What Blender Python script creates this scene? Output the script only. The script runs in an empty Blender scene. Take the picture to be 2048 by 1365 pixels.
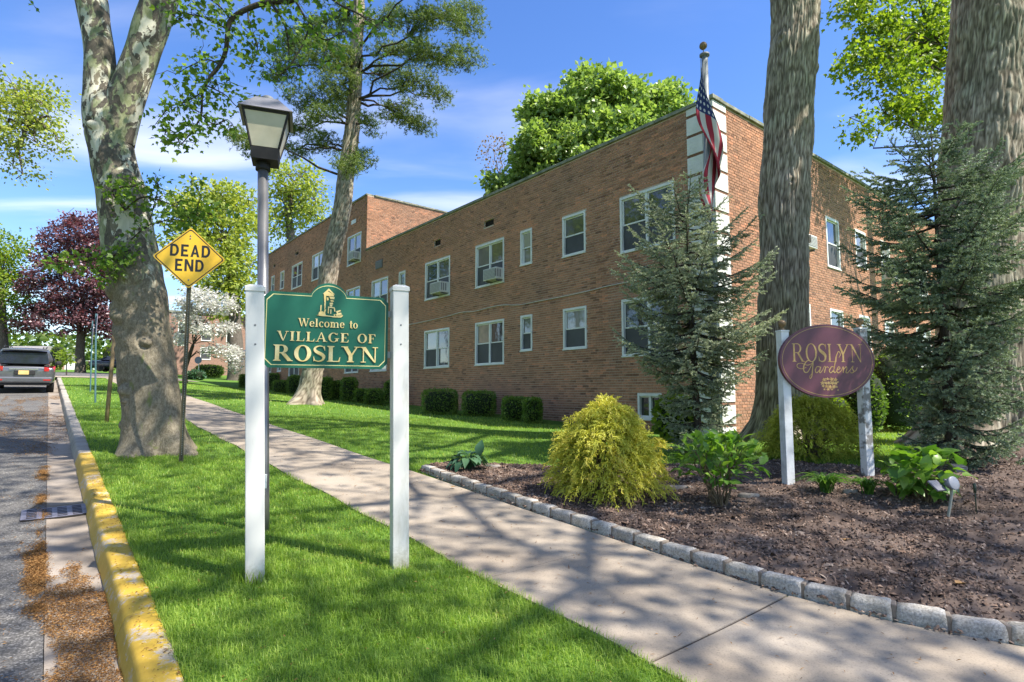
import bpy, bmesh, math, random
import numpy as np
from mathutils import Vector, Matrix
scene = bpy.context.scene
COL = scene.collection
rng = np.random.default_rng(7)
random.seed(7)

# ------------------------------------------------------------ camera, sky, sun, exposure
EYE = 1.6
FOC = 1145.0                                   # focal length in pixels of the 2048 px wide photograph
PITCH = math.atan(100.5 / FOC)
cam_d = bpy.data.cameras.new("camera"); cam = bpy.data.objects.new("camera", cam_d); COL.objects.link(cam)
cam_d.sensor_width = 36.0; cam_d.lens = FOC / 2048 * 36.0
cam_d.clip_start = 0.05; cam_d.clip_end = 2000
cam.location = (0, 0, EYE); cam.rotation_euler = (math.pi / 2 + PITCH, 0, 0)
scene.camera = cam

SUN_EL = math.radians(54)
SUN_AZ = (0.925, -0.38)                        # horizontal direction towards the sun
_n = math.hypot(*SUN_AZ)
SUN = Vector((SUN_AZ[0] / _n * math.cos(SUN_EL), SUN_AZ[1] / _n * math.cos(SUN_EL), math.sin(SUN_EL)))
sl = bpy.data.lights.new("sun", 'SUN'); sl.energy = 4.1; sl.angle = math.radians(0.53); sl.color = (1.0, 0.945, 0.865)
so = bpy.data.objects.new("sun", sl); COL.objects.link(so); so.location = (20, -8, 30)
so.rotation_euler = SUN.to_track_quat('Z', 'Y').to_euler()

world = bpy.data.worlds.new("World"); scene.world = world; world.use_nodes = True
wn = world.node_tree.nodes; wl = world.node_tree.links
wn.clear()
def wnode(t, **k):
    n = wn.new(t)
    for a, b in k.items(): setattr(n, a, b)
    return n
sky = wnode('ShaderNodeTexSky', sky_type='NISHITA', sun_disc=False)
sky.sun_elevation = SUN_EL; sky.sun_rotation = math.atan2(SUN.x, SUN.y)
sky.altitude = 20; sky.air_density = 1.0; sky.dust_density = 0.25; sky.ozone_density = 2.2
hsv = wnode('ShaderNodeHueSaturation'); hsv.inputs['Hue'].default_value = 0.512; hsv.inputs['Saturation'].default_value = 1.24; hsv.inputs['Value'].default_value = 0.73
wl.new(sky.outputs[0], hsv.inputs['Color'])
tc = wnode('ShaderNodeTexCoord')
sep = wnode('ShaderNodeSeparateXYZ'); wl.new(tc.outputs['Generated'], sep.inputs[0])
zz = wnode('ShaderNodeMath', operation='MAXIMUM'); wl.new(sep.outputs['Z'], zz.inputs[0]); zz.inputs[1].default_value = 0.06
dx = wnode('ShaderNodeMath', operation='DIVIDE'); wl.new(sep.outputs['X'], dx.inputs[0]); wl.new(zz.outputs[0], dx.inputs[1])
dy = wnode('ShaderNodeMath', operation='DIVIDE'); wl.new(sep.outputs['Y'], dy.inputs[0]); wl.new(zz.outputs[0], dy.inputs[1])
cmb = wnode('ShaderNodeCombineXYZ'); wl.new(dx.outputs[0], cmb.inputs[0]); wl.new(dy.outputs[0], cmb.inputs[1])
mp = wnode('ShaderNodeMapping'); mp.inputs['Rotation'].default_value = (0, 0, 0.5); mp.inputs['Scale'].default_value = (0.55, 1.15, 1)
mp.inputs['Location'].default_value = (0.2, 6.3, 0)
wl.new(cmb.outputs[0], mp.inputs[0])
cn = wnode('ShaderNodeTexNoise'); cn.inputs['Scale'].default_value = 1.0; cn.inputs['Detail'].default_value = 8; cn.inputs['Roughness'].default_value = 0.47
cn.inputs['Distortion'].default_value = 0.6
wl.new(mp.outputs[0], cn.inputs['Vector'])
cr = wnode('ShaderNodeMapRange'); cr.interpolation_type = 'SMOOTHSTEP'
cr.inputs['From Min'].default_value = 0.40; cr.inputs['From Max'].default_value = 0.86; cr.inputs['To Max'].default_value = 0.60
wl.new(cn.outputs['Fac'], cr.inputs['Value'])
cmix = wnode('ShaderNodeMix', data_type='RGBA'); wl.new(cr.outputs[0], cmix.inputs['Factor'])
wl.new(hsv.outputs[0], cmix.inputs[6]); cmix.inputs[7].default_value = (5.2, 4.95, 4.8, 1)
bg = wnode('ShaderNodeBackground'); bg.inputs['Strength'].default_value = 0.15
wl.new(cmix.outputs[2], bg.inputs['Color'])
wo = wnode('ShaderNodeOutputWorld'); wl.new(bg.outputs[0], wo.inputs['Surface'])

scene.view_settings.view_transform = 'Standard'; scene.view_settings.look = 'None'
scene.view_settings.exposure = 1.36; scene.view_settings.gamma = 1.0
scene.view_settings.use_curve_mapping = False
scene.cycles.max_bounces = 6; scene.cycles.transparent_max_bounces = 8; scene.cycles.diffuse_bounces = 3
scene.cycles.glossy_bounces = 3; scene.cycles.transmission_bounces = 3
scene.cycles.use_denoising = True
scene.cycles.caustics_reflective = False; scene.cycles.caustics_refractive = False

# ------------------------------------------------------------ terrain and surveying helpers
cp_, sp_ = math.cos(PITCH), math.sin(PITCH)
LX, LY = -0.62982, 0.77674                     # direction along the street, the sidewalk and the long facade
RX, RY = 0.77674, 0.62982                      # direction across it, away from the road
CX, CY = 4.5166, 12.4                          # corner of the brick building

def sstep(x):
    x = np.clip(x, 0, 1); return x * x * (3 - 2 * x)
def G(x, y):
    """height of the lawn level at x, y"""
    x = np.asarray(x, float); y = np.asarray(y, float)
    t = x * LX + y * LY; a = x * RX + y * RY
    zs = 0.0576 * np.clip(t, -6, 42) + 0.037 * np.clip(t - 42, 0, 60)
    zb = 0.60 + 0.033 * np.clip(t - 6.79, 0, 27) + 0.06 * np.clip(t - 33.8, 0, 50)
    z = zs + (zb - zs) * sstep((a - 3.9) / 7.4)
    z = z + 0.11 * np.exp(-((x - 4.6) ** 2 + (y - 8.2) ** 2) / 7.0) + 0.13 * np.exp(-((x - 5.3) ** 2 + (y - 11.0) ** 2) / 1.6)
    z = z + 0.10 * np.exp(-((x - 8.3) ** 2 + (y - 9.9) ** 2) / 5.0)
    z = z + 0.012 * np.sin(x * 1.3 + 0.4 * y) * np.sin(y * 1.1 - 0.7)
    return z
def g(x, y): return float(G(x, y))
def ray(u, v):
    x = (u - 1024) / FOC; y = -(v - 682.5) / FOC
    return np.array([x, cp_ - y * sp_, sp_ + y * cp_])
def at(u, v, Y):
    """the point at depth Y on the sight line through photograph pixel u, v"""
    d = ray(u, v); return np.array([0, 0, EYE]) + d * (Y / d[1])
def gp(u, v, lift=0.0):
    """where that sight line meets the ground"""
    d = ray(u, v); s0 = 0.5; f0 = None
    for s in np.concatenate([np.arange(0.5, 40, 0.1), np.arange(40, 220, 0.5)]):
        f = EYE + s * d[2] - g(s * d[0], s * d[1]) - lift
        if f < 0: break
        s0 = s
    a, b = s0, s
    for _ in range(30):
        m = (a + b) / 2
        if EYE + m * d[2] - g(m * d[0], m * d[1]) - lift < 0: b = m
        else: a = m
    return np.array([d[0] * a, d[1] * a, EYE + d[2] * a])
def ta(t, a): return np.array([t * LX + a * RX, t * LY + a * RY])
def TA(p): return p[0] * LX + p[1] * LY, p[0] * RX + p[1] * RY

# ------------------------------------------------------------ noise
def _h(ix, iy, iz, seed):
    h = (ix * 374761393 + iy * 668265263 + iz * 2147483647 + seed * 144665) & 0xFFFFFFFF
    h = ((h ^ (h >> 13)) * 1274126177) & 0xFFFFFFFF
    h = (h ^ (h >> 16)) & 0xFFFFFF
    return h / float(0xFFFFFF)
def vn(p, seed=0):
    p = np.asarray(p, float); i = np.floor(p).astype(np.int64); f = p - i; u = f * f * (3 - 2 * f)
    r = 0
    for cx in (0, 1):
        for cy in (0, 1):
            for cz in (0, 1):
                w = (u[..., 0] if cx else 1 - u[..., 0]) * (u[..., 1] if cy else 1 - u[..., 1]) * (u[..., 2] if cz else 1 - u[..., 2])
                r = r + w * _h(i[..., 0] + cx, i[..., 1] + cy, i[..., 2] + cz, seed)
    return r
def fbm(p, oct=3, seed=0):
    p = np.asarray(p, float); r = 0; a = 0.5; tot = 0
    for k in range(oct):
        r = r + a * vn(p * 2 ** k, seed + k * 17); tot += a; a *= 0.5
    return r / tot

# ------------------------------------------------------------ materials
def nt(m): return m.node_tree.nodes, m.node_tree.links
def new_mat(name):
    m = bpy.data.materials.new(name); m.use_nodes = True
    n, l = nt(m); b = n['Principled BSDF']
    return m, n, l, b
def rgba(c): return (c[0], c[1], c[2], 1.0)
def ramp(n, stops, interp='LINEAR'):
    r = n.new('ShaderNodeValToRGB'); e = r.color_ramp.elements
    r.color_ramp.interpolation = interp
    while len(e) > 1: e.remove(e[-1])
    e[0].position = stops[0][0]; e[0].color = rgba(stops[0][1])
    for p, c in stops[1:]:
        x = e.new(p); x.color = rgba(c)
    return r
def noise(n, l, scale, detail=4, rough=0.55, coord='Object', vec=None, sc3=None, dist=0.0):
    t = n.new('ShaderNodeTexNoise'); t.inputs['Scale'].default_value = scale; t.inputs['Detail'].default_value = detail
    t.inputs['Roughness'].default_value = rough; t.inputs['Distortion'].default_value = dist
    c = n.new('ShaderNodeTexCoord'); src = c.outputs[coord]
    if coord == 'World':
        pass
    if sc3:
        mpn = n.new('ShaderNodeMapping'); mpn.inputs['Scale'].default_value = sc3; l.new(src, mpn.inputs[0]); src = mpn.outputs[0]
    l.new(src, t.inputs['Vector']); return t
def bump(n, l, b, src, strength, dist=0.01):
    bp = n.new('ShaderNodeBump'); bp.inputs['Strength'].default_value = strength; bp.inputs['Distance'].default_value = dist
    l.new(src, bp.inputs['Height']); l.new(bp.outputs[0], b.inputs['Normal']); return bp
def M(name, c1, c2=None, scale=6, rough=0.7, bmp=0.0, bscale=60, metal=0.0, spec=0.4, lo=0.35, hi=0.65, detail=5, bdist=0.004):
    m, n, l, b = new_mat(name)
    c2 = c2 or tuple(x * 0.78 for x in c1)
    t = noise(n, l, scale, detail); r = ramp(n, [(lo, c1), (hi, c2)]); l.new(t.outputs['Fac'], r.inputs[0])
    l.new(r.outputs[0], b.inputs['Base Color'])
    b.inputs['Roughness'].default_value = rough; b.inputs['Metallic'].default_value = metal; b.inputs['Specular IOR Level'].default_value = spec
    if bmp:
        t2 = noise(n, l, bscale, 3); bump(n, l, b, t2.outputs['Fac'], bmp, bdist)
    return m
def leaf_mat(name, stops, transl=0.35, rough=0.5, tcol=None, clump=0.5, cscale=1.2, tint=False, spec=0.3, tmul=1.35):
    """foliage: every leaf has its own shade, whole sprays differ, light passes through"""
    m, n, l, b = new_mat(name)
    geo = n.new('ShaderNodeNewGeometry')
    if tint:
        at_ = n.new('ShaderNodeAttribute'); at_.attribute_name = 'tint'; val = at_.outputs['Fac']
    else: val = geo.outputs['Random Per Island']
    nz = noise(n, l, cscale, 3)
    mix = n.new('ShaderNodeMath'); mix.operation = 'MULTIPLY_ADD'; l.new(nz.outputs['Fac'], mix.inputs[0]); mix.inputs[1].default_value = clump
    s2 = n.new('ShaderNodeMath'); s2.operation = 'MULTIPLY_ADD'; l.new(val, s2.inputs[0]); s2.inputs[1].default_value = 1 - clump * 0.6; s2.inputs[2].default_value = -clump * 0.25
    l.new(s2.outputs[0], mix.inputs[2])
    r = ramp(n, stops); l.new(mix.outputs[0], r.inputs[0]); l.new(r.outputs[0], b.inputs['Base Color'])
    b.inputs['Roughness'].default_value = rough; b.inputs['Specular IOR Level'].default_value = spec
    tr = n.new('ShaderNodeBsdfTranslucent')
    br = n.new('ShaderNodeMix'); br.data_type = 'RGBA'; br.blend_type = 'MULTIPLY'; br.inputs['Factor'].default_value = 1.0
    l.new(r.outputs[0], br.inputs[6]); tcol = tcol or (1.2, 1.25, 0.6)
    br.inputs[7].default_value = rgba([x * tmul for x in tcol]); l.new(br.outputs[2], tr.inputs['Color'])
    ms = n.new('ShaderNodeMixShader'); ms.inputs[0].default_value = transl
    out = n['Material Output']; l.new(b.outputs[0], ms.inputs[1]); l.new(tr.outputs[0], ms.inputs[2]); l.new(ms.outputs[0], out.inputs['Surface'])
    return m

# ------------------------------------------------------------ objects
def tag(o, label=None, cat=None, group=None, kind=None):
    if label: o['label'] = label
    if cat: o['category'] = cat
    if group: o['group'] = group
    if kind: o['kind'] = kind
    return o
def thing(name, label, cat, loc, group=None):
    o = bpy.data.objects.new(name, None); COL.objects.link(o); o.location = tuple(float(v) for v in loc); o.empty_display_size = 0.2
    return tag(o, label, cat, group)
def origin(o):
    v = Vector((0, 0, 0))
    while o is not None: v = v + Vector(o.location); o = o.parent
    return np.array(v)
def np_mesh(name, V, F, smooth=False, attr=None):
    """F: list of int arrays, each (n, k)"""
    me = bpy.data.meshes.new(name)
    V = np.ascontiguousarray(V, np.float32)
    me.vertices.add(len(V)); me.vertices.foreach_set('co', V.ravel())
    F = [np.asarray(f, np.int32) for f in F if len(f)]
    nl = sum(f.size for f in F); npoly = sum(len(f) for f in F)
    me.loops.add(nl); me.polygons.add(npoly)
    me.loops.foreach_set('vertex_index', np.concatenate([f.ravel() for f in F]))
    tot = np.concatenate([np.full(len(f), f.shape[1], np.int32) for f in F])
    st = np.concatenate([[0], np.cumsum(tot)[:-1]]).astype(np.int32)
    me.polygons.foreach_set('loop_start', st)
    try: me.polygons.foreach_set('loop_total', tot)
    except Exception: pass
    me.polygons.foreach_set('use_smooth', np.full(npoly, bool(smooth)))
    if attr is not None:
        a = me.attributes.new('tint', 'FLOAT', 'POINT'); a.data.foreach_set('value', np.ascontiguousarray(attr, np.float32))
    me.update(calc_edges=True); me.validate()
    return me
class MB:
    """collects shapes in world coordinates and links them as one mesh object"""
    def __init__(s): s.V = []; s.F = {}; s.n = 0; s.A = []
    def add(s, V, F, tint=0.5):
        V = np.asarray(V, float).reshape(-1, 3); s.V.append(V)
        for f in F:
            f = np.asarray(f, np.int64)
            if f.ndim == 1: f = f[None]
            if len(f): s.F.setdefault(f.shape[1], []).append(f + s.n)
        s.A.append(np.broadcast_to(np.asarray(tint, float), (len(V),))); s.n += len(V); return s
    def box(s, c, size, ax=None, tint=0.5):
        """box centred at c; ax: 3x3 rows of local axes"""
        q = np.array([[x, y, z] for z in (-.5, .5) for y in (-.5, .5) for x in (-.5, .5)]) * np.asarray(size, float)
        if ax is not None: q = q @ np.asarray(ax, float)
        return s.add(q + np.asarray(c, float), [np.array([[0, 2, 3, 1], [4, 5, 7, 6], [0, 1, 5, 4], [2, 6, 7, 3], [0, 4, 6, 2], [1, 3, 7, 5]])], tint)
    def tube(s, P, r, k=8, cap=True, tint=0.5, squash=None):
        P = np.asarray(P, float); n = len(P); r = np.broadcast_to(np.asarray(r, float), (n,))
        T = np.gradient(P, axis=0); T /= np.maximum(np.linalg.norm(T, axis=1, keepdims=True), 1e-9)
        up = np.array([0, 0, 1.0]) if abs(T[:, 2]).mean() < 0.8 else np.array([1.0, 0.1, 0])
        A = np.cross(T, up); A /= np.maximum(np.linalg.norm(A, axis=1, keepdims=True), 1e-9); B = np.cross(T, A)
        th = np.arange(k) / k * 2 * math.pi
        V = P[:, None] + r[:, None, None] * (np.cos(th)[None, :, None] * A[:, None] + np.sin(th)[None, :, None] * B[:, None])
        i = np.arange(n - 1)[:, None] * k; j = np.arange(k)[None]; j2 = (j + 1) % k
        q = np.stack([i + j, i + j2, i + k + j2, i + k + j], -1).reshape(-1, 4)
        F = [q]
        if cap: F += [np.arange(k)[::-1][None], (np.arange(k) + (n - 1) * k)[None]]
        return s.add(V.reshape(-1, 3), F, tint)
    def lathe(s, c, prof, k=20, axis=(0, 0, 1)):
        """prof: list of (radius, height)"""
        c = np.asarray(c, float); P = np.array([c + np.asarray(axis, float) * h for _, h in prof])
        V = []; ax = np.asarray(axis, float); u = np.cross(ax, [1, 0, 0.3]); u /= np.linalg.norm(u); w = np.cross(ax, u)
        th = np.arange(k) / k * 2 * math.pi
        for (r, h) in prof: V.append(c + ax * h + r * (np.cos(th)[:, None] * u + np.sin(th)[:, None] * w))
        V = np.concatenate(V); n = len(prof)
        i = np.arange(n - 1)[:, None] * k; j = np.arange(k)[None]; j2 = (j + 1) % k
        q = np.stack([i + j, i + j2, i + k + j2, i + k + j], -1).reshape(-1, 4)
        return s.add(V, [q, np.arange(k)[::-1][None], (np.arange(k) + (n - 1) * k)[None]])
    def prism(s, poly, z0, z1, fr, tint=0.5):
        """2D polygon extruded from z0 to z1 in frame fr = (origin, right, up, normal)"""
        o, r, u, nn = fr; p = np.asarray(poly, float); k = len(p)
        if np.sum(p[:, 0] * np.roll(p[:, 1], -1) - np.roll(p[:, 0], -1) * p[:, 1]) < 0: p = p[::-1]
        b = o + p[:, :1] * r + p[:, 1:] * u
        V = np.concatenate([b + nn * z0, b + nn * z1]); j = np.arange(k); j2 = (j + 1) % k
        return s.add(V, [np.stack([j, j2, j2 + k, j + k], -1), (j + k)[None], j[::-1][None]], tint)
    def build(s, name, mat, parent=None, smooth=False, tint=False, bevel=0.0, normals=False):
        V = np.concatenate(s.V) if s.V else np.zeros((0, 3))
        if parent is not None: V = V - origin(parent)
        me = np_mesh(name, V, [np.concatenate(f) for f in s.F.values()], smooth, np.concatenate(s.A) if tint else None)
        me.materials.append(mat)
        o = bpy.data.objects.new(name, me); COL.objects.link(o)
        if parent is not None: o.parent = parent
        if bevel:
            md = o.modifiers.new('bevel', 'BEVEL'); md.width = bevel; md.segments = 2; md.limit_method = 'ANGLE'
        return o
def recentre(o):
    """move a top-level mesh's origin to the bottom middle of its mesh"""
    me = o.data; n = len(me.vertices); co = np.empty(n * 3, np.float32); me.vertices.foreach_get('co', co); co = co.reshape(-1, 3)
    c = np.array([(co[:, 0].min() + co[:, 0].max()) / 2, (co[:, 1].min() + co[:, 1].max()) / 2, co[:, 2].min()], np.float32)
    me.vertices.foreach_set('co', (co - c).ravel()); me.update(); o.location = tuple(float(v) for v in c); return o
def frame(o, right, up):
    r = np.asarray(right, float); r = r / np.linalg.norm(r); u = np.asarray(up, float); u = u - r * (u @ r); u /= np.linalg.norm(u)
    return (np.asarray(o, float), r, u, np.cross(r, u))
def smoothline(P, n):
    """resample a polyline with a Catmull-Rom spline"""
    P = np.asarray(P, float); k = len(P); t = np.linspace(0, k - 1, n); i = np.clip(t.astype(int), 0, k - 2); f = (t - i)[:, None]
    p0 = P[np.clip(i - 1, 0, k - 1)]; p1 = P[i]; p2 = P[i + 1]; p3 = P[np.clip(i + 2, 0, k - 1)]
    return 0.5 * (2 * p1 + (p2 - p0) * f + (2 * p0 - 5 * p1 + 4 * p2 - p3) * f ** 2 + (3 * p1 - p0 - 3 * p2 + p3) * f ** 3)
# ============================================================ the ground
KI, KO, KB, RE = 0.61, 0.44, 0.40, 0.07        # kerb inner, kerb outer, kerb foot, gutter/asphalt edge (a)
SL, SR = 2.63, 4.17                            # sidewalk edges (a)
BU = 6.79                                      # t of the building corner
def grid_ta(ts, as_, dz=0.0, rough=0.0, seed=1):
    T, A = np.meshgrid(ts, as_, indexing='ij'); X = T * LX + A * RX; Y = T * LY + A * RY; Z = G(X, Y) + dz
    if rough: Z = Z + (fbm(np.stack([X * 3, Y * 3, X * 0], -1), 3, seed) - .5) * rough
    n, m = T.shape; i = np.arange(n - 1)[:, None] * m; j = np.arange(m - 1)[None]
    q = np.stack([i + j, i + m + j, i + m + j + 1, i + j + 1], -1).reshape(-1, 4)
    return np.stack([X, Y, Z], -1).reshape(-1, 3), q
def sheet(name, ts, as_, dz, mat, rough=0.0, kind='structure'):
    V, q = grid_ta(ts, as_, dz, rough); mb = MB(); mb.add(V, [q[:, ::-1]]); o = mb.build(name, mat, None, True)
    me = o.data
    if me.polygons[0].normal.z < 0: me.flip_normals()
    return tag(o, kind=kind)

# materials of the ground
def lawn_material():
    m, n, l, b = new_mat("lawn_soil_and_turf")
    t = noise(n, l, 1.1, 5); t2 = noise(n, l, 60, 4, 0.7)
    r = ramp(n, [(0.3, (0.070, 0.150, 0.022)), (0.55, (0.105, 0.200, 0.030)), (0.75, (0.15, 0.22, 0.045))])
    mx = n.new('ShaderNodeMix'); mx.data_type = 'FLOAT'; mx.inputs[0].default_value = 0.45; l.new(t.outputs['Fac'], mx.inputs[2]); l.new(t2.outputs['Fac'], mx.inputs[3])
    l.new(mx.outputs[0], r.inputs[0]); l.new(r.outputs[0], b.inputs['Base Color']); b.inputs['Roughness'].default_value = 0.9; b.inputs['Specular IOR Level'].default_value = 0.1
    bump(n, l, b, t2.outputs['Fac'], 0.7, 0.03); return m
def asphalt_material():
    m, n, l, b = new_mat("worn_asphalt")
    v = n.new('ShaderNodeTexVoronoi'); v.inputs['Scale'].default_value = 95; c = n.new('ShaderNodeTexCoord'); l.new(c.outputs['Object'], v.inputs['Vector'])
    t = noise(n, l, 0.9, 6, 0.6); t2 = noise(n, l, 240, 2)
    r = ramp(n, [(0.0, (0.070, 0.067, 0.063)), (0.5, (0.115, 0.110, 0.103)), (0.85, (0.175, 0.168, 0.157)), (1.0, (0.29, 0.28, 0.26))])
    sepc = n.new('ShaderNodeSeparateColor'); l.new(v.outputs['Color'], sepc.inputs[0])
    l.new(sepc.outputs[0], r.inputs[0])
    r2 = ramp(n, [(0.35, (0.72, 0.72, 0.74)), (0.65, (1.15, 1.12, 1.08))]); l.new(t.outputs['Fac'], r2.inputs[0])
    mx = n.new('ShaderNodeMix'); mx.data_type = 'RGBA'; mx.blend_type = 'MULTIPLY'; mx.inputs['Factor'].default_value = 1
    l.new(r.outputs[0], mx.inputs[6]); l.new(r2.outputs[0], mx.inputs[7]); l.new(mx.outputs[2], b.inputs['Base Color'])
    b.inputs['Roughness'].default_value = 0.85; b.inputs['Specular IOR Level'].default_value = 0.3
    bump(n, l, b, v.outputs['Distance'], 0.5, 0.006); return m
def concrete_material(name, c1, c2, c3, fine=160, stain=0.7, rough=0.85):
    m, n, l, b = new_mat(name)
    t = noise(n, l, stain, 7, 0.62); r = ramp(n, [(0.32, c1), (0.52, c2), (0.7, c3)]); l.new(t.outputs['Fac'], r.inputs[0])
    t2 = noise(n, l, fine, 3, 0.7); r2 = ramp(n, [(0.27, (0.50, 0.48, 0.45)), (0.42, (0.94, 0.94, 0.94)), (0.7, (1.10, 1.09, 1.07))]); l.new(t2.outputs['Fac'], r2.inputs[0])
    mx = n.new('ShaderNodeMix'); mx.data_type = 'RGBA'; mx.blend_type = 'MULTIPLY'; mx.inputs['Factor'].default_value = 1
    l.new(r.outputs[0], mx.inputs[6]); l.new(r2.outputs[0], mx.inputs[7]); l.new(mx.outputs[2], b.inputs['Base Color'])
    b.inputs['Roughness'].default_value = rough; b.inputs['Specular IOR Level'].default_value = 0.25
    bump(n, l, b, t2.outputs['Fac'], 0.35, 0.004); return m
m_lawn = lawn_material(); m_asph = asphalt_material()
m_walk = concrete_material("sidewalk_concrete", (0.235, 0.190, 0.142), (0.325, 0.272, 0.210), (0.395, 0.338, 0.270), 90, .8)
m_gut = concrete_material("gutter_concrete", (0.19, 0.155, 0.122), (0.29, 0.245, 0.20), (0.36, 0.31, 0.265), 120, 1.3)
m_kerb = concrete_material("kerb_concrete", (0.26, 0.235, 0.20), (0.36, 0.33, 0.285), (0.44, 0.41, 0.36), 120, 2.0)
def yellow_kerb_material():
    m, n, l, b = new_mat("worn_yellow_kerb_paint")
    t = noise(n, l, 3.2, 8, 0.7); t2 = noise(n, l, 38, 5, 0.7)
    ad = n.new('ShaderNodeMath'); ad.operation = 'MULTIPLY_ADD'; l.new(t2.outputs['Fac'], ad.inputs[0]); ad.inputs[1].default_value = 0.5; l.new(t.outputs['Fac'], ad.inputs[2])
    ms = n.new('ShaderNodeMapRange'); ms.inputs['From Min'].default_value = 0.79; ms.inputs['From Max'].default_value = 0.86; l.new(ad.outputs[0], ms.inputs['Value'])
    y = ramp(n, [(0.3, (0.40, 0.245, 0.022)), (0.55, (0.53, 0.345, 0.038)), (0.75, (0.58, 0.42, 0.12))]); l.new(t.outputs['Fac'], y.inputs[0])
    c = ramp(n, [(0.35, (0.34, 0.28, 0.20)), (0.65, (0.52, 0.44, 0.34))]); l.new(t2.outputs['Fac'], c.inputs[0])
    mx = n.new('ShaderNodeMix'); mx.data_type = 'RGBA'; l.new(ms.outputs[0], mx.inputs['Factor']); l.new(y.outputs[0], mx.inputs[6]); l.new(c.outputs[0], mx.inputs[7])
    l.new(mx.outputs[2], b.inputs['Base Color']); b.inputs['Roughness'].default_value = 0.7; bump(n, l, b, t2.outputs['Fac'], 0.4, 0.004); return m
m_yel = yellow_kerb_material()
m_joint = M("joint_dirt", (0.045, 0.036, 0.028), (0.09, 0.07, 0.05), 20, 0.95, 0.4, 200)

# sheets
ts_f = np.concatenate([np.arange(-6, 14, 0.35), np.arange(14, 60, 1.2), np.arange(60, 181, 6.0)])
lawn_a = np.concatenate([np.arange(KI, 13, 0.35), np.arange(13, 40, 1.5), np.arange(40, 121, 8.0)])
sheet('lawn', ts_f, lawn_a, 0.0, m_lawn, 0.02)
sheet('road', np.concatenate([np.arange(-6, 14, .5), np.arange(14, 181, 3.)]), np.linspace(-8.9, RE - 0.0, 24), -0.14, m_asph, 0.008)
sheet('far_verge', np.concatenate([np.arange(-6, 60, 3.), np.arange(60, 181, 6.)]), np.concatenate([np.linspace(-120, -30, 10), np.linspace(-27, -9.05, 8)]), -0.02, m_lawn, 0.05)
mb = MB()
V, q = grid_ta(np.arange(-6, 181, 3.), np.array([-9.05, -8.9]), -0.02); mb.add(V, [q])
V2, q2 = grid_ta(np.arange(-6, 181, 3.), np.array([-8.9, -8.895]), -0.02); V2[1::2, 2] -= 0.14; mb.add(V2, [q2])
tag(mb.build('far_kerb', m_kerb), kind='structure')
# the wide ground far below the sheets, to the horizon
mb = MB(); mb.add([[-1500, -1500, -3.2], [1500, -1500, -3.2], [1500, 1500, -3.2], [-1500, 1500, -3.2]], [[0, 1, 2, 3]])
tag(mb.build('ground', m_lawn), kind='structure')
# rising land behind the street
hb = MB(); hx = np.linspace(-400, 400, 60); hy = np.linspace(140, 420, 14)
HX, HY = np.meshgrid(hx, hy, indexing='ij'); HZ = 4 + (HY - 140) * 0.035 + 3 * (fbm(np.stack([HX / 60, HY / 60, HX * 0], -1), 3, 5) - .5)
HZ[:, 0] = -3.3
i = np.arange(59)[:, None] * 14; j = np.arange(13)[None]
hb.add(np.stack([HX, HY, HZ], -1).reshape(-1, 3), [np.stack([i + j, i + 14 + j, i + 15 + j, i + j + 1], -1).reshape(-1, 4)])
tag(hb.build('far_hill', m_lawn, None, True), kind='structure')

# gutter: cast concrete lengths
gut = thing('gutter', None, None, (*ta(6, 0.2), g(*ta(6, .2)) - .14)); gut['kind'] = 'structure'
gbreaks = [-6, -3, 0, 2.4, 5.1, 8.25, 11.3, 14.3, 17.3, 20.3, 23.3, 26.3, 29.3, 32.3, 35.3, 38.3, 41.0]
for k in range(len(gbreaks) - 1):
    t0, t1 = gbreaks[k] + 0.006, gbreaks[k + 1] - 0.006
    mb = MB(); V, q = grid_ta(np.linspace(t0, t1, 9), np.array([RE + .004, 0.18, 0.30, KB + 0.03]), -0.139); V.reshape(9, 4, 3)[:, 1:3, 2] -= 0.008
    mb.add(V, [q]); mb.build('gutter_slab', m_gut, gut, True)
mb = MB(); V, q = grid_ta(np.linspace(-6, 41, 60), np.array([RE - .01, KB + 0.05]), -0.158); mb.add(V, [q]); mb.build('joint_bed', m_joint, gut)
# kerb: cast lengths, the near ones painted yellow
kerb = thing('kerb', None, None, (*ta(6, .5), g(*ta(6, .5)))); kerb['kind'] = 'structure'
kb = [-6, -4.2, -1.4, 1.4, 4.25, 7.75, 11.15, 14.2, 17.2, 20.2, 23.2, 26.2, 29.2, 32.2, 35.2, 38.2, 41.0]
prof = [(KB - .002, -0.20), (KB, -0.14), (KO - 0.008, -0.03), (KO, -0.008), (KO + 0.012, 0.004), (KO + 0.03, 0.009), (KI - 0.02, 0.012), (KI - .004, 0.006), (KI, -0.05)]
for k in range(len(kb) - 1):
    t0, t1 = kb[k] + 0.005, kb[k + 1] - 0.005; tt = np.concatenate([[t0], np.linspace(t0 + .012, t1 - .012, 26), [t1]])
    V = []
    for i_, t in enumerate(tt):
        e = 0.006 if i_ in (0, len(tt) - 1) else 0.0
        for (a, dz) in prof:
            w = 0.006 * math.sin(t * 2.1 + a * 9) + 0.004 * math.sin(t * 7.3)
            p = ta(t, a + w * 0.7 - e * (a - .5) * 2); V.append((p[0], p[1], g(*ta(t, .5)) + dz + w * .4 - (e if dz > -.05 else 0)))
    m_ = len(prof); n_ = len(tt); i = np.arange(n_ - 1)[:, None] * m_; j = np.arange(m_ - 1)[None]
    q = np.stack([i + j, i + m_ + j, i + m_ + j + 1, i + j + 1], -1).reshape(-1, 4)
    mb = MB(); mb.add(V, [q, np.arange(m_)[None], (np.arange(m_) + (n_ - 1) * m_)[::-1][None]])
    o = mb.build('kerb_section', m_yel if kb[k + 1] < 11.5 else m_kerb, kerb, True)
    if kb[k + 1] < 11.5: o['label'] = 'kerb length with worn yellow paint'
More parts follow.
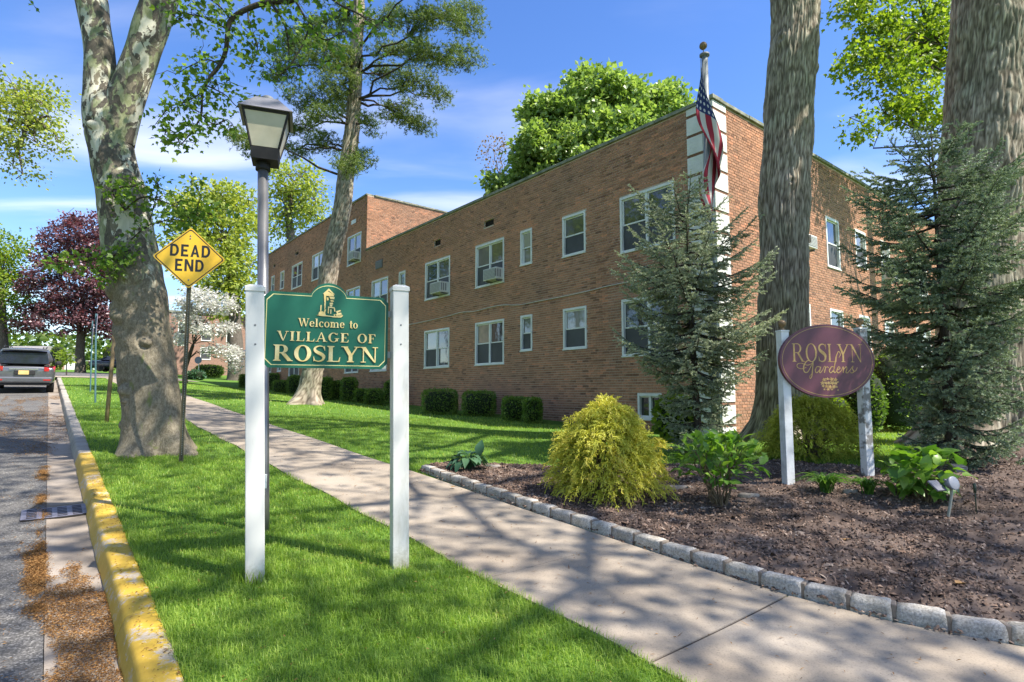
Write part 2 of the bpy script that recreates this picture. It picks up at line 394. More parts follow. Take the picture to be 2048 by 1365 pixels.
# sidewalk slabs
walk = thing('sidewalk', None, None, (*ta(6, 3.4), g(*ta(6, 3.4)))); walk['kind'] = 'structure'
tb = [-3.95, -2.45, -0.95, 0.55, 2.05] + [2.05 + 1.5 * k for k in range(1, 27)]
def sr(t):  # right edge, flaring round the end of the bed
    return float(np.interp(t, [-3.95, -1.0, -0.3, 0.2, 0.84, 1.4, 2.08, 3], [13.0, 8.6, 6.4, 5.25, 4.62, 4.36, 4.2, 4.17]))
for k in range(len(tb) - 1):
    g0_ = .009 if abs(tb[k] - 2.05) < .01 else .0032; g1_ = .009 if abs(tb[k + 1] - 2.05) < .01 else .0032
    tt = np.linspace(tb[k] + g0_, tb[k + 1] - g1_, 6); V = []
    lift = 0.014 + 0.0012 * random.uniform(-1, 1)
    for t in tt:
        for s in np.linspace(0, 1, 6):
            a = SL + 0.02 * math.sin(t * 3) * (s == 0) + s * (sr(t) - SL); p = ta(t, a); V.append((p[0], p[1], g(*p) + lift))
    V = np.array(V); i = np.arange(5)[:, None] * 6; j = np.arange(5)[None]
    top = np.stack([i + j, i + 6 + j, i + 7 + j, i + j + 1], -1).reshape(-1, 4)
    rim = np.concatenate([np.arange(6), np.arange(11, 36, 6), np.arange(34, 29, -1), np.arange(24, 0, -6)])
    rim = np.array(list(dict.fromkeys(rim.tolist())))
    Vb = V[rim] - [0, 0, 0.10]; jj = np.arange(len(rim)); j2 = (jj + 1) % len(rim)
    side = np.stack([rim[jj], rim[j2], 36 + j2, 36 + jj], -1)
    mb = MB(); mb.add(np.concatenate([V, Vb]), [top, side[:, ::-1]])
    mb.build('paving_slab', m_walk, walk)
mb = MB(); V, q = grid_ta(np.linspace(-3.9, 44, 120), np.array([SL + .03, 3.4, SR - .03]), 0.006); mb.add(V, [q]); mb.build('joint_bed', m_joint, walk)
# driveway and court beyond the end of the verge
sheet('driveway', np.linspace(43.0, 62, 14), np.linspace(RE, 7.6, 8), 0.03, m_asph)
sheet('driveway_apron', np.linspace(41.0, 43.0, 4), np.linspace(RE, 7.6, 9), 0.035, m_walk)

# ------------------------------------------------------------ planting bed of bark mulch behind granite setts
edge_ta = np.array([(7.35, 4.27), (6.3, 4.22), (5.27, 4.20), (4.4, 4.20), (3.57, 4.20), (2.78, 4.20), (2.08, 4.23), (1.4, 4.40), (0.84, 4.66), (0.2, 5.3), (-0.3, 6.45), (-1.0, 8.65), (-1.8, 11.5)])
back_px = [(885, 936), (930, 930), (965, 931), (1090, 938), (1200, 938), (1345, 930), (1400, 932), (1560, 922), (1640, 930), (1745, 938), (1800, 932), (1860, 905), (1930, 890), (2030, 884), (2150, 890), (2400, 905)]
edge_xy = smoothline(np.array([ta(*p) for p in edge_ta]), 160)
back_xy = smoothline(np.array([gp(*p)[:2] for p in back_px]), 160)
m_mulch = concrete_material("bark_mulch_soil", (0.060, 0.042, 0.033), (0.110, 0.080, 0.064), (0.165, 0.125, 0.102), 55, 1.5, 0.95)
def bed_z(x, y, inset):
    P = np.stack([np.asarray(x) * 1.0, np.asarray(y) * 1.0, np.zeros_like(x)], -1)
    return G(x, y) + 0.02 + 0.055 * sstep(inset * 8) * sstep((1 - inset) * 10) + (fbm(P * 2.2, 3, 3) - .5) * 0.06 + (fbm(P * 14, 3, 9) - .5) * 0.05
NB = 90
S = np.linspace(0, 1, NB) ** 1.0
BX = edge_xy[:, None, 0] * (1 - S) + back_xy[:, None, 0] * S; BY = edge_xy[:, None, 1] * (1 - S) + back_xy[:, None, 1] * S
# finer rows along the length
def up(A, k):
    x = np.linspace(0, len(A) - 1, k); i = np.clip(x.astype(int), 0, len(A) - 2); f = (x - i)[:, None]; return A[i] * (1 - f) + A[i + 1] * f
BX = up(BX, 420); BY = up(BY, 420)
BZ = bed_z(BX, BY, np.broadcast_to(S[None], BX.shape))
n_, m_ = BX.shape; i = np.arange(n_ - 1)[:, None] * m_; j = np.arange(m_ - 1)[None]
q = np.stack([i + j, i + j + 1, i + m_ + j + 1, i + m_ + j], -1).reshape(-1, 4)
mb = MB(); mb.add(np.stack([BX, BY, BZ], -1).reshape(-1, 3), [q]); o = mb.build('mulch_bed', m_mulch, None, True)
if o.data.polygons[500].normal.z < 0: o.data.flip_normals()
tag(o, kind='structure')
def on_bed(x, y):
    k = np.argmin((BX - x) ** 2 + (BY - y) ** 2); d = (BX.ravel()[k] - x) ** 2 + (BY.ravel()[k] - y) ** 2
    return float(BZ.ravel()[k]) if d < 0.04 else g(x, y)
def bed_pt(u, v):
    p = gp(u, v); 
    for _ in range(4):
        dz = on_bed(p[0], p[1]) - g(p[0], p[1]); p = gp(u, v, dz)
    return p
bed_poly = np.concatenate([edge_xy, back_xy[::-1]])
def in_poly(x, y, P):
    x = np.asarray(x); y = np.asarray(y); c = np.zeros(x.shape, bool); j = len(P) - 1
    for i in range(len(P)):
        xi, yi = P[i]; xj, yj = P[j]
        if yi != yj:
            k = ((yi > y) != (yj > y)) & (x < (xj - xi) * (y - yi) / (yj - yi) + xi); c ^= k
        j = i
    return c
# chips of bark lying on it
m_chip = leaf_mat("bark_chips", [(0.1, (0.040, 0.026, 0.020)), (0.42, (0.135, 0.085, 0.058)), (0.72, (0.25, 0.17, 0.125)), (0.95, (0.40, 0.32, 0.25))], 0.0, 0.9, clump=0.45, cscale=2.5)
nch = 40000
ui = rng.random(nch) ** 1.0; si = rng.random(nch)
ii = (ui * (n_ - 1)).astype(int); jj = (si * (m_ - 1)).astype(int)
cxy = np.stack([BX[ii, jj], BY[ii, jj], BZ[ii, jj]], -1) + np.concatenate([rng.normal(0, .02, (nch, 2)), np.zeros((nch, 1))], 1)
kp = (cxy[:, 1] > 2.6) & (np.abs(cxy[:, 0]) < cxy[:, 1] * 1.05 + .5); cxy = cxy[kp]; nch = len(cxy)
L_ = rng.uniform(0.006, 0.022, nch) * np.where(rng.random(nch) < .06, 1.9, 1.0); W_ = L_ * rng.uniform(0.25, 0.7, nch); ang = rng.uniform(0, 6.28, nch); tl = rng.normal(0, .35, (nch, 2))
dx_ = np.stack([np.cos(ang), np.sin(ang), tl[:, 0]], -1); dy_ = np.stack([-np.sin(ang), np.cos(ang), tl[:, 1]], -1)
hh = np.stack([np.zeros(nch), np.zeros(nch), rng.uniform(.003, .009, nch)], -1)
Vc = np.stack([cxy - dx_ * L_[:, None] - dy_ * W_[:, None] * .6, cxy + dx_ * L_[:, None] * .8 - dy_ * W_[:, None], cxy + dx_ * L_[:, None] + dy_ * W_[:, None] * .7, cxy - dx_ * L_[:, None] * .7 + dy_ * W_[:, None], cxy + hh * 1.8], 1)
Vc[:, :, 2] += 0.004
b0 = np.arange(nch)[:, None] * 5
mb = MB(); mb.add(Vc.reshape(-1, 3), [np.concatenate([b0 + np.array([[0, 1, 4]]), b0 + np.array([[1, 2, 4]]), b0 + np.array([[2, 3, 4]]), b0 + np.array([[3, 0, 4]])])])
tag(mb.build('bark_mulch', m_chip), 'reddish brown bark chips covering the planting bed', 'mulch', kind='stuff')
# granite setts
def granite(name, c):
    m, n, l, b = new_mat(name); t = noise(n, l, 70, 4, 0.7); t2 = noise(n, l, 7, 5)
    r = ramp(n, [(0.3, tuple(x * .5 for x in c)), (0.5, c), (0.68, tuple(min(1, x * 1.45) for x in c))]); l.new(t.outputs['Fac'], r.inputs[0])
    r2 = ramp(n, [(0.35, (0.74, 0.70, 0.62)), (0.6, (1.05, 1.04, 1.02))]); l.new(t2.outputs['Fac'], r2.inputs[0])
    mx = n.new('ShaderNodeMix'); mx.data_type = 'RGBA'; mx.blend_type = 'MULTIPLY'; mx.inputs['Factor'].default_value = 1
    l.new(r.outputs[0], mx.inputs[6]); l.new(r2.outputs[0], mx.inputs[7]); l.new(mx.outputs[2], b.inputs['Base Color']); b.inputs['Roughness'].default_value = .85
    bump(n, l, b, t.outputs['Fac'], 0.6, 0.006); return m
m_gran = [granite("granite_a", (0.40, 0.38, 0.345)), granite("granite_b", (0.34, 0.325, 0.30)), granite("granite_c", (0.44, 0.41, 0.36))]
m_mort = M("sett_mortar", (0.20, 0.16, 0.12), (0.27, 0.22, 0.17), 30, .95, .3)
EL = smoothline(np.array([ta(*p) for p in edge_ta]), 1200); cum = np.concatenate([[0], np.cumsum(np.linalg.norm(np.diff(EL, axis=0), axis=1))])
def on_edge(s):
    x = np.interp(s, cum, EL[:, 0]); y = np.interp(s, cum, EL[:, 1]); x2 = np.interp(s + .03, cum, EL[:, 0]); y2 = np.interp(s + .03, cum, EL[:, 1])
    d = np.array([x2 - x, y2 - y]); return np.array([x, y]), d / max(np.linalg.norm(d), 1e-9)
p0 = on_edge(0)[0]
sett = thing('sett_edging', 'low edging of grey granite setts between sidewalk and mulch bed', 'garden edging', (p0[0], p0[1], g(*p0)))
m2 = thing; s = 0.0; k = 0
while s < cum[-1] - .4:
    ln = random.uniform(.235, .285); p, d = on_edge(s + ln / 2); nn = np.array([-d[1], d[0]])
    if (p + nn * .1) @ np.array([RX, RY]) < p @ np.array([RX, RY]): nn = -nn
    nx, ny, nz = 9, 5, 5
    gx, gy, gz = np.meshgrid(np.linspace(-.5, .5, nx), np.linspace(-.5, .5, ny), np.linspace(0, 1, nz), indexing='ij')
    Q = np.stack([gx * ln, gy * .115, gz * .20 - .09], -1)
    ro = 1 - 0.025 * (np.abs(gx) > .49) * (gz > .9) - 0.03 * (np.abs(gy) > .49) * (gz > .9)
    Q[..., 1] *= ro; Q[..., 0] *= ro; Q[..., 2] -= .012 * (((np.abs(gx) > .49) | (np.abs(gy) > .49)) & (gz > .9))
    nse = np.stack([fbm(Q * 18 + k * 7.7 + c * 31, 2, 4) - .5 for c in range(3)], -1) * np.array([.008, .017, .011]); Q = Q + nse
    R_ = np.array([[d[0], d[1], 0], [nn[0], nn[1], 0], [0, 0, 1]])
    Wp = Q.reshape(-1, 3) @ R_ + np.array([p[0] + nn[0] * .058, p[1] + nn[1] * .058, g(*p) + .003 + random.uniform(-.006, .006)])
    idx = np.arange(nx * ny * nz).reshape(nx, ny, nz); F = []
    def qd(a): return np.stack([a[:-1, :-1], a[1:, :-1], a[1:, 1:], a[:-1, 1:]], -1).reshape(-1, 4)
    F = [qd(idx[:, :, -1]), qd(idx[:, 0, :]), qd(idx[:, -1, :])[:, ::-1], qd(idx[0])[:, ::-1], qd(idx[-1])]
    mb = MB(); mb.add(Wp, F); mb.build('sett', m_gran[k % 3], sett, True)
    p2, d2 = on_edge(s + ln + .011); n2 = np.array([-d2[1], d2[0]])
    if (p2 + n2 * .1) @ np.array([RX, RY]) < p2 @ np.array([RX, RY]): n2 = -n2
    mb = MB(); mb.box((p2[0] + n2[0] * .056, p2[1] + n2[1] * .056, g(*p2) + .040), (.030, .100, .14), np.array([[d2[0], d2[1], 0], [n2[0], n2[1], 0], [0, 0, 1]]))
    mb.build('mortar_joint', m_mort, sett, bevel=.006)
    s += ln + .022; k += 1

# ------------------------------------------------------------ grass
m_grass = leaf_mat("grass_blades", [(0.05, (0.075, 0.140, 0.020)), (0.28, (0.165, 0.270, 0.036)), (0.55, (0.27, 0.385, 0.060)), (0.80, (0.40, 0.48, 0.11)), (0.95, (0.58, 0.50, 0.24))], 0.40, 0.45, (1.15, 1.2, 0.4), clump=0.72, cscale=1.3, spec=0.35, tmul=1.5)
def hedge_zone(t, a): return (a > 9.2) & (t > BU - .5)
def grass(n, y0, y1, hgt, wid, two):
    lim = y1
    y = rng.uniform(y0, y1, n); x = rng.uniform(-1, 1, n) * (y * 0.98 + .6)
    w = rng.random(n); keep = w < (y * .98 + .6) / (y1 * .98 + .6); x, y = x[keep], y[keep]
    t = x * LX + y * LY; a = x * RX + y * RY
    k = (a > KI - .012) & ~((a > SL - .004) & (a < 4.19) & (t < 41)) & (t < 41.0)
    k &= ~((a > 10.2) & (t > BU - 1.2)) & ~((a > 11.3) & (t > BU - .05))
    k &= ~in_poly(x, y, bed_poly) & ~((a > 4.16) & (t < 7.05) & (a < 5.2))
    k &= ~((np.hypot(x - SYC[0], y - SYC[1]) < .62)) & ~(np.hypot(x - PIN[0], y - PIN[1]) < .42) & ~(np.hypot(x - OAK[0], y - OAK[1]) < .6)
    x, y = x[k], y[k]; n = len(x); z = G(x, y) - .006
    t = x * LX + y * LY; a = x * RX + y * RY
    h = hgt * rng.uniform(.55, 1.35, n) * (0.75 + .5 * fbm(np.stack([x * 1.7, y * 1.7, x * 0], -1), 2, 11))
    h *= np.where((np.abs(a - SL) < .07) | (np.abs(a - KI) < .05), 1.25, 1)
    ph = rng.uniform(0, 6.28, n); ln = rng.uniform(.2, 1.15, n)
    d = np.stack([np.cos(ph), np.sin(ph)], -1); sd = np.stack([-d[:, 1], d[:, 0]], -1) * (wid * rng.uniform(.6, 1.2, n))[:, None]
    b = np.stack([x, y], -1)
    def pt(xy, zz): return np.concatenate([xy, zz[:, None]], 1)
    if two:
        mid = b + d * (h * ln * .3)[:, None]; tip = b + d * (h * ln)[:, None]
        V = np.stack([pt(b - sd, z), pt(b + sd, z), pt(mid + sd * .8, z + h * .6), pt(mid - sd * .8, z + h * .6), pt(tip, z + h * (1.05 - ln * .35))], 1)
        o_ = np.arange(n)[:, None] * 5; return V.reshape(-1, 3), [o_ + np.array([[0, 1, 2, 3]]), o_ + np.array([[3, 2, 4]])]
    tip = b + d * (h * ln)[:, None]
    V = np.stack([pt(b - sd, z), pt(b + sd, z), pt(tip, z + h)], 1); o_ = np.arange(n)[:, None] * 3
    return V.reshape(-1, 3), [o_ + np.array([[0, 1, 2]])]
SYC = gp(308, 903); PIN = gp(612, 808); OAK = gp(1567, 872)
mb = MB()
for args in [(240000, 2.6, 5.2, .050, .0021, True), (170000, 5.2, 9.0, .050, .0032, True), (150000, 9.0, 16, .055, .0055, False), (110000, 16, 33, .06, .011, False)]:
    V, F = grass(*args); mb.add(V, F)
def tuft(c, r0, r1, n, h):
    az = rng.uniform(0, 6.28, n); r = rng.uniform(r0, r1, n); x = c[0] + np.cos(az) * r; y = c[1] + np.sin(az) * r; z = G(x, y) - .01; ph = az + rng.normal(0, .9, n); hh = h * rng.uniform(.5, 1.2, n); d = np.stack([np.cos(ph), np.sin(ph), ph * 0], -1); sd = np.stack([-d[:, 1], d[:, 0], ph * 0], -1) * .0024; b = np.stack([x, y, z], -1); e = hh[:, None] * rng.uniform(.15, .6, (n, 1))
    V = np.stack([b - sd, b + sd, b + sd * .8 + d * e * .4 + np.c_[ph * 0, ph * 0, hh * .6], b - sd * .8 + d * e * .4 + np.c_[ph * 0, ph * 0, hh * .6], b + d * e + np.c_[ph * 0, ph * 0, hh * .95]], 1).reshape(-1, 3); o_ = np.arange(n)[:, None] * 5; mb.add(V, [o_ + np.array([[0, 1, 2, 3]]), o_ + np.array([[3, 2, 4]])])
for (u, v, r, n, h) in ((505, 1158, .085, 150, .13), (800, 1134, .085, 70, .08), (530, 1062, .07, 60, .09), (362, 926, .05, 60, .09), (310, 905, .62, 260, .09), (213, 845, .06, 40, .09)):
    tuft(gp(u, v), r, r + .05, n, h)
for k in range(110):
    q = ta(rng.uniform(2.4, 9.5), rng.uniform(KI + .1, SL - .08)); tuft(np.array([q[0], q[1], 0]), 0, .05, 22, .085)
tag(mb.build('grass', m_grass), 'short mown green grass on the verge and the lawn', 'grass', kind='stuff')
# fallen oak catkins: thick in the gutter, in drifts and streaks on the road, loose bits on kerb and sidewalk
m_lit = leaf_mat("dry_catkins", [(0.1, (0.11, 0.050, 0.016)), (0.4, (0.25, 0.125, 0.040)), (0.7, (0.38, 0.20, 0.065)), (1.0, (0.50, 0.33, 0.15))], 0.1, 0.8, clump=0.4, cscale=3)
def litter(t, a, dz, size):
    n = len(t); X = t * LX + a * RX; Y = t * LY + a * RY; Z = G(X, Y) + dz
    ph = rng.uniform(0, 6.28, n); l = size * rng.uniform(.5, 1.5, n); w = l * rng.uniform(.12, .3, n); tl = rng.normal(0, .25, n)
    d = np.stack([np.cos(ph), np.sin(ph), tl], -1); s_ = np.stack([-np.sin(ph), np.cos(ph), tl * .3], -1); c = np.stack([X, Y, Z], -1)
    V = np.stack([c - d * l[:, None], c + s_ * w[:, None] + [0, 0, .004], c + d * l[:, None], c - s_ * w[:, None] + [0, 0, .002]], 1).reshape(-1, 3)
    o_ = np.arange(n)[:, None] * 4; return V, [o_ + np.array([[0, 1, 2]]), o_ + np.array([[0, 2, 3]])]
mb = MB()
n = 60000; t = rng.uniform(1.5, 7.2, n); a = rng.uniform(-.14, .44, n)
dens = fbm(np.stack([t * 1.9, a * 4.2, t * 0], -1), 4, 21) - .30 * sstep((t - 4.8) / 1.6) * sstep((a - .03) / .1) - 2.2 * np.clip(.02 - a, 0, 1) * (.6 + .8 * vn(np.stack([t * 3.1, t * 0, t * 0], -1), 5)) - .05 + .05 * sstep((a - .25) / .15)
k = dens + rng.normal(0, .035, n) > .44; h_ = np.clip((dens[k] - .44) * .16, 0, .015); mb.add(*litter(t[k], a[k], -.1315 + h_ * rng.random(k.sum()), .009))
n = 26000; t = rng.uniform(5.0, 11, n); a = .035 + rng.normal(0, .03, n) - .10 * (rng.random(n) < .12) * rng.random(n); k = fbm(np.stack([t * 2.3, a * 5, t * 0], -1), 3, 8) + rng.normal(0, .10, n) > .56; mb.add(*litter(t[k], a[k], np.full(k.sum(), -.129), .008))
n = 24000; t = rng.uniform(11.3, 27, n); a = rng.uniform(-1.1, .42, n); k = (fbm(np.stack([t * .7, a * 3.3, t * 0], -1), 4, 31) + rng.normal(0, .06, n) > .55); mb.add(*litter(t[k], a[k], np.full(k.sum(), -.128), .014))
n = 30000; t = rng.uniform(1, 16, n); a = rng.uniform(-3.2, .1, n); k = fbm(np.stack([t * 1.3 + a * .9, a * 2.4 - t * .5, t * 0], -1), 4, 41) + rng.normal(0, .05, n) > .66; mb.add(*litter(t[k], a[k], np.full(k.sum(), -.130), .010))
n = 420; t = rng.uniform(2, 9, n); mb.add(*litter(t, rng.uniform(KO + .02, KI, n), np.full(n, .016), .010))
n = 420; t = rng.uniform(.5, 12, n); mb.add(*litter(t, rng.uniform(SL, SR + .05, n), np.full(n, .021), .012)); n = 150; t = rng.uniform(.8, 9, n); V_, F_ = litter(t, rng.uniform(SL + .05, SR, n), np.full(n, .022), .026); V4 = V_.reshape(-1, 4, 3); c4_ = (V4[:, :1] + V4[:, 2:3]) / 2; V4[:, 1::2] = c4_ + (V4[:, 1::2] - c4_) * .35; mb.add(V4.reshape(-1, 3), F_, .1)
n = 900; t = rng.uniform(1, 12, n); mb.add(*litter(t, rng.uniform(KI, SL, n), rng.uniform(.01, .035, n), .012))
tag(mb.build('fallen_catkins', m_lit), 'drift of orange brown oak catkins in the gutter along the kerb', 'leaf litter', kind='stuff')
# ============================================================ the brick apartment building
COURSE, MOD, JNT = 0.0677, 0.2117, 0.011
def brick_mat(name, per_object):
    m, n, l, b = new_mat(name)
    if per_object: s = n.new('ShaderNodeObjectInfo').outputs['Random']
    else:
        a = n.new('ShaderNodeAttribute'); a.attribute_name = 'tint'; s = a.outputs['Fac']
    r = ramp(n, [(0.0, (0.21, 0.110, 0.070)), (0.18, (0.30, 0.158, 0.098)), (0.5, (0.40, 0.212, 0.130)), (0.78, (0.46, 0.24, 0.146)), (0.92, (0.52, 0.245, 0.142)), (1.0, (0.57, 0.26, 0.15))])
    l.new(s, r.inputs[0]); t = noise(n, l, 26, 5, .65); t2 = noise(n, l, 0.35, 5)
    r2 = ramp(n, [(0.3, (.72, .70, .68)), (.6, (1.1, 1.1, 1.1))]); l.new(t.outputs['Fac'], r2.inputs[0])
    r3 = ramp(n, [(0.3, (.74, .80, .84)), (.5, (1.0, .98, .96)), (.7, (1.18, 1.10, 1.02))]); l.new(t2.outputs['Fac'], r3.inputs[0])
    mx = n.new('ShaderNodeMix'); mx.data_type = 'RGBA'; mx.blend_type = 'MULTIPLY'; mx.inputs['Factor'].default_value = 1
    l.new(r.outputs[0], mx.inputs[6]); l.new(r2.outputs[0], mx.inputs[7])
    m2_ = n.new('ShaderNodeMix'); m2_.data_type = 'RGBA'; m2_.blend_type = 'MULTIPLY'; m2_.inputs['Factor'].default_value = 1
    l.new(mx.outputs[2], m2_.inputs[6]); l.new(r3.outputs[0], m2_.inputs[7]); l.new(m2_.outputs[2], b.inputs['Base Color'])
    b.inputs['Roughness'].default_value = .88; b.inputs['Specular IOR Level'].default_value = .25; bump(n, l, b, t.outputs['Fac'], .5, .004); return m
m_brick = brick_mat("brick_face", False); m_brick1 = brick_mat("single_brick_face", True)
m_mortar = M("brick_mortar", (0.45, 0.345, 0.255), (0.57, 0.45, 0.345), 1.6, .95, .5, 120)
m_white = M("white_frame", (0.66, 0.67, 0.62), (0.76, 0.77, 0.72), 3, .45, 0.1, 40)
m_qwhite = M("painted_white_brick", (0.62, 0.62, 0.56), (0.74, 0.74, 0.69), 2.5, .7, .35, 70)
m_cop = M("coping_stone", (0.13, 0.145, 0.105), (0.30, 0.30, 0.23), 5, .85, .4, 40)
m_roof = M("roof_felt", (0.05, 0.05, 0.05), (0.08, 0.08, 0.08), 3, .95)
m_dark = M("vent_shadow", (0.016, 0.013, 0.011), (0.024, 0.02, 0.017), 5, .9)
m_scr = M("insect_screen", (0.050, 0.053, 0.055), (0.085, 0.088, 0.090), 0.8, .55, spec=.3)
m_blind = M("window_blind", (0.40, 0.39, 0.35), (0.52, 0.51, 0.47), 1.2, .7)
def glass_mat():
    m, n, l, b = new_mat("window_glass"); t = noise(n, l, 0.8, 4); oi = n.new('ShaderNodeObjectInfo'); ad = n.new('ShaderNodeMath'); ad.operation = 'MULTIPLY_ADD'; l.new(t.outputs['Fac'], ad.inputs[0]); ad.inputs[1].default_value = .35; l.new(oi.outputs['Random'], ad.inputs[2])
    r = ramp(n, [(.15, (.016, .019, .019)), (.55, (.040, .042, .038)), (.72, (.13, .125, .105)), (1.0, (.34, .32, .27))]); l.new(ad.outputs[0], r.inputs[0]); l.new(r.outputs[0], b.inputs['Base Color'])
    b.inputs['Roughness'].default_value = .04; b.inputs['Specular IOR Level'].default_value = .9
    b.inputs['Coat Weight'].default_value = 0.8; b.inputs['Coat Roughness'].default_value = .02
    t2 = noise(n, l, 2.2, 2); bump(n, l, b, t2.outputs['Fac'], .06, .05); return m
m_glass = glass_mat()
class Wall:
    """a facade: foot O (x, y), direction D along it, outward normal N"""
    def __init__(s, O, D, N): s.O = np.array(O, float); s.D = np.array(D, float); s.N = np.array(N, float)
    def P(s, u, z, d=0.0): return np.array([s.O[0] + s.D[0] * u + s.N[0] * d, s.O[1] + s.D[1] * u + s.N[1] * d, z])
    def ax(s): return np.array([[s.D[0], s.D[1], 0], [s.N[0], s.N[1], 0], [0, 0, 1]])
    def slab(s, mb, u0, u1, z0, z1, d0, d1, tint=.5):
        return mb.box(s.P((u0 + u1) / 2, (z0 + z1) / 2, (d0 + d1) / 2), (abs(u1 - u0), abs(d1 - d0), abs(z1 - z0)), s.ax(), tint)
Lw, Rw = np.array([LX, LY]), np.array([RX, RY])
WL = Wall((CX, CY), Lw, -Rw)                   # long facade towards the street
WR = Wall((CX, CY), Rw, -Lw)                   # sunlit facade towards the garden
UB = 18.03                                     # where the taller block begins
WS = Wall(WL.P(UB, 0)[:2], Rw, -Lw)            # side of the taller block above the roof
WE = Wall(WL.P(34.4, 0)[:2], Rw, Lw)           # far end
PH, TH = 8.17, 10.86                           # parapet heights without the coping

DBL, SGL = 2, 1
Lwin = []   # u0 (right), u1 (left), z0, z1, leaves
for z0, z1, zn, zm in ((5.14, 6.60, 5.51, 5.43), (2.49, 3.93, 2.84, 2.78)):
    Lwin += [(1.06, 2.72, z0, z1, DBL), (3.95, 4.86, zm, z1, SGL), (6.20, 6.75, zn, z1, SGL), (7.58, 9.17, z0, z1, DBL), (10.80, 12.58, z0, z1, DBL), (14.20, 14.75, zn, z1, SGL), (15.74, 17.36, z0, z1, DBL)]
for z0, z1, zn in ((7.79, 9.25, 8.10), (5.14, 6.60, 5.51), (2.49, 3.93, 2.84)):
    Lwin += [(18.62, 20.22, z0, z1, DBL), (23.36, 25.14, z0, z1, DBL), (26.78, 28.60, z0, z1, DBL), (30.08, 30.84, zn, z1, SGL), (32.1, 32.75, zn, z1, SGL)]
Lwin += [(1.55, 2.26, .93, 1.55, 3)]
Rwin = []
for z0, z1, zn in ((5.14, 6.60, 5.45), (2.49, 3.93, 2.84)):
    Rwin += [(3.05, 4.48, z0, z1, DBL), (5.72, 6.60, z0, z1, SGL), (7.80, 8.64, zn, z1, SGL), (9.9, 10.72, z0 + .1, z1, SGL), (13.0, 14.6, z0, z1, DBL), (17.0, 18.6, z0, z1, DBL)]
Lvent = [(11.48, 11.95, 7.15, 7.38), (8.15, 8.69, 7.16, 7.38), (27.53, 28.1, 9.80, 10.0), (32.0, 32.5, 9.8, 10.0)]
Rvent = [(10.08, 10.58, 7.12, 7.33)]
bld = thing('apartment_building', 'brown red brick apartment block with white windows and a taller rear section behind the lawn', 'building', (CX, CY, .4))
def wall_mesh(W, name, u0, u1, z0, z1, holes, mat, depth=.13):
    us = sorted({u0, u1, *[h[0] for h in holes if u0 <= h[0] <= u1], *[h[1] for h in holes if u0 <= h[1] <= u1]})
    zs = sorted({z0, z1, *[h[2] for h in holes], *[h[3] for h in holes]}); zs = [z for z in zs if z0 <= z <= z1]
    mb = MB()
    for a, b in zip(us[:-1], us[1:]):
        for c, d in zip(zs[:-1], zs[1:]):
            mu, mz = (a + b) / 2, (c + d) / 2
            if any(h[0] < mu < h[1] and h[2] < mz < h[3] for h in holes): continue
            mb.add([W.P(a, c, -.009), W.P(b, c, -.009), W.P(b, d, -.009), W.P(a, d, -.009)], [[0, 1, 2, 3]])
    for (a, b, c, d, *_) in holes:
        for (p, q) in (((a, c), (a, d)), ((a, d), (b, d)), ((b, d), (b, c)), ((b, c), (a, c))):
            mb.add([W.P(*p, -.009), W.P(*q, -.009), W.P(*q, -depth), W.P(*p, -depth)], [[0, 1, 2, 3]])
        mb.add([W.P(a, c, -depth), W.P(b, c, -depth), W.P(b, d, -depth), W.P(a, d, -depth)], [[0, 1, 2, 3]])
    return mb.build(name, mat, bld)
def bricks(W, u0, u1, z0, z1, holes, lintels=True, quoin=0.0, phase=0):
    """the courses of a facade: list of (u0, u1, z0, tint)"""
    out = []; n = int(round((z1 - z0) / COURSE)); rr = random.Random(3 + phase)
    for c in range(n):
        za = z0 + c * COURSE; zb_ = za + COURSE - JNT; header = (c % 6 == 3)
        mod = MOD * .5 if header else MOD; off = (MOD / 2 if c % 2 else 0) + (.05 if header else 0)
        lo = u0 + quoin
        cuts = sorted([(h[0] - .006, h[1] + .006) for h in holes if h[2] < zb_ - .01 and h[3] > za + .01])
        seg = []; x = lo
        for a, b in cuts:
            if a > x: seg.append((x, min(a, u1)))
            x = max(x, b)
        if x < u1: seg.append((x, u1))
        for a, b in seg:
            k = math.floor((a - off) / mod); e = off + k * mod
            while e < b:
                s_, t_ = max(e, a), min(e + mod - JNT, b); e += mod
                if t_ - s_ < .03: continue
                tint = min(.86, max(0.0, rr.gauss(.45, .2)))
                if rr.random() < .035: tint = rr.uniform(.86, 1)
                mid = (s_ + t_) / 2
                if lintels and any(h[0] - .15 < mid < h[1] + .15 and h[3] < za + .02 < h[3] + 3.1 * COURSE for h in holes if h[1] - h[0] > .5 and len(h) > 4): tint = rr.uniform(.66, .93)
                out.append((s_, t_, za, tint))
    return out
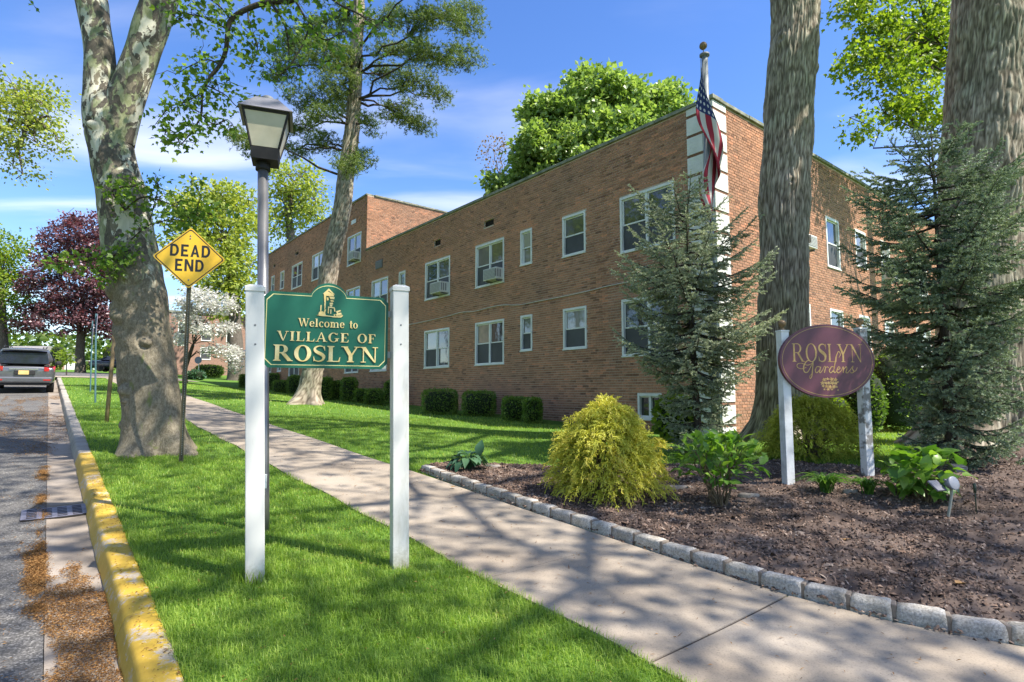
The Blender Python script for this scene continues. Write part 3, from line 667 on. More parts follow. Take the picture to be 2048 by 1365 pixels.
def brick_block(W, L_, dz=0.0):
    A = np.array(L_); n = len(A); j = rng.normal(0, .0012, (n, 2))
    u0, u1, z0 = A[:, 0], A[:, 1], A[:, 2]; z1 = z0 + COURSE - JNT
    f = j[:, 0]; bk = np.full(n, -.012); e = .0025
    def P(u, z, d): return np.stack([W.O[0] + W.D[0] * u + W.N[0] * d, W.O[1] + W.D[1] * u + W.N[1] * d, z], -1)
    V = np.stack([P(u0, z0, bk), P(u1, z0, bk), P(u1, z1, bk), P(u0, z1, bk), P(u0 + e, z0 + e, f), P(u1 - e, z0 + e, f), P(u1 - e, z1 - e, f), P(u0 + e, z1 - e, f)], 1)
    q = np.array([[4, 5, 6, 7], [0, 1, 5, 4], [1, 2, 6, 5], [2, 3, 7, 6], [3, 0, 4, 7]])
    if np.dot(np.cross([W.D[0], W.D[1], 0], [0, 0, 1]), [W.N[0], W.N[1], 0]) < 0: q = q[:, ::-1]
    F = (np.arange(n)[:, None, None] * 8 + q[None]).reshape(-1, 4)
    return V.reshape(-1, 3), F, np.repeat(A[:, 3], 8)
hl = Lwin + Lvent; hr = Rwin + Rvent
wall_mesh(WL, 'wall', 0, UB, .2, PH, [h for h in hl if h[1] <= UB + .01], m_mortar)
wall_mesh(WL, 'wall', UB, 34.4, .2, TH, [h for h in hl if h[0] >= UB], m_mortar)
wall_mesh(WR, 'wall', 0, 24, .2, PH, hr, m_mortar)
wall_mesh(WS, 'wall', 0, 11, PH, TH, [], m_mortar)
wall_mesh(WE, 'wall', 0, 11, .6, TH, [], m_mortar)
QL, QR = .67, .53
BL = bricks(WL, 0, UB, .42, PH, [h for h in hl if h[1] <= UB + .01], quoin=QL)
BL2 = bricks(WL, UB, 34.4, .72, TH, [h for h in hl if h[0] >= UB], phase=1)
BR = bricks(WR, 0, 24, .42, PH, hr, quoin=QR, phase=2)
BS = bricks(WS, 0, 11, PH + .02, TH, [], phase=3)
# the courses that show largest become single bricks
cand = []
for W, Ls in ((WL, BL), (WR, BR)):
    for k, (a, b, z, tnt) in enumerate(Ls):
        if b - a < .195: continue
        p = W.P((a + b) / 2, z); v = np.array([0, 0, EYE]) - p; d = np.linalg.norm(v); c = (v[0] * W.N[0] + v[1] * W.N[1]) / d
        dep = p[1] * cp_ + (p[2] - EYE) * sp_; pu = 1024 + FOC * p[0] / dep; pv = 682.5 - FOC * ((p[2] - EYE) * cp_ - p[1] * sp_) / dep
        hid = (W is WL and pu > 1215 and pv > 395) or (W is WR and not (1455 < pu < 1524 and pv < 430)) or (pv > 790)
        if not hid: cand.append((c / d ** 2, 0 if W is WL else 1, k))
cand.sort(reverse=True); single = {(w, k) for _, w, k in cand[:298]}
bm_unit = MB(); bm_unit.box((0, 0, 0), (MOD - JNT, .02, COURSE - JNT)); 
unit = np_mesh('brick', np.concatenate(bm_unit.V), [np.concatenate(f) for f in bm_unit.F.values()]); unit.materials.append(m_brick1)
restmb = MB()
for w, (W, Ls) in enumerate(((WL, BL), (WR, BR))):
    angz = math.atan2(W.D[1], W.D[0]); rest = []
    for k, (a, b, z, tnt) in enumerate(Ls):
        if (w, k) in single:
            o = bpy.data.objects.new('brick', unit); COL.objects.link(o); o.parent = bld
            p = W.P((a + b) / 2, z + (COURSE - JNT) / 2, -.01 + random.gauss(0, .0012)); o.location = tuple(p - np.array([CX, CY, .4])); o.rotation_euler = (0, 0, angz)
            o.scale = ((b - a) / (MOD - JNT), 1, 1)
        else: rest.append((a, b, z, tnt))
    V, F, T = brick_block(W, rest); restmb.add(V, [F], T)
for W, Ls in ((WL, BL2), (WS, BS)):
    V, F, T = brick_block(W, Ls); restmb.add(V, [F], T)
tag(restmb.build('brickwork', m_brick, bld, tint=True), kind='stuff')
# white painted quoins: six courses each, one recessed course between
for c in range(0, 17):
    za = .42 + c * 7 * COURSE; zb_ = min(za + 6 * COURSE, PH)
    if za > PH - .05: break
    mb = MB(); nb = max(1, int(round((zb_ - za) / COURSE)))
    WL.slab(mb, -.0, QL, za, zb_ - .006, -.06, .016); WR.slab(mb, -.016, QR, za, zb_ - .006, -.06, .0165)
    for k in range(nb):
        z = za + k * COURSE; e = .0016
        for W, q in ((WL, QL), (WR, QR)):
            st = -.0225; x = st + (.10 if k % 2 else 0)
            cutsx = [st] + [x + i * .2 for i in range(1, 4) if x + i * .2 < q - .05] + [q]
            for a, b in zip(cutsx[:-1], cutsx[1:]): W.slab(mb, a + (e if a > st else 0), b - (e if b < q else 0), z + e, min(z + COURSE, zb_) - e, -.02, .0185 + random.gauss(0, .0005))
    mb.build('quoin', m_qwhite, bld)
    mb = MB(); WL.slab(mb, 0, QL, zb_ - .008, min(zb_ + COURSE + .004, PH), -.06, .002); WR.slab(mb, 0, QR, zb_ - .008, min(zb_ + COURSE + .004, PH), -.06, .0025)
    o = mb.build('quoin_joint', m_brick, bld)
# roofs, copings
mb = MB(); c4 = [WL.P(0, 8.0, -.05), WL.P(UB, 8.0, -.05), WL.P(UB, 8.0, -20), WL.P(0, 8.0, -24)]; mb.add(c4, [[0, 1, 2, 3]])
c4 = [WL.P(UB, 10.7, -.05), WL.P(34.4, 10.7, -.05), WL.P(34.4, 10.7, -11), WL.P(UB, 10.7, -11)]; mb.add(c4, [[0, 1, 2, 3]])
mb.build('roof', m_roof, bld)
def coping(W, u0, u1, z):
    k = max(1, int(round((u1 - u0) / 1.2)))
    for i in range(k):
        a, b = u0 + (u1 - u0) * i / k, u0 + (u1 - u0) * (i + 1) / k
        mb = MB(); W.slab(mb, a + .004, b - .004, z, z + .085 + random.gauss(0, .003), -.34, .055 + random.gauss(0, .003)); mb.build('coping_stone', m_cop, bld, bevel=.008)
coping(WL, .36, UB - .0, PH); coping(WR, .36, 24, PH + .002); coping(WL, UB + .0, 34.4, TH); coping(WS, .36, 11, TH + .002)
mb = MB(); WL.slab(mb, -.06, .36, PH + .004, PH + .10, -.36, .062); mb.build('coping_stone', m_cop, bld, bevel=.008)
# windows
def window(W, h, parent=None, screen=True, ajar=None):
    parent = parent or bld
    u0, u1, z0, z1, leaves = h; fw = .062; mb = MB(); d0, d1 = -.105, .012
    W.slab(mb, u0, u0 + fw, z0, z1, d0, d1); W.slab(mb, u1 - fw, u1, z0, z1, d0, d1 + .001)
    W.slab(mb, u0 + fw, u1 - fw, z1 - fw * 1.1, z1, d0, d1 - .001); W.slab(mb, u0 + fw, u1 - fw, z0, z0 + .05, d0, d1 - .001)
    cols = [(u0 + fw, u1 - fw)]
    if leaves != SGL:
        m_ = (u0 + u1) / 2; W.slab(mb, m_ - .035, m_ + .035, z0 + .05, z1 - fw * 1.1, d0, -.012); cols = [(u0 + fw, m_ - .035), (m_ + .035, u1 - fw)]
    w = mb.build('window', m_white, parent, bevel=.004)
    mb = MB(); W.slab(mb, u0 - .015, u1 + .015, z0 - .032, z0 + .002, -.02, .034); mb.build('sill', m_white, w, bevel=.004)
    for (a, b) in cols:
        za, zb_ = z0 + .05, z1 - fw * 1.1; zm = (za + zb_) / 2 + (.0 if leaves != 3 else 0); t = .032
        if leaves == 3:
            mb = MB(); W.slab(mb, a, b, za, za + t, -.085, -.05); W.slab(mb, a, b, zb_ - t, zb_, -.085, -.05); mb.build('sash', m_white, w)
            mb = MB(); W.slab(mb, a, b, za, zb_, -.10, -.075); mb.build('pane', m_glass, w); continue
        mb = MB()
        for (p, q, e0, e1) in ((zm - .018, zb_, -.075, -.04), (za, zm + .018, -.10, -.0755)):
            W.slab(mb, a, a + t, p, q, e0, e1); W.slab(mb, b - t, b, p, q, e0, e1 + .0005)
            W.slab(mb, a + t, b - t, q - t * 1.15, q, e0, e1 - .0005); W.slab(mb, a + t, b - t, p, p + t * 1.15, e0, e1 - .0005)
        mb.build('sash', m_white, w)
        mb = MB(); W.slab(mb, a + t, b - t, zm + .02, zb_ - t, -.066, -.056); mb.build('pane', m_glass, w)
        mb = MB(); W.slab(mb, a + t, b - t, za + t, zm - .02, -.098, -.088); mb.build('pane', m_glass, w)
        if random.random() < .85 and W is not None:
            mb = MB(); W.slab(mb, a + .002, b - .002, za + .002, zm - .016, -.062, -.056); s_ = mb.build('insect_screen', m_scr, w)
            mb = MB(); W.slab(mb, a + .02, a + .045, za, zm, -.056, -.05)
    return w
for h in Lwin: window(WL, h)
for h in Rwin: window(WR, h)
for (W, Ls) in ((WL, Lvent), (WR, Rvent)):
    for h in Ls:
        mb = MB(); W.slab(mb, h[0] + .01, h[1] - .01, h[2] + .01, h[3] - .01, -.12, -.07); v = mb.build('vent', m_dark, bld)
        mb = MB()
        for k in range(3): W.slab(mb, h[0] + .01, h[1] - .01, h[2] + .03 + k * .06, h[2] + .04 + k * .06, -.07, -.045)
        mb.build('louvre', m_dark, v)
mb = MB(); WL.slab(mb, 19.29, 19.83, 9.82, 10.02, -.01, .012); mb.build('vent_cover', m_white, bld, bevel=.005)
m_gray = M("grey_louvre_metal", (.15, .155, .16), (.2, .2, .2), 4, .6)
mb = MB(); WL.slab(mb, 16.3, 16.98, 7.09, 7.46, -.01, .03); v = mb.build('louvre_vent', m_gray, bld, bevel=.006)
mb = MB()
for k in range(5): WL.slab(mb, 16.34, 16.94, 7.12 + k * .065, 7.15 + k * .065, .03, .045)
mb.build('louvre', m_gray, v)
# the cable slung along the facade
cu = [.7, 2, 3.1, 4.0, 5.0, 6.0, 6.8, 7.6, 8.3, 9.2, 10.0, 10.8, 12.2, 13.7, 16, 18, 22]; cz = [4.40, 4.36, 4.35, 4.31, 4.29, 4.285, 4.28, 4.37, 4.375, 4.34, 4.39, 4.35, 4.31, 4.29, 4.27, 4.3, 4.28]
m_cable = M("grey_cable", (.52, .48, .42), (.62, .58, .51), 3, .6)
P = smoothline(np.array([WL.P(u, z, .022) for u, z in zip(cu, cz)]), 160); mb = MB(); mb.tube(P, .0145, 6); mb.build('cable', m_cable, bld, True)
# lime streaks are left to the brick material; a conduit at the quoin's foot
# air conditioners
m_ac = M("aircon_casing", (.60, .60, .55), (.68, .68, .63), 4, .5); m_acg = M("aircon_grille", (.22, .23, .22), (.30, .30, .29), 30, .6)
def aircon(W, u0, u1, z0, z1, out, label):
    p = W.P((u0 + u1) / 2, z0, out / 2); th = thing('air_conditioner', label, 'air conditioner', p, 'air conditioners in the windows')
    mb = MB(); W.slab(mb, u0, u1, z0, z1, -.05, out); c = mb.build('casing', m_ac, th, bevel=.012)
    mb = MB(); W.slab(mb, u0 + .03, u1 - .03, z0 + .03, z1 - .03, out, out + .004); mb.build('rear_grille', m_acg, th)
    mb = MB()
    for k in range(7): zf = z0 + .06 + (z1 - z0 - .12) * k / 6; W.slab(mb, u0 + .035, u1 - .035, zf - .004, zf + .004, out + .004, out + .011)
    mb.build('fin', m_ac, th)
    mb = MB()
    for k in range(3): d = .10 + k * .095; W.slab(mb, u0 - .003, u0, z0 + .07, z1 - .06, d, d + .06)
    mb.build('side_vent', m_acg, th)
    mb = MB(); W.slab(mb, u0 + .05, u0 + .09, z0 - .05, z0, -.02, out * .8); W.slab(mb, u1 - .09, u1 - .05, z0 - .05, z0, -.02, out * .8); mb.build('bracket', m_gray, th)
aircon(WL, 10.88, 11.62, 5.22, 5.62, .36, 'white air conditioner in the upper double window second from the green sign')
aircon(WL, 7.62, 8.32, 5.22, 5.60, .30, 'white air conditioner in the upper double window next to the narrow window')
aircon(WL, 18.68, 19.32, 7.87, 8.25, .34, 'white air conditioner in the top window of the taller rear section')
aircon(WR, 3.92, 4.50, 5.38, 5.72, .26, 'air conditioner on the sunlit side wall showing beside the right edge of the oak trunk')
aircon(WR, 9.98, 10.66, 5.28, 5.64, .34, 'air conditioner on the sunlit side wall half hidden by spruce branches')
# ============================================================ lettering made of strokes
def arc(cx, cy, rx, ry, a0, a1, n): t = np.radians(np.linspace(a0, a1, n)); return np.stack([cx + rx * np.cos(t), cy + ry * np.sin(t)], -1)
def ring(cx, cy, rx, ry, tx, ty, a0, a1, n=22):
    """stressed round stroke: thick (tx) at the sides, thin (ty) at top and bottom; list of quads"""
    o = arc(cx, cy, rx, ry, a0, a1, n); i = arc(cx, cy, rx - tx, ry - ty, a0, a1, n)
    return [np.array([o[k], o[k + 1], i[k + 1], i[k]]) for k in range(n - 1)]
def R4(x0, y0, x1, y1): return [np.array([(x0, y0), (x1, y0), (x1, y1), (x0, y1)])]
def PL(*p): return [np.array(p, float)]
def pen(P, w, n=None):
    """a pen line of varying width along points"""
    P = np.asarray(P, float); n = n or len(P) * 6; Q = smoothline(P, n); T = np.gradient(Q, axis=0); T /= np.maximum(np.linalg.norm(T, axis=1, keepdims=True), 1e-9)
    N = np.stack([-T[:, 1], T[:, 0]], -1); W = np.interp(np.linspace(0, 1, n), np.linspace(0, 1, len(np.atleast_1d(w))), np.atleast_1d(w)) if np.ndim(w) else np.full(n, w)
    A = Q + N * W[:, None] / 2; B = Q - N * W[:, None] / 2
    return [np.array([A[k], A[k + 1], B[k + 1], B[k]]) for k in range(n - 1)]
def serif_glyph(c, th=.19, tn=.06, sf=.05):
    """roman letters, cap height 1; returns polygons and advance width"""
    g_ = []; h = sf
    def stem(x, y0=0., y1=1., lo=True, hi=True, w=None):
        w = w or th; s = R4(x, y0, x + w, y1)
        if lo: s += PL((x - .09, y0), (x + w + .09, y0), (x + w + .09, y0 + h * .6), (x + w, y0 + h * 1.9), (x, y0 + h * 1.9), (x - .09, y0 + h * .6))
        if hi: s += PL((x - .09, y1), (x + w + .09, y1), (x + w + .09, y1 - h * .6), (x + w, y1 - h * 1.9), (x, y1 - h * 1.9), (x - .09, y1 - h * .6))
        return s
    def dg(x0, y0, x1, y1, w): return PL((x0, y0), (x0 + w, y0), (x1 + w, y1), (x1, y1))
    def sr_(x, y, w=.30): return R4(x - w / 2, y - (h if y > .5 else 0), x + w / 2, y + (0 if y > .5 else h))
    if c == 'I': g_ = stem(.11); w = .11 + th + .11
    elif c == 'L': g_ = stem(.1) + R4(.1, 0, .66, h * 1.15) + PL((.60, 0), (.68, 0), (.72, .30), (.685, .30), (.60, h)); w = .74
    elif c == 'E' or c == 'F':
        g_ = stem(.1) + R4(.1, 1 - h * 1.15, .64, 1) + PL((.60, 1), (.67, 1), (.685, .74), (.655, .74), (.58, 1 - h)) + R4(.2, .5 - h / 2, .5, .5 + h / 2) + R4(.46, .38, .50, .63)
        if c == 'E': g_ += R4(.1, 0, .66, h * 1.15) + PL((.60, 0), (.68, 0), (.725, .29), (.69, .29), (.58, h))
        w = .74 if c == 'E' else .70
    elif c == 'O': g_ = ring(.46, .5, .44, .515, th * 1.02, tn, 0, 360, 40); w = .92
    elif c == 'C': g_ = ring(.46, .5, .44, .515, th, tn, 42, 318, 34); w = .9
    elif c == 'G': g_ = ring(.46, .5, .44, .515, th, tn, 40, 322, 34) + R4(.66, .10, .66 + th, .42) + R4(.56, .42 - h, .95, .42) + PL((.80, .82), (.84, .98), (.80, 1.0), (.77, .72)); w = .97
    elif c == 'R':
        g_ = stem(.1) + R4(.1, 1 - tn, .44, 1) + R4(.25, .47, .46, .47 + tn) + ring(.43, .735, .31, .265, th * .95, tn, -90, 90, 20) + dg(.40, .47, .74, 0.0, th * 1.12) + R4(.72, 0, 1.0, h); w = .98
    elif c == 'S':
        P = [(.60, .80), (.55, .93), (.36, .985), (.14, .89), (.11, .72), (.24, .585), (.46, .46), (.575, .32), (.52, .11), (.31, .018), (.12, .08), (.075, .22)]
        g_ = pen(P, [.035, .05, .055, .10, .15, .19, .20, .18, .11, .055, .05, .035], 46) + PL((.61, .70), (.645, .70), (.625, 1.0), (.59, .97)) + PL((.035, .31), (.07, .31), (.10, .05), (.05, 0.0)); w = .68
    elif c == 'Y': g_ = stem(.37, 0, .45, hi=False) + PL((.06, 1), (.06 + th * 1.1, 1), (.37 + th, .45), (.37, .40)) + PL((.80, 1), (.87, 1), (.37 + th, .42), (.37 + th - .07, .50)) + sr_(.15, 1, .36) + sr_(.83, 1, .30); w = .95
    elif c == 'N': g_ = R4(.14, 0, .14 + tn, 1) + PL((.03, 1), (.03 + th * 1.25, 1), (.86, .0), (.78, 0)) + R4(.80, 0, .80 + tn, 1) + sr_(.17, 0, .28) + sr_(.83, 1, .30) + sr_(.10, 1, .22); w = 1.0
    elif c == 'V': g_ = PL((.04, 1), (.04 + th * 1.1, 1), (.52, 0), (.43, 0)) + PL((.76, 1), (.82, 1), (.52, 0), (.47, .08)) + sr_(.13, 1, .34) + sr_(.79, 1, .28); w = .92
    elif c == 'A': g_ = PL((.42, 1), (.50, 1), (.86, 0), (.86 - th * 1.1, 0)) + PL((.42, 1), (.46, .92), (.15, 0), (.09, 0)) + R4(.22, .30, .66, .30 + tn) + sr_(.12, 0, .28) + sr_(.78, 0, .36); w = .94
    elif c == 'W': g_ = PL((.04, 1), (.04 + th, 1), (.42, 0), (.34, 0)) + PL((.60, 1), (.66, 1), (.42, 0), (.37, .06)) + PL((.52, 1), (.52 + th, 1), (.90, 0), (.82, 0)) + PL((1.10, 1), (1.16, 1), (.90, 0), (.85, .06)) + sr_(.12, 1, .32) + sr_(.60, 1, .26) + sr_(1.12, 1, .26); w = 1.22
    elif c == 'e': g_ = ring(.29, .34, .28, .355, th * .92, tn, 12, 325, 30) + R4(.10, .33, .54, .33 + tn); w = .60
    elif c == 'l': g_ = stem(.08, 0, 1.02, hi=False) + R4(-.01, .97, .1, 1.02); w = .38
    elif c == 'c': g_ = ring(.29, .34, .28, .355, th * .92, tn, 42, 320, 28) + arc_ball(.44, .55, .07); w = .56
    elif c == 'o': g_ = ring(.31, .34, .30, .355, th * .9, tn, 0, 360, 32); w = .64
    elif c == 'm':
        g_ = stem(.08, 0, .68, hi=False) + ring(.36, .44, .20, .25, th * .85, tn, 0, 150, 14) + stem(.56 - th * .85, 0, .44, hi=False, w=th * .85) + ring(.76, .44, .20, .25, th * .85, tn, 0, 150, 14) + stem(.96 - th * .85, 0, .44, hi=False, w=th * .85) + R4(0, .63, .1, .68); w = 1.08
    elif c == 't': g_ = stem(.12, .05, .92, lo=False, hi=False) + R4(.01, .62, .42, .62 + tn) + ring(.30, .16, .18, .17, th * .8, tn, 190, 320, 12); w = .46
    else: w = .38
    return g_, w
def arc_ball(x, y, r): return [arc(x, y, r, r, 0, 330, 10)]
def set_text(mb, text, x0, x1, y0, h, fr, z0, dz, track=.05, **k):
    """roman text stretched between x0 and x1, baseline y0, cap height h"""
    adv = []; x = 0
    for c in text:
        _, w = serif_glyph(c, **k); adv.append(x); x += w + track
    tot = x - track; sx = (x1 - x0) / tot; n = 0
    for c, a in zip(text, adv):
        for p in serif_glyph(c, **k)[0]:
            mb.prism(np.stack([x0 + (a + p[:, 0]) * sx, y0 + p[:, 1] * h], -1), z0, z0 + dz + (n % 7) * .00006, fr); n += 1

# ------------------------------------------------------------ the green village sign
def vinyl_mat():
    m, n, l, b = new_mat("white_vinyl_post"); t = noise(n, l, 2, 4); r = ramp(n, [(.35, (.57, .555, .51)), (.65, (.63, .615, .57))]); l.new(t.outputs['Fac'], r.inputs[0])
    c = n.new('ShaderNodeTexCoord'); sp = n.new('ShaderNodeSeparateXYZ'); l.new(c.outputs['Object'], sp.inputs[0]); t2 = noise(n, l, 26, 5, .7); ad = n.new('ShaderNodeMath'); ad.operation = 'MULTIPLY_ADD'; l.new(t2.outputs['Fac'], ad.inputs[0]); ad.inputs[1].default_value = -.30; l.new(sp.outputs['Z'], ad.inputs[2])
    mr = n.new('ShaderNodeMapRange'); mr.inputs['From Min'].default_value = .02; mr.inputs['From Max'].default_value = -.14; mr.inputs['To Max'].default_value = .75; l.new(ad.outputs[0], mr.inputs['Value']); mx = n.new('ShaderNodeMix'); mx.data_type = 'RGBA'; l.new(mr.outputs[0], mx.inputs['Factor']); l.new(r.outputs[0], mx.inputs[6]); mx.inputs[7].default_value = (.20, .19, .11, 1)
    t3 = noise(n, l, 9, 6, .75, sc3=(1, 1, .2)); r3 = ramp(n, [(.30, (.80, .79, .75)), (.45, (1, 1, 1))]); l.new(t3.outputs['Fac'], r3.inputs[0]); m3 = n.new('ShaderNodeMix'); m3.data_type = 'RGBA'; m3.blend_type = 'MULTIPLY'; m3.inputs['Factor'].default_value = 1; l.new(mx.outputs[2], m3.inputs[6]); l.new(r3.outputs[0], m3.inputs[7]); l.new(m3.outputs[2], b.inputs['Base Color']); b.inputs['Roughness'].default_value = .45; bump(n, l, b, t3.outputs['Fac'], .06, .01); return m
m_vinyl = vinyl_mat()
def green_mat():
    m, n, l, b = new_mat("green_sign_paint"); t = noise(n, l, 2.2, 3); r = ramp(n, [(.3, (.005, .085, .050)), (.7, (.008, .115, .068))]); l.new(t.outputs['Fac'], r.inputs[0]); l.new(r.outputs[0], b.inputs['Base Color'])
    b.inputs['Roughness'].default_value = .5; b.inputs['Specular IOR Level'].default_value = .35; return m
m_green = green_mat()
m_gold = M("gold_leaf", (.62, .45, .15), (.78, .63, .31), 14, .42, .1, 60, metal=.12, spec=.5)
m_goldline = M("cream_gold_line", (.62, .56, .22), (.70, .64, .30), 10, .5)
pL, pR = gp(511, 1160), gp(799, 1134)
zS = min(pL[2], pR[2])
dirS = (pR - pL); dirS[2] = 0; dirS /= np.linalg.norm(dirS); spanS = np.linalg.norm((pR - pL)[:2])
topL, topR = at(511, 577, pL[1])[2], at(799, 577, pR[1])[2]
sgn = thing('welcome_sign', 'green and gold village welcome sign between two white posts on the verge', 'sign', (*(pL + pR)[:2] / 2, zS))
nS = np.array([dirS[1], -dirS[0], 0]); axS = np.array([dirS, -nS, [0, 0, 1]])
pw = .127
def unit3(v): return v / np.linalg.norm(v)
TOPX = (at(511, 577, pL[1])[0], at(799, 577, pR[1])[0])
for p, tz in ((pL, topL), (pR, topR)):
    zb_ = g(p[0], p[1]) - .15; mb = MB(); px_ = TOPX[0 if p is pL else 1]; axl = np.array([dirS, -nS, unit3(np.array([px_ - p[0], 0, tz - p[2]]))]); mb.box(((p[0] + px_) / 2, p[1], (zb_ + tz) / 2), (pw, pw, tz - zb_), axl); po = mb.build('post', m_vinyl, sgn, bevel=.006)
    mb = MB(); h = pw / 2 + .006; c = np.array([px_, p[1], 0])
    q = [c + dirS * a * h + nS * b * h + [0, 0, z] for z in (tz - .03, tz + .004) for a, b in ((-1, -1), (1, -1), (1, 1), (-1, 1))] + [c + dirS * a * h * .55 + nS * b * h * .55 + [0, 0, tz + .022] for a, b in ((-1, -1), (1, -1), (1, 1), (-1, 1))]
    F = [np.array([[0, 1, 5, 4], [1, 2, 6, 5], [2, 3, 7, 6], [3, 0, 4, 7], [4, 5, 9, 8], [5, 6, 10, 9], [6, 7, 11, 10], [7, 4, 8, 11], [8, 9, 10, 11]])[:, ::-1]]
    mb.add(q, F); mb.build('post_cap', m_vinyl, po, bevel=.003)
# panel, measured in photograph pixels from its middle (655, 664) and scaled to the space between the posts
PW = spanS - pw * .86; sc = PW / 250.0
midS = (pL + pR) / 2; zc = at(655, 664, midS[1])[2]
frS = frame((at(655, 664, midS[1])[0], midS[1], zc), dirS, (0, 0, 1))
def sx(P): P = np.asarray(P, float); return P * [sc, sc]
def panel_outline(i):
    """outline inset by i pixels"""
    W2, B, T, c = 125.3 - i, -77 + i, 78.5 - i, 12
    L_ = [(-W2, B + c), (-W2 + 5, B + 7), (-W2 + c, B), (W2 - c, B), (W2 - 5, B + 7), (W2, B + c), (W2, T - c), (W2 - 5, T - 7), (W2 - c, T)]
    a = arc(1, 64, 39 - i * .35, 38.5 - i, 22, 158, 24)
    L_ += [(37.5 - i * .3, T)] + [tuple(p) for p in a] + [(-35.5 + i * .3, T), (-W2 + c, T), (-W2 + 5, T - 7), (-W2, T - c)]
    return np.array(L_)
mb = MB(); mb.prism(sx(panel_outline(0)), -.022, .022, frS); pan = mb.build('sign_panel', m_green, sgn)
mb = MB(); o_, i_ = panel_outline(5.2), panel_outline(6.6)
for k in range(len(o_)):
    k2 = (k + 1) % len(o_); mb.prism(sx([o_[k], o_[k2], i_[k2], i_[k]]), .0222, .0232 + (k % 5) * .00005, frS)
mb.build('border_line', m_goldline, pan)
def carved(name, text, x0, x1, base, cap, mat, dz=.006, **k):
    mb = MB(); set_text(mb, text, x0 * sc, x1 * sc, base * sc, cap * sc, frS, .0222, dz, **k); o = mb.build(name, mat, pan); return o
def P_(x, y): return x - 655, 664 - y
carved('lettering', 'Welcome', -58.5, 34, 664 - 655.4, 16.8, m_gold, th=.17, tn=.055); carved('lettering', 'to', 43.5, 61, 664 - 655.4, 16.8, m_gold, th=.17, tn=.055)
carved('lettering', 'VILLAGE', -97.6, 43, 664 - 686, 19.4, m_gold, track=.1); carved('lettering', 'OF', 60.5, 98.6, 664 - 686, 19.4, m_gold, track=.1)
carved('lettering', 'ROSLYN', -104.5, 105, 664 - 727.5, 33, m_gold, .008, track=.06, th=.21)
# a gilt tower emblem above the words
mb = MB(); tw = []
def ep(*pts): tw.append(np.array([P_(480 + x / 4.55, 540 + y / 4.55) for x, y in pts]))
ep((742, 205), (795, 150), (852, 205), (830, 200), (795, 172), (765, 203)); ep((750, 195), (790, 180), (840, 205), (845, 225), (752, 222))
ep((752, 222), (772, 222), (770, 300), (756, 285)); ep((800, 228), (850, 232), (846, 252), (812, 250)); ep((778, 240), (792, 236), (796, 262), (780, 268)); ep((812, 258), (838, 262), (846, 275), (815, 276))
ep((756, 290), (770, 300), (768, 345), (760, 352)); ep((804, 288), (835, 284), (838, 300), (808, 306)); ep((806, 310), (832, 306), (828, 325), (810, 322)); ep((760, 355), (775, 352), (768, 388), (752, 392))
ep((722, 318), (734, 312), (732, 372), (722, 380)); ep((792, 325), (852, 330), (855, 340), (792, 335)); ep((792, 335), (802, 337), (800, 392), (790, 388)); ep((846, 340), (856, 340), (860, 372), (850, 370)); ep((815, 352), (824, 352), (822, 395), (814, 395))
ep((712, 382), (740, 372), (768, 392), (775, 408), (706, 410)); ep((690, 412), (760, 408), (830, 416), (900, 414), (935, 405), (915, 424), (850, 426), (800, 420), (740, 420))
ep((866, 368), (905, 352), (912, 362), (872, 380)); ep((872, 384), (915, 378), (918, 390), (880, 396)); ep((862, 396), (918, 396), (930, 404), (870, 408)); ep((874, 362), (886, 362), (884, 410), (872, 410)); ep((846, 400), (858, 396), (860, 412), (848, 412))
for k, p in enumerate(tw): mb.prism(p * sc, .0222, .0265 + (k % 7) * .0001, frS)
mb.build('tower_emblem', m_gold, pan)
mb = MB()
for s_ in (-1, 1):
    for y in (45, -45): mb.box(frS[0] + frS[1] * s_ * (PW / 2 + .01) + frS[2] * y * sc - frS[3] * .03, (.06, .02, .05), axS)
mb.build('bracket', m_vinyl, sgn)
for p, q_ in ((pL, TOPX[0]), (pR, TOPX[1])):
    for v_ in (652, 690):
        zc_ = at(511, v_, p[1])[2]; f_ = (zc_ - p[2]) / (topL - p[2]); mb = MB(); mb.lathe(np.array([p[0] + (q_ - p[0]) * f_, p[1], zc_]) + nS * (pw / 2 - .001), [(.007, 0), (.007, .003), (.004, .005)], 10, nS); mb.build('screw', m_gray, sgn)

# ------------------------------------------------------------ street lamp
m_lblack = M("black_lamp_metal", (.014, .013, .012), (.024, .022, .021), 8, .6, .15, 60, spec=.2); m_lpole = M("grey_lamp_pole", (.17, .17, .17), (.23, .225, .22), 2.5, .36, .1, 20, metal=.6)
m_lroof = M("lamp_roof_metal", (.17, .165, .185), (.24, .235, .25), 6, .5, metal=.3); m_lglass = M("frosted_lamp_glass", (.38, .345, .245), (.50, .46, .345), 3, .4, .05, 30)
lp = gp(526, 1062); YL = lp[1]
lampo = thing('street_lamp', 'grey street lamp post with a four sided frosted lantern behind the green sign', 'street lamp', lp)
zt = at(526, 338, YL)[2]
lt = at(526, 338, YL); mb = MB(); mb.tube([lp - (lt - lp) * .03, lp + (lt - lp) * .1, lt], [.056, .054, .048], 24); mb.build('pole', m_lpole, lampo, True); lb = lp; lp = lt
mb = MB(); mb.lathe((lp[0], lp[1], zt - .02), [(.066, 0), (.068, .02), (.062, .05), (.066, .085)], 24); mb.build('collar', m_lblack, lampo, True)
z0, z1, z2, z3 = at(526, 327, YL)[2], at(526, 305, YL)[2], at(530, 238, YL)[2], at(530, 206, YL)[2]
ca, sa = math.cos(math.radians(20)), math.sin(math.radians(20)); u1, u2 = np.array([ca, sa, 0]), np.array([-sa, ca, 0]); c0 = np.array([lp[0] + .02, lp[1], 0.])
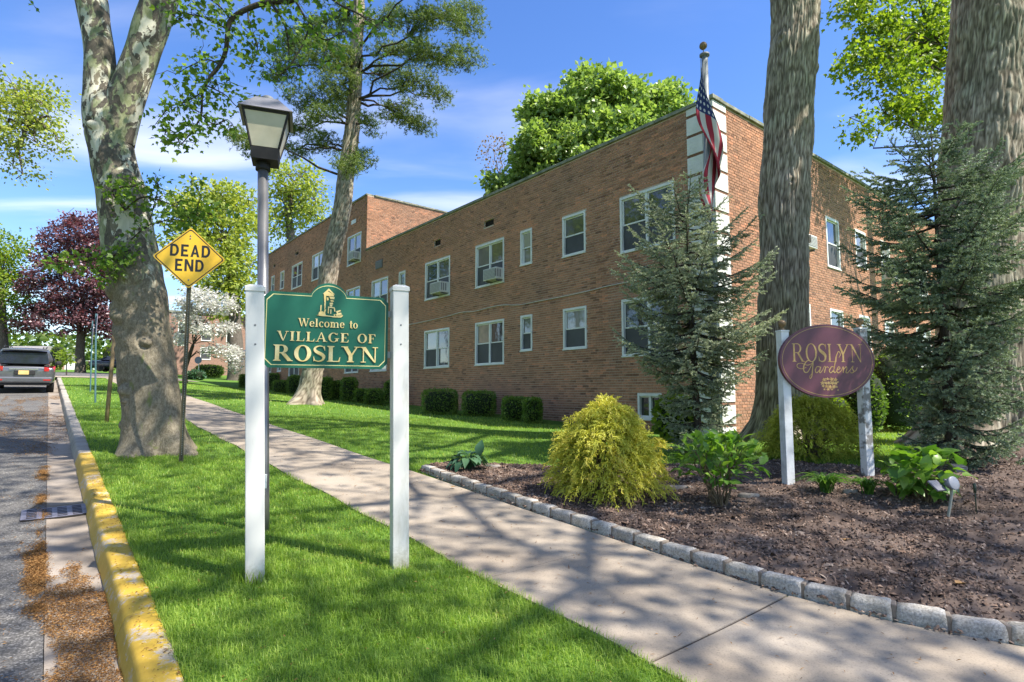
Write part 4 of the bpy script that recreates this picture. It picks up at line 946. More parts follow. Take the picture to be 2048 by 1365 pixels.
def sq(h, z): return [c0 + u1 * a * h + u2 * b * h + [0, 0, z] for a, b in ((-1, -1), (1, -1), (1, 1), (-1, 1))]
def frust(mb, h0, za, h1, zb_):
    mb.add(sq(h0, za) + sq(h1, zb_), [np.array([[0, 1, 5, 4], [1, 2, 6, 5], [2, 3, 7, 6], [3, 0, 4, 7], [4, 5, 6, 7], [3, 2, 1, 0]])])
lan = MB(); frust(lan, .118, z0, .128, z1); lo = lan.build('lantern_base', m_lblack, lampo); mb = MB(); frust(mb, .202, z2 - .022, .210, z2); mb.build('lantern_rim', m_lblack, lampo)
mb = MB(); A, B = sq(.122, z1), sq(.196, z2 - .01)
for k in range(4): mb = MB(); mb.tube([A[k], B[k]], .011, 6); mb.build('corner_bar', m_lblack, lo)
for k in range(4):
    a, b, c, d = A[k], A[(k + 1) % 4], B[(k + 1) % 4], B[k]; cc = (a + b + c + d) / 4; mb = MB()
    q = [cc + (x - cc) * .965 for x in (a, b, c, d)]; inn = (c0 + [0, 0, cc[2]] - cc) * .04; mb.add(q + [x + inn for x in q], [np.array([[0, 1, 2, 3], [7, 6, 5, 4], [0, 4, 5, 1], [1, 5, 6, 2], [2, 6, 7, 3], [3, 7, 4, 0]])]); mb.build('glass_pane', m_lglass, lampo)
mb = MB(); frust(mb, .236, z2, .230, z2 + .014); frust(mb, .222, z2 + .0135, .10, z3); rf = mb.build('lantern_roof', m_lroof, lampo)
mb = MB(); mb.lathe(c0 + [0, 0, z3 - .005], [(.055, 0), (.055, .05), (.045, .06)], 16); mb.build('finial', m_gray, rf, True)
za = at(533, 962, YL)[2]; mb = MB(); vv = np.array([-lp[0] + .9, -lp[1], 0]); vv /= np.linalg.norm(vv); ss = np.array([-vv[1], vv[0], 0])
mb.box(np.array([lb[0] + (lt[0] - lb[0]) * (za - lb[2]) / (lt[2] - lb[2]), lb[1], za]) + vv * .05, (.05, .02, .13), np.array([ss, vv, [0, 0, 1]])); mb.build('access_cover', m_white, lampo, bevel=.006)

# ------------------------------------------------------------ dead end sign
m_yels = M("yellow_sign_face", (.72, .42, .025), (.76, .46, .035), 2, .42); m_black = M("black_print", (.012, .012, .012), (.02, .02, .02), 8, .5); m_uch = M("weathered_green_post", (.075, .075, .045), (.14, .12, .075), 14, .6, .2, 60, metal=.3)
dp = gp(362, 926); YD = dp[1]
ded = thing('dead_end_sign', 'yellow diamond DEAD END sign on a perforated post beside the mottled tree', 'road sign', dp)
top = at(383, 470, YD); tilt = np.array([top[0] - dp[0], 0, top[2] - dp[2]]); L0 = np.linalg.norm(tilt); tilt /= L0
fwd = np.array([.30, -.954, 0]); fwd /= np.linalg.norm(fwd); rt = np.cross(fwd, tilt); rt = -rt / np.linalg.norm(rt) if rt[0] > 0 and False else np.cross(tilt, fwd); 
if rt[0] < 0: rt = -rt
rt /= np.linalg.norm(rt); fw = np.cross(rt, tilt)
mb = MB(); b0 = dp - tilt * .2; n_ = 2
for (x, y, w, h) in ((0, -.012, .032, .004), (-.022, .004, .016, .004), (.022, .004, .016, .004), (-.016, -.004, .004, .02), (.016, -.004, .004, .02)):
    mb.box(b0 + tilt * (L0 + .2) / 2 + rt * x + fw * y, (w, h, L0 + .2), np.array([rt, fw, tilt]))
mb.build('signpost', m_uch, ded)
mb = MB()
for k in range(110): mb.box(dp + tilt * (.12 + k * .026) - fw * .0125 + fw * .025 * 0 + fw * (.0005), (.009, .0055, .011), np.array([rt, fw, tilt]))
mb.build('post_holes', M("post_hole_light", (.42, .42, .38), (.5, .5, .46), 20, .7), ded)
cD = at(379.5, 516.5, YD - .03); frD = frame(cD, rt, tilt); dh = .445; dw = at(450, 516, YD)[0] - cD[0]; 
def dia(r, n=5):
    P = []
    for k in range(4):
        a = math.radians(90 * k); cx, cy = math.cos(a) * (1 - .11), math.sin(a) * (1 - .11)
        for q in np.linspace(-40, 40, n): P.append(((cx + .078 * math.cos(a + math.radians(q))) * r, (cy + .078 * math.sin(a + math.radians(q))) * r))
    return np.array(P) * [.495, .470]
mb = MB(); mb.prism(dia(1.0), -.003, .003, frD); fc = mb.build('sign_face', m_yels, ded)
mb = MB(); o_, i_ = dia(.955), dia(.915)
for k in range(len(o_)): k2 = (k + 1) % len(o_); mb.prism([o_[k], o_[k2], i_[k2], i_[k]], .0032, .0042 + (k % 3) * .00005, frD)
mb.build('border_line', m_black, fc)
def gothic(c, t=.185):
    if c == 'D': return R4(0, 0, t, 1) + R4(.0, 1 - t, .3, 1) + R4(0, 0, .3, t) + ring(.30, .5, .36, .5, t, t, -90, 90, 16), .66
    if c == 'E': return R4(0, 0, t, 1) + R4(0, 0, .56, t) + R4(0, 1 - t, .56, 1) + R4(0, .5 - t / 2, .48, .5 + t / 2), .56
    if c == 'A': return PL((0, 0), (t, 0), (.41, 1), (.27, 1)) + PL((.68, 0), (.68 - t, 0), (.27, 1), (.41, 1)) + R4(.14, .22, .54, .22 + t * .85), .68
    if c == 'N': return R4(0, 0, t, 1) + R4(.5, 0, .5 + t, 1) + PL((0, 1), (t * 1.05, 1), (.5 + t, 0), (.5 + t - t * 1.05, 0)), .67
def gtext(mb, s, x0, x1, y, h, fr, z0):
    adv = []; x = 0
    for c in s: adv.append(x); x += gothic(c)[1] + .16
    k_ = (x1 - x0) / (x - .16); n = 0
    for c, a in zip(s, adv):
        for p in gothic(c)[0]: mb.prism(np.stack([x0 + (a + p[:, 0]) * k_, y + p[:, 1] * h], -1), z0, z0 + .001 + (n % 5) * .00006, fr); n += 1
mb = MB(); gtext(mb, 'DEAD', -.265, .275, .018, .185, frD, .0032); mb.build('lettering', m_black, fc); mb = MB(); gtext(mb, 'END', -.19, .195, -.205, .185, frD, .0032); mb.build('lettering', m_black, fc)
mb = MB()
for y in (.30, .34, -.335): mb.lathe(cD + tilt * y + fw * .003, [(.011, 0), (.011, .006), (.006, .008)], 8, fw)
mb.build('bolt', m_gray, ded)

# ------------------------------------------------------------ oval garden sign
m_mar = M("maroon_sign_paint", (.095, .028, .045), (.125, .040, .060), 2.5, .42, .06, 40); m_oldwhite = M("weathered_white_post", (.42, .43, .42), (.66, .67, .66), 6, .7, .4, 40, lo=.3, hi=.55)
m_peel = M("peeling_white_post", (.20, .19, .17), (.60, .61, .60), 9, .8, .5, 30, lo=.42, hi=.52); m_ball = M("bronzed_ball", (.13, .085, .04), (.22, .145, .07), 6, .5, metal=.2); m_oldgold = M("dull_gold_paint", (.33, .20, .07), (.46, .31, .12), 18, .5, metal=.2)
oL, oR = bed_pt(1577, 968), bed_pt(1736, 952)
dO = oR - oL; dO[2] = 0; dO /= np.linalg.norm(dO); nO = np.array([dO[1], -dO[0], 0]); axO = np.array([dO, -nO, [0, 0, 1]])
osn = thing('garden_sign', 'oval maroon sign with gold script on two weathered white posts in the bed', 'sign', (*(oL + oR)[:2] / 2, min(oL[2], oR[2])))
for p, vt, m_, ut, ub in ((oL, 664, m_oldwhite, 1571, 1577), (oR, 659, m_peel, 1729, 1736)):
    tz = at(ut, vt, p[1])[2]; tx = p[0]; mb = MB()
    mb.box((tx, p[1], (p[2] - .1 + tz) / 2), (.105, .105, tz - p[2] + .1), axO); po = mb.build('post', m_, osn, bevel=.005)
    mb = MB(); mb.box((tx, p[1], tz + .006), (.118, .118, .02), axO); mb.build('post_cap', m_oldwhite, po, bevel=.004)
    mb = MB(); mb.lathe((tx, p[1], tz + .016), [(.032, 0), (.034, .012), (.017, .022), (.016, .034), (.03, .046), (.042, .066), (.046, .085), (.042, .104), (.028, .12), (.004, .128)], 18); mb.build('finial_ball', m_ball, po, True)
YO = (oL[1] + oR[1]) / 2; cO = at(1653.4, 722.5, YO - .07); sO = YO / FOC * 1.0
frO = frame(cO, dO, (0, 0, 1)); kx = (at(1758.5, 722, YO - .07)[0] - at(1548.3, 722, YO - .07)[0]) / 210.2 / dO[0]; ky = (at(1653, 649, YO - .07)[2] - at(1653, 796, YO - .07)[2]) / 147
oval = arc(0, 0, 104.5 * kx, 73.2 * ky, 0, 360 - 6, 60)
mb = MB(); mb.prism(oval, -.022, .022, frO); ov = mb.build('sign_panel', m_mar, osn)
mb = MB(); e0, e1 = arc(0, 0, 99.8 * kx, 69 * ky, 0, 360, 91), arc(0, 0, 98.8 * kx, 68.1 * ky, 0, 360, 91)
for k in range(90): mb.prism([e0[k], e0[k + 1], e1[k + 1], e1[k]], .0222, .0230 + (k % 2) * .00005, frO)
mb.build('border_line', m_oldgold, ov)
mb = MB(); set_text(mb, 'ROSLYN', -78 * kx, 78 * kx, -2.0 * ky, 36 * ky, frO, .0222, .0012, track=.06, th=.135, tn=.04, sf=.03); mb.build('lettering', m_oldgold, ov)
mb = MB(); G_ = lambda pts, w: [mb.prism(p, .0222, .0236 + (k % 9) * .00008, frO) for k, p in enumerate(pen([((x - 1050) / 6.827 * kx * 1.0 + .0, (700 - y) / 6.827 * ky) for x, y in pts], np.array(w) * kx))]
G_([(770, 690), (715, 720), (680, 790), (690, 850), (740, 850), (800, 760), (825, 720), (810, 820), (795, 910), (770, 940), (768, 905), (815, 860)], [1.0, 2.2, 2.6, 2.2, 1.6, 1.4, 1.6, 2.4, 2.0, 1.4, 1.0, 1.0])
G_([(720, 790), (650, 810), (590, 790), (590, 750), (650, 735), (740, 760), (820, 730)], [1.0, 1.2, 1.6, 1.6, 1.4, 1.2, 1.0])
G_([(925, 785), (880, 780), (850, 830), (870, 862), (910, 830), (935, 780)], [1.4, 1.8, 2.2, 1.6, 1.4, 1.6]); G_([(935, 780), (915, 850), (930, 860), (965, 820)], [2.2, 2, 1.4, 1])
G_([(965, 820), (990, 775), (1005, 790), (985, 862)], [1.0, 1.2, 2.0, 2.2]); G_([(1000, 800), (1035, 780), (1050, 795)], [1.0, 1.4, 1.6])
G_([(1140, 785), (1100, 780), (1062, 830), (1080, 862), (1120, 830), (1145, 780)], [1.4, 1.8, 2.2, 1.6, 1.4, 1.6]); G_([(1120, 850), (1150, 740), (1175, 640), (1215, 570), (1240, 610), (1215, 655)], [1.6, 2.2, 2.2, 1.6, 1.6, 1.0]); G_([(1130, 830), (1140, 862), (1180, 830)], [1.8, 1.6, 1])
G_([(1180, 825), (1225, 800), (1205, 778), (1175, 830), (1195, 862), (1245, 830)], [1.0, 1.4, 1.4, 2.2, 1.8, 1.0]); G_([(1245, 830), (1275, 778), (1270, 862)], [1.0, 1.6, 2.2]); G_([(1275, 820), (1320, 778), (1330, 800), (1312, 850), (1335, 860), (1380, 820)], [1.0, 1.6, 2.0, 2.2, 1.6, 1])
G_([(1380, 820), (1425, 765), (1415, 810), (1435, 840), (1400, 862), (1380, 845)], [1.0, 1.4, 2.0, 2.2, 1.6, 1.2]); G_([(1420, 850), (1465, 830), (1490, 785)], [1.0, 1.2, 1.0])
mb.build('script_lettering', m_oldgold, ov)
mb = MB(); rr = random.Random(5)
for k, (x, y, r) in enumerate([(980, 955, 26), (1030, 945, 20), (1090, 950, 28), (1150, 955, 26), (950, 1000, 26), (1000, 1000, 22), (1050, 1000, 26), (1100, 1000, 30), (1150, 1000, 24), (1185, 985, 12), (960, 1040, 20), (1010, 1045, 24), (1060, 1050, 26), (1120, 1050, 28), (1160, 1050, 18), (975, 1085, 14), (1030, 1085, 20), (1090, 1085, 16), (1180, 1095, 12)]):
    px, py = (x - 1050) / 6.827 * kx, (700 - y) / 6.827 * ky; rr_ = r * 1.55 / 6.827 * kx; a0 = rr.uniform(0, 360)
    P = np.array([(px + rr_ * (1 if i % 2 else .45) * math.cos(math.radians(a0 + i * 36)), py + rr_ * .8 * (1 if i % 2 else .45) * math.sin(math.radians(a0 + i * 36))) for i in range(10)])
    mb.prism(P, .0222, .0232 + (k % 6) * .0001, frO)
mb.build('flower_emblem', m_oldgold, ov)

# ------------------------------------------------------------ flagpole and flag
FY = 11.0; ft = at(1409, 112, FY); fb = np.array([ft[0], FY, g(ft[0], FY)]); m_fpole = M("grey_white_flagpole", (.16, .175, .175), (.22, .235, .235), 2, .5)
fpo = thing('flagpole', 'tall white flagpole with ball finial standing at the building corner', 'flagpole', fb)
mb = MB(); mb.lathe(fb - [0, 0, .1], [(.085, 0), (.08, 2), (.062, ft[2] - fb[2] + .1)], 16); mb.build('pole', m_fpole, fpo, True)
mb = MB(); mb.lathe((fb[0], FY, ft[2] - .01), [(.055, -.02), (.098, 0), (.098, .04), (.06, .055), (.02, .06)], 16); mb.build('truck', m_gray, fpo, True)
mb = MB(); zb_ = ft[2] + .04; mb.lathe((fb[0] - .02, FY, zb_), [(.008, 0), (.008, .09), (.04, .10), (.072, .135), (.078, .17), (.066, .21), (.035, .24), (.003, .248)], 16); mb.build('finial_ball', m_ball, fpo, True)
mb = MB(); mb.tube([[fb[0] - .10, FY - .05, ft[2] - .1], [fb[0] - .11, FY - .06, fb[2] + 1.1]], .006, 5); mb.build('halyard', m_fpole, fpo)
def flag_mat():
    m, n, l, b = new_mat("flag_cloth"); uv = n.new('ShaderNodeUVMap'); sp = n.new('ShaderNodeSeparateXYZ'); l.new(uv.outputs[0], sp.inputs[0])
    def mth(op, a, b_=None, v=None):
        q = n.new('ShaderNodeMath'); q.operation = op; l.new(a, q.inputs[0])
        if b_ is not None: l.new(b_, q.inputs[1])
        elif v is not None: q.inputs[1].default_value = v
        return q.outputs[0]
    st = mth('MODULO', mth('FLOOR', mth('MULTIPLY', sp.outputs['Y'], v=13)), v=2.0)
    c1 = n.new('ShaderNodeMix'); c1.data_type = 'RGBA'; l.new(st, c1.inputs['Factor']); c1.inputs[6].default_value = (.36, .022, .045, 1); c1.inputs[7].default_value = (.60, .57, .52, 1)
    can = mth('MULTIPLY', mth('LESS_THAN', sp.outputs['X'], v=.40), mth('LESS_THAN', sp.outputs['Y'], v=7 / 13))
    fx = mth('SUBTRACT', mth('FRACT', mth('MULTIPLY', sp.outputs['X'], v=15.0)), v=.5); fy = mth('SUBTRACT', mth('FRACT', mth('MULTIPLY', sp.outputs['Y'], v=16.7)), v=.5)
    d2 = mth('ADD', mth('MULTIPLY', fx, fx), mth('MULTIPLY', fy, fy)); star = mth('LESS_THAN', d2, v=.06)
    c2 = n.new('ShaderNodeMix'); c2.data_type = 'RGBA'; l.new(star, c2.inputs['Factor']); c2.inputs[6].default_value = (.022, .035, .13, 1); c2.inputs[7].default_value = (.60, .60, .60, 1)
    c3 = n.new('ShaderNodeMix'); c3.data_type = 'RGBA'; l.new(can, c3.inputs['Factor']); l.new(c1.outputs[2], c3.inputs[6]); l.new(c2.outputs[2], c3.inputs[7])
    l.new(c3.outputs[2], b.inputs['Base Color']); b.inputs['Roughness'].default_value = .8
    tr = n.new('ShaderNodeBsdfTranslucent'); l.new(c3.outputs[2], tr.inputs['Color']); ms = n.new('ShaderNodeMixShader'); ms.inputs[0].default_value = .25
    l.new(b.outputs[0], ms.inputs[1]); l.new(tr.outputs[0], ms.inputs[2]); l.new(ms.outputs[0], n['Material Output'].inputs['Surface']); return m
ns, nh = 60, 40; s_ = np.linspace(0, 1, ns)[:, None]; h_ = np.linspace(0, 1, nh)[None]
zF = at(1405, 138, FY)[2]; wv = np.clip(s_ * 1.5 + .12, 0, 1)
FX = -.09 + .02 * h_ - .05 * s_ * (1 - h_) + wv * (.24 * np.sin(h_ * 4.2 + 2.0 * s_ - 1.3) + .05 * np.sin(9 * h_ - 5 * s_)) * (.5 + .8 * np.sin(math.pi * np.clip(s_ * .75 + h_ * .2, 0, 1))) + .20 * s_ * h_ + .03 * np.sin(7 * s_)
FYY = -.08 + wv * (.10 * np.cos(h_ * 8 + 3 * s_) + .04 * np.cos(15 * h_ - 4 * s_)) - .03
FZ = -1.2 * h_ * (1 - .15 * s_) - 2.15 * s_ + .06 * s_ * np.sin(6 * h_)
V = np.stack([fb[0] + FX, FY + FYY, zF + FZ], -1); i = np.arange(ns - 1)[:, None] * nh; j = np.arange(nh - 1)[None]; q = np.stack([i + j, i + nh + j, i + nh + j + 1, i + j + 1], -1).reshape(-1, 4)
mb = MB(); mb.add(V.reshape(-1, 3), [q]); fl = mb.build('flag', flag_mat(), None, True); uvl = fl.data.uv_layers.new(name='UVMap')
idx = np.empty(len(fl.data.loops), np.int32); fl.data.loops.foreach_get('vertex_index', idx); uvl.data.foreach_set('uv', np.stack([(idx // nh) / (ns - 1), (idx % nh) / (nh - 1)], -1).astype(np.float32).ravel())
md = fl.modifiers.new('thickness', 'SOLIDIFY'); md.thickness = .003
tag(recentre(fl), 'limp stars and stripes flag hanging against the flagpole', 'flag')

# ------------------------------------------------------------ solar garden spotlights
m_sol = M("grey_plastic", (.13, .13, .15), (.19, .19, .21), 6, .45); m_solf = M("pale_grey_plastic", (.24, .25, .28), (.34, .34, .36), 5, .4); m_stake = M("dull_stake", (.24, .25, .20), (.32, .33, .27), 6, .6)
b0 = bed_pt(1894, 1033); Y0 = b0[1]
sol = thing('solar_spotlight', 'grey twin solar spotlight on a bent stake in front of the broad leaved plant', 'garden light', b0)
mb = MB(); mb.tube(smoothline([b0 - [0, 0, .05], at(1901, 1005, Y0), at(1903, 985, Y0), at(1900, 968, Y0)], 14), .013, 8); mb.build('stake', m_stake, sol, True)
def ax3(yaw, pit): 
    r = np.array([math.cos(yaw), math.sin(yaw), 0]); f = np.array([-math.sin(yaw) * math.cos(pit), math.cos(yaw) * math.cos(pit), math.sin(pit)]); return np.array([r, f, np.cross(r, f)])
mb = MB(); c = at(1906, 967, Y0 - .03); mb.lathe(c, [(.02, -.07), (.045, -.05), (.064, .0), (.066, .012), (.058, .016)], 20, (.25, -.93, .25)); mb.build('lamp_head', m_solf, sol, True)
mb = MB(); mb.box(at(1874, 972, Y0), (.12, .02, .13), ax3(.3, -.9)); mb.build('solar_panel', m_sol, sol, bevel=.006)
mb = MB(); mb.tube([at(1888, 960, Y0), at(1898, 962, Y0)], .012, 6); mb.build('hinge', m_sol, sol)
b1 = bed_pt(1902, 1005); Y1 = b1[1]
so2 = thing('solar_spotlight', 'dark solar light with a ribbed head raised behind the twin spotlight', 'garden light', b1)
mb = MB(); mb.tube([b1 - [0, 0, .05], at(1903, 955, Y1)], .012, 8); mb.tube([at(1903, 957, Y1), at(1902, 945, Y1), at(1906, 938, Y1)], .02, 8); mb.build('stake', m_sol, so2, True)
mb = MB(); mb.box(at(1915, 937, Y1), (.145, .10, .05), ax3(.15, .3)); mb.build('lamp_head', m_sol, so2, bevel=.008)
mb = MB()
for k in range(9): mb.box(at(1915, 937, Y1) + np.array([-.06 + k * .015, 0, 0]) + ax3(.15, .3)[2] * .027, (.006, .09, .012), ax3(.15, .3))
mb.build('cooling_rib', m_sol, so2)
p = bed_pt(1953, 1028); mb = MB(); mb.tube([p, p + [0, 0, .27]], .006, 5); mb.tube([p + [0, 0, .2], p + [0, 0, .29]], .013, 6); tag(recentre(mb.build('marker_stake', M("dark_green_stake", (.03, .05, .03), (.05, .07, .04), 9, .6), None, True)), 'thin dark green stake standing in the mulch right of the solar lights', 'garden stake')

# ------------------------------------------------------------ posts on the verge further up
m_teal = M("blue_green_post", (.045, .12, .14), (.075, .16, .18), 8, .55, metal=.2); m_backs = M("sign_back", (.26, .26, .34), (.34, .34, .42), 5, .5, metal=.3); m_rust = M("brown_stake", (.20, .13, .06), (.30, .22, .11), 9, .8)
for (u, v, ut, vt, lab, uu, plate) in ((180.5, 784, 185, 642, 'thin blue green signpost seen edge on, the farther of two', 180, (185, 650, 690)), (190.5, 806, 192, 628, 'blue green signpost with its grey plate edge on, the nearer of two', 190, (193, 630, 668))):
    p = gp(u, v); th = thing('signpost', lab, 'signpost', p, 'signposts edge on along the kerb'); q = at(ut, vt, p[1]); mb = MB()
    d = q - p; mb.tube([p - d * .05, q], .028, 4); mb.build('post', m_teal, th)
    a, b = at(plate[0], plate[1], p[1]), at(plate[0] + .5, plate[2], p[1]); mb = MB(); c = (a + b) / 2; mb.box(c + np.array([.0, .0, 0]), (.09, .42, abs(a[2] - b[2])), np.array([[.99, -.12, 0], [.62, -.78, 0], [0, 0, 1]])); 
    dd = np.array([-.62, .785, 0]); mb = MB(); mb.box(c, (.012, .46, abs(a[2] - b[2])), np.array([[.785, .62, 0], dd, [0, 0, 1]])); mb.build('sign_plate', m_backs, th)
p = gp(213, 845); q = at(231, 650, p[1] + .3); mb = MB(); mb.tube([p - (q - p) * .05, p + (q - p) * .5, q], .042, 6)
tag(recentre(mb.build('leaning_stake', m_rust, None, True)), 'leaning brown wooden stake left of the mottled tree trunk', 'stake')
# ------------------------------------------------------------ storm drain
m_iron = M("cast_iron", (.16, .155, .19), (.26, .25, .31), 14, .55, .3, 40, metal=.5)
gr = ta(7.86, .17); dr = thing('storm_drain', 'cast iron storm drain grate set in the gutter beside the yellow kerb', 'drain', (gr[0], gr[1], g(*gr) - .14))
def gpnt(t, a, dz): p = ta(t, a); return np.array([p[0], p[1], g(*p) - .138 + dz])
T0, T1, A0, A1 = 7.66, 8.12, -.11, .395
axG = np.array([[LX, LY, .0576], [RX, RY, 0], [0, 0, 1]])
def dish(a): return .007 * ((a - .14) / .26) ** 2 - .003
mb = MB(); mb.box(gpnt((T0 + T1) / 2, (A0 + A1) / 2, .001), (T1 - T0 + .05, A1 - A0 + .04, .008), axG); mb.build('drain_pit_shade', m_dark, dr)  # thin dark plate under the bars, the pit's shade put into its colour
cols = np.linspace(A0, A1, 5)
for k in range(5):
    mb = MB(); a = cols[k]; mb.box(gpnt((T0 + T1) / 2, a, .0095 + dish(a)), (T1 - T0, .045, .0055), axG); mb.build('grate_rib', m_iron, dr, bevel=.003)
for k in range(7):
    mb = MB(); t = T0 + .016 + (T1 - T0 - .03) * k / 6; 
    for c in range(4):
        a = (cols[c] + cols[c + 1]) / 2; mb.box(gpnt(t, a, .0095 + dish(a)), (.020 if k not in (0, 6) else .030, cols[1] - cols[0] - .043, .004), axG)
    mb.build('grate_bar', m_iron, dr)
# ============================================================ plants: builders
KITE = (np.array([(0, 0, 0), (.36, .45, .07), (0, 1, 0), (-.36, .45, .07)]), [np.array([[0, 1, 2]]), np.array([[0, 2, 3]])])
TRIP = (np.array([(0, 0, 0), (.30, .06, .04), (.56, .42, .08), (.24, .50, .03), (0, 1, -.05), (-.24, .50, .03), (-.56, .42, .08), (-.30, .06, .04)]), [np.array([[0, k, k + 1]]) for k in range(1, 7)])
NEED = (np.array([(-.5, 0, 0), (.5, 0, 0), (0, 1, 0)]), [np.array([[0, 1, 2]])])
def unit(v): return v / np.maximum(np.linalg.norm(v, axis=-1, keepdims=True), 1e-9)
def put(mb, P, A, S, tmpl, W=1.0, flat=0.0, tint=None):
    """scatter a leaf template: origins P, axes A, lengths S"""
    n = len(P); A = unit(A); up = rng.normal(0, 1, (n, 3)); up = unit(up * (1 - flat) + np.array([0, 0, 1.3]) * flat)
    b = unit(np.cross(A, up)); c = np.cross(b, A); T, F = tmpl; S = np.broadcast_to(np.asarray(S, float), (n,))[:, None, None]; Wd = np.broadcast_to(np.asarray(W, float), (n,))[:, None, None]
    V = P[:, None] + S * (T[None, :, 0:1] * Wd * b[:, None] + T[None, :, 1:2] * A[:, None] + T[None, :, 2:3] * c[:, None])
    k = len(T); o = np.arange(n)[:, None] * k
    tt = rng.random(n) if tint is None else np.asarray(tint, float)
    mb.add(V.reshape(-1, 3), [np.concatenate([o + f for f in F])], np.repeat(tt, k))
def px_line(pts, Y):
    """centre line and radii of a limb from (u, v, width) in photograph pixels at depth Y (or a depth each)"""
    C_, R_ = [], []
    for i, q in enumerate(pts):
        y = q[3] if len(q) > 3 else Y; a, b = at(q[0] - q[2] / 2, q[1], y), at(q[0] + q[2] / 2, q[1], y); C_.append((a + b) / 2); R_.append(np.linalg.norm(b - a) / 2)
    return np.array(C_), np.array(R_)
def trunk(mb, C_, R_, k, rows, disp, tint=None, flare=0.0, lobes=5, fh=.25, seed=0, gz=None):
    """a modelled stem: rings along the line, displaced by disp(theta, height, radius)"""
    Q = smoothline(np.concatenate([C_, R_[:, None]], 1), rows); c, r = Q[:, :3], np.maximum(Q[:, 3], .004)
    th = np.arange(k) / k * 2 * math.pi; TH, ZZ = np.meshgrid(th, c[:, 2], indexing='xy'); RR = np.repeat(r[:, None], k, 1)
    z0 = c[0, 2] if gz is None else gz; hh = np.maximum(ZZ - z0, 0)
    if flare: RR = RR * (1 + flare * np.exp(-hh / fh) * (1 + .72 * np.cos(lobes * TH + seed) + .25 * np.cos((lobes + 2) * TH + 2.1 * seed)))
    d, tn = disp(TH, ZZ, RR); RR = RR + d
    V = np.stack([c[:, None, 0] + RR * np.cos(TH), c[:, None, 1] + RR * np.sin(TH), ZZ], -1)
    i = np.arange(rows - 1)[:, None] * k; j = np.arange(k)[None]; j2 = (j + 1) % k
    q = np.stack([i + j, i + j2, i + k + j2, i + k + j], -1).reshape(-1, 4)
    mb.add(V.reshape(-1, 3), [q, (np.arange(k) + (rows - 1) * k)[None]], tn.ravel())
def cyl(TH, ZZ, fr, fz, seed, oct=3, r=1.0):
    return fbm(np.stack([np.cos(TH) * fr, np.sin(TH) * fr, ZZ * fz], -1), oct, seed)
def curve(a, b, sag, n=8, wob=.06):
    a, b = np.asarray(a, float), np.asarray(b, float); L_ = np.linalg.norm(b - a); t = np.linspace(0, 1, n)[:, None]
    P = a + (b - a) * t; P[:, 2] += sag * L_ * np.sin(math.pi * t[:, 0]); P[1:-1] += rng.normal(0, wob * L_, (n - 2, 3)) * .5; return P
def blob_px(u, v, ru, rv, Y, dr=None):
    c = at(u, v, Y); s = Y / FOC; return c, np.array([ru * s, dr if dr else max(ru, rv) * s, rv * s])
def crown(name, tree, blobs, n_cl, n_leaf, leaf, cl_r, mat, bmat, roots, tmpl=KITE, r_limb=.05, shell=.45, flat=.25, droop=.3, limb_k=5, W=1.0, twig=True, up=.1, tint=None):
    """foliage clusters inside ellipsoids, hung on limbs that start at the given trunk points"""
    limbs = MB(); lv = MB(); anch = [np.asarray(r, float) for r in roots]; roots = np.array(anch); vol = np.array([b[1].prod() ** .75 for b in blobs]); vol = vol / vol.sum()
    for (c, r), w in zip(blobs, vol):
        k = roots[np.argmin(np.linalg.norm(roots - c, axis=1) + .4 * np.abs(roots[:, 2] - (c[2] - r[2])))]
        P = curve(k, c + (c - k) * .12, up, 9, .09); L_ = len(P); limbs.tube(P, np.linspace(r_limb, r_limb * .25, L_), limb_k + 1, False)
        pts = np.concatenate([P[2:]]); m = max(2, int(n_cl * w))
        d = unit(rng.normal(0, 1, (m, 3))); rad = rng.random(m) ** (shell * .6); cc = c + d * r * rad[:, None]
        for q in range(0, m, 1):
            if twig and (q % 2 == 0):
                s = pts[np.argmin(np.linalg.norm(pts - cc[q], axis=1))]; Pt = curve(s, cc[q], .08, 5, .1); limbs.tube(Pt, np.linspace(r_limb * .28, r_limb * .07, 5), 4, False)
                if q % 6 == 0: pts = np.concatenate([pts, Pt[2:4]])
        nl = rng.poisson(n_leaf, m); idx = np.repeat(np.arange(m), nl); n = len(idx)
        off = rng.normal(0, 1, (n, 3)) * cl_r * np.array([1, 1, .7]); P_ = cc[idx] + off
        A = unit(off) * .8 + d[idx] * .5 + rng.normal(0, .5, (n, 3)) + [0, 0, -droop]
        put(lv, P_, A, leaf * rng.uniform(.6, 1.25, n), tmpl, W, flat, None if tint is None else np.clip(tint + rng.normal(0, .15, n), 0, 1))
    if bmat is not None: limbs.build('limbs', bmat, tree)
    o = lv.build(name, mat, tree, tint=tint is not None); return o
def simple_bark(name, c1, c2, sc=18): 
    m, n, l, b = new_mat(name); t = noise(n, l, sc, 5, .65, sc3=(1, 1, .25)); r = ramp(n, [(.32, c1), (.66, c2)]); l.new(t.outputs['Fac'], r.inputs[0]); l.new(r.outputs[0], b.inputs['Base Color'])
    b.inputs['Roughness'].default_value = .9; b.inputs['Specular IOR Level'].default_value = .2; bump(n, l, b, t.outputs['Fac'], .8, .03); return m
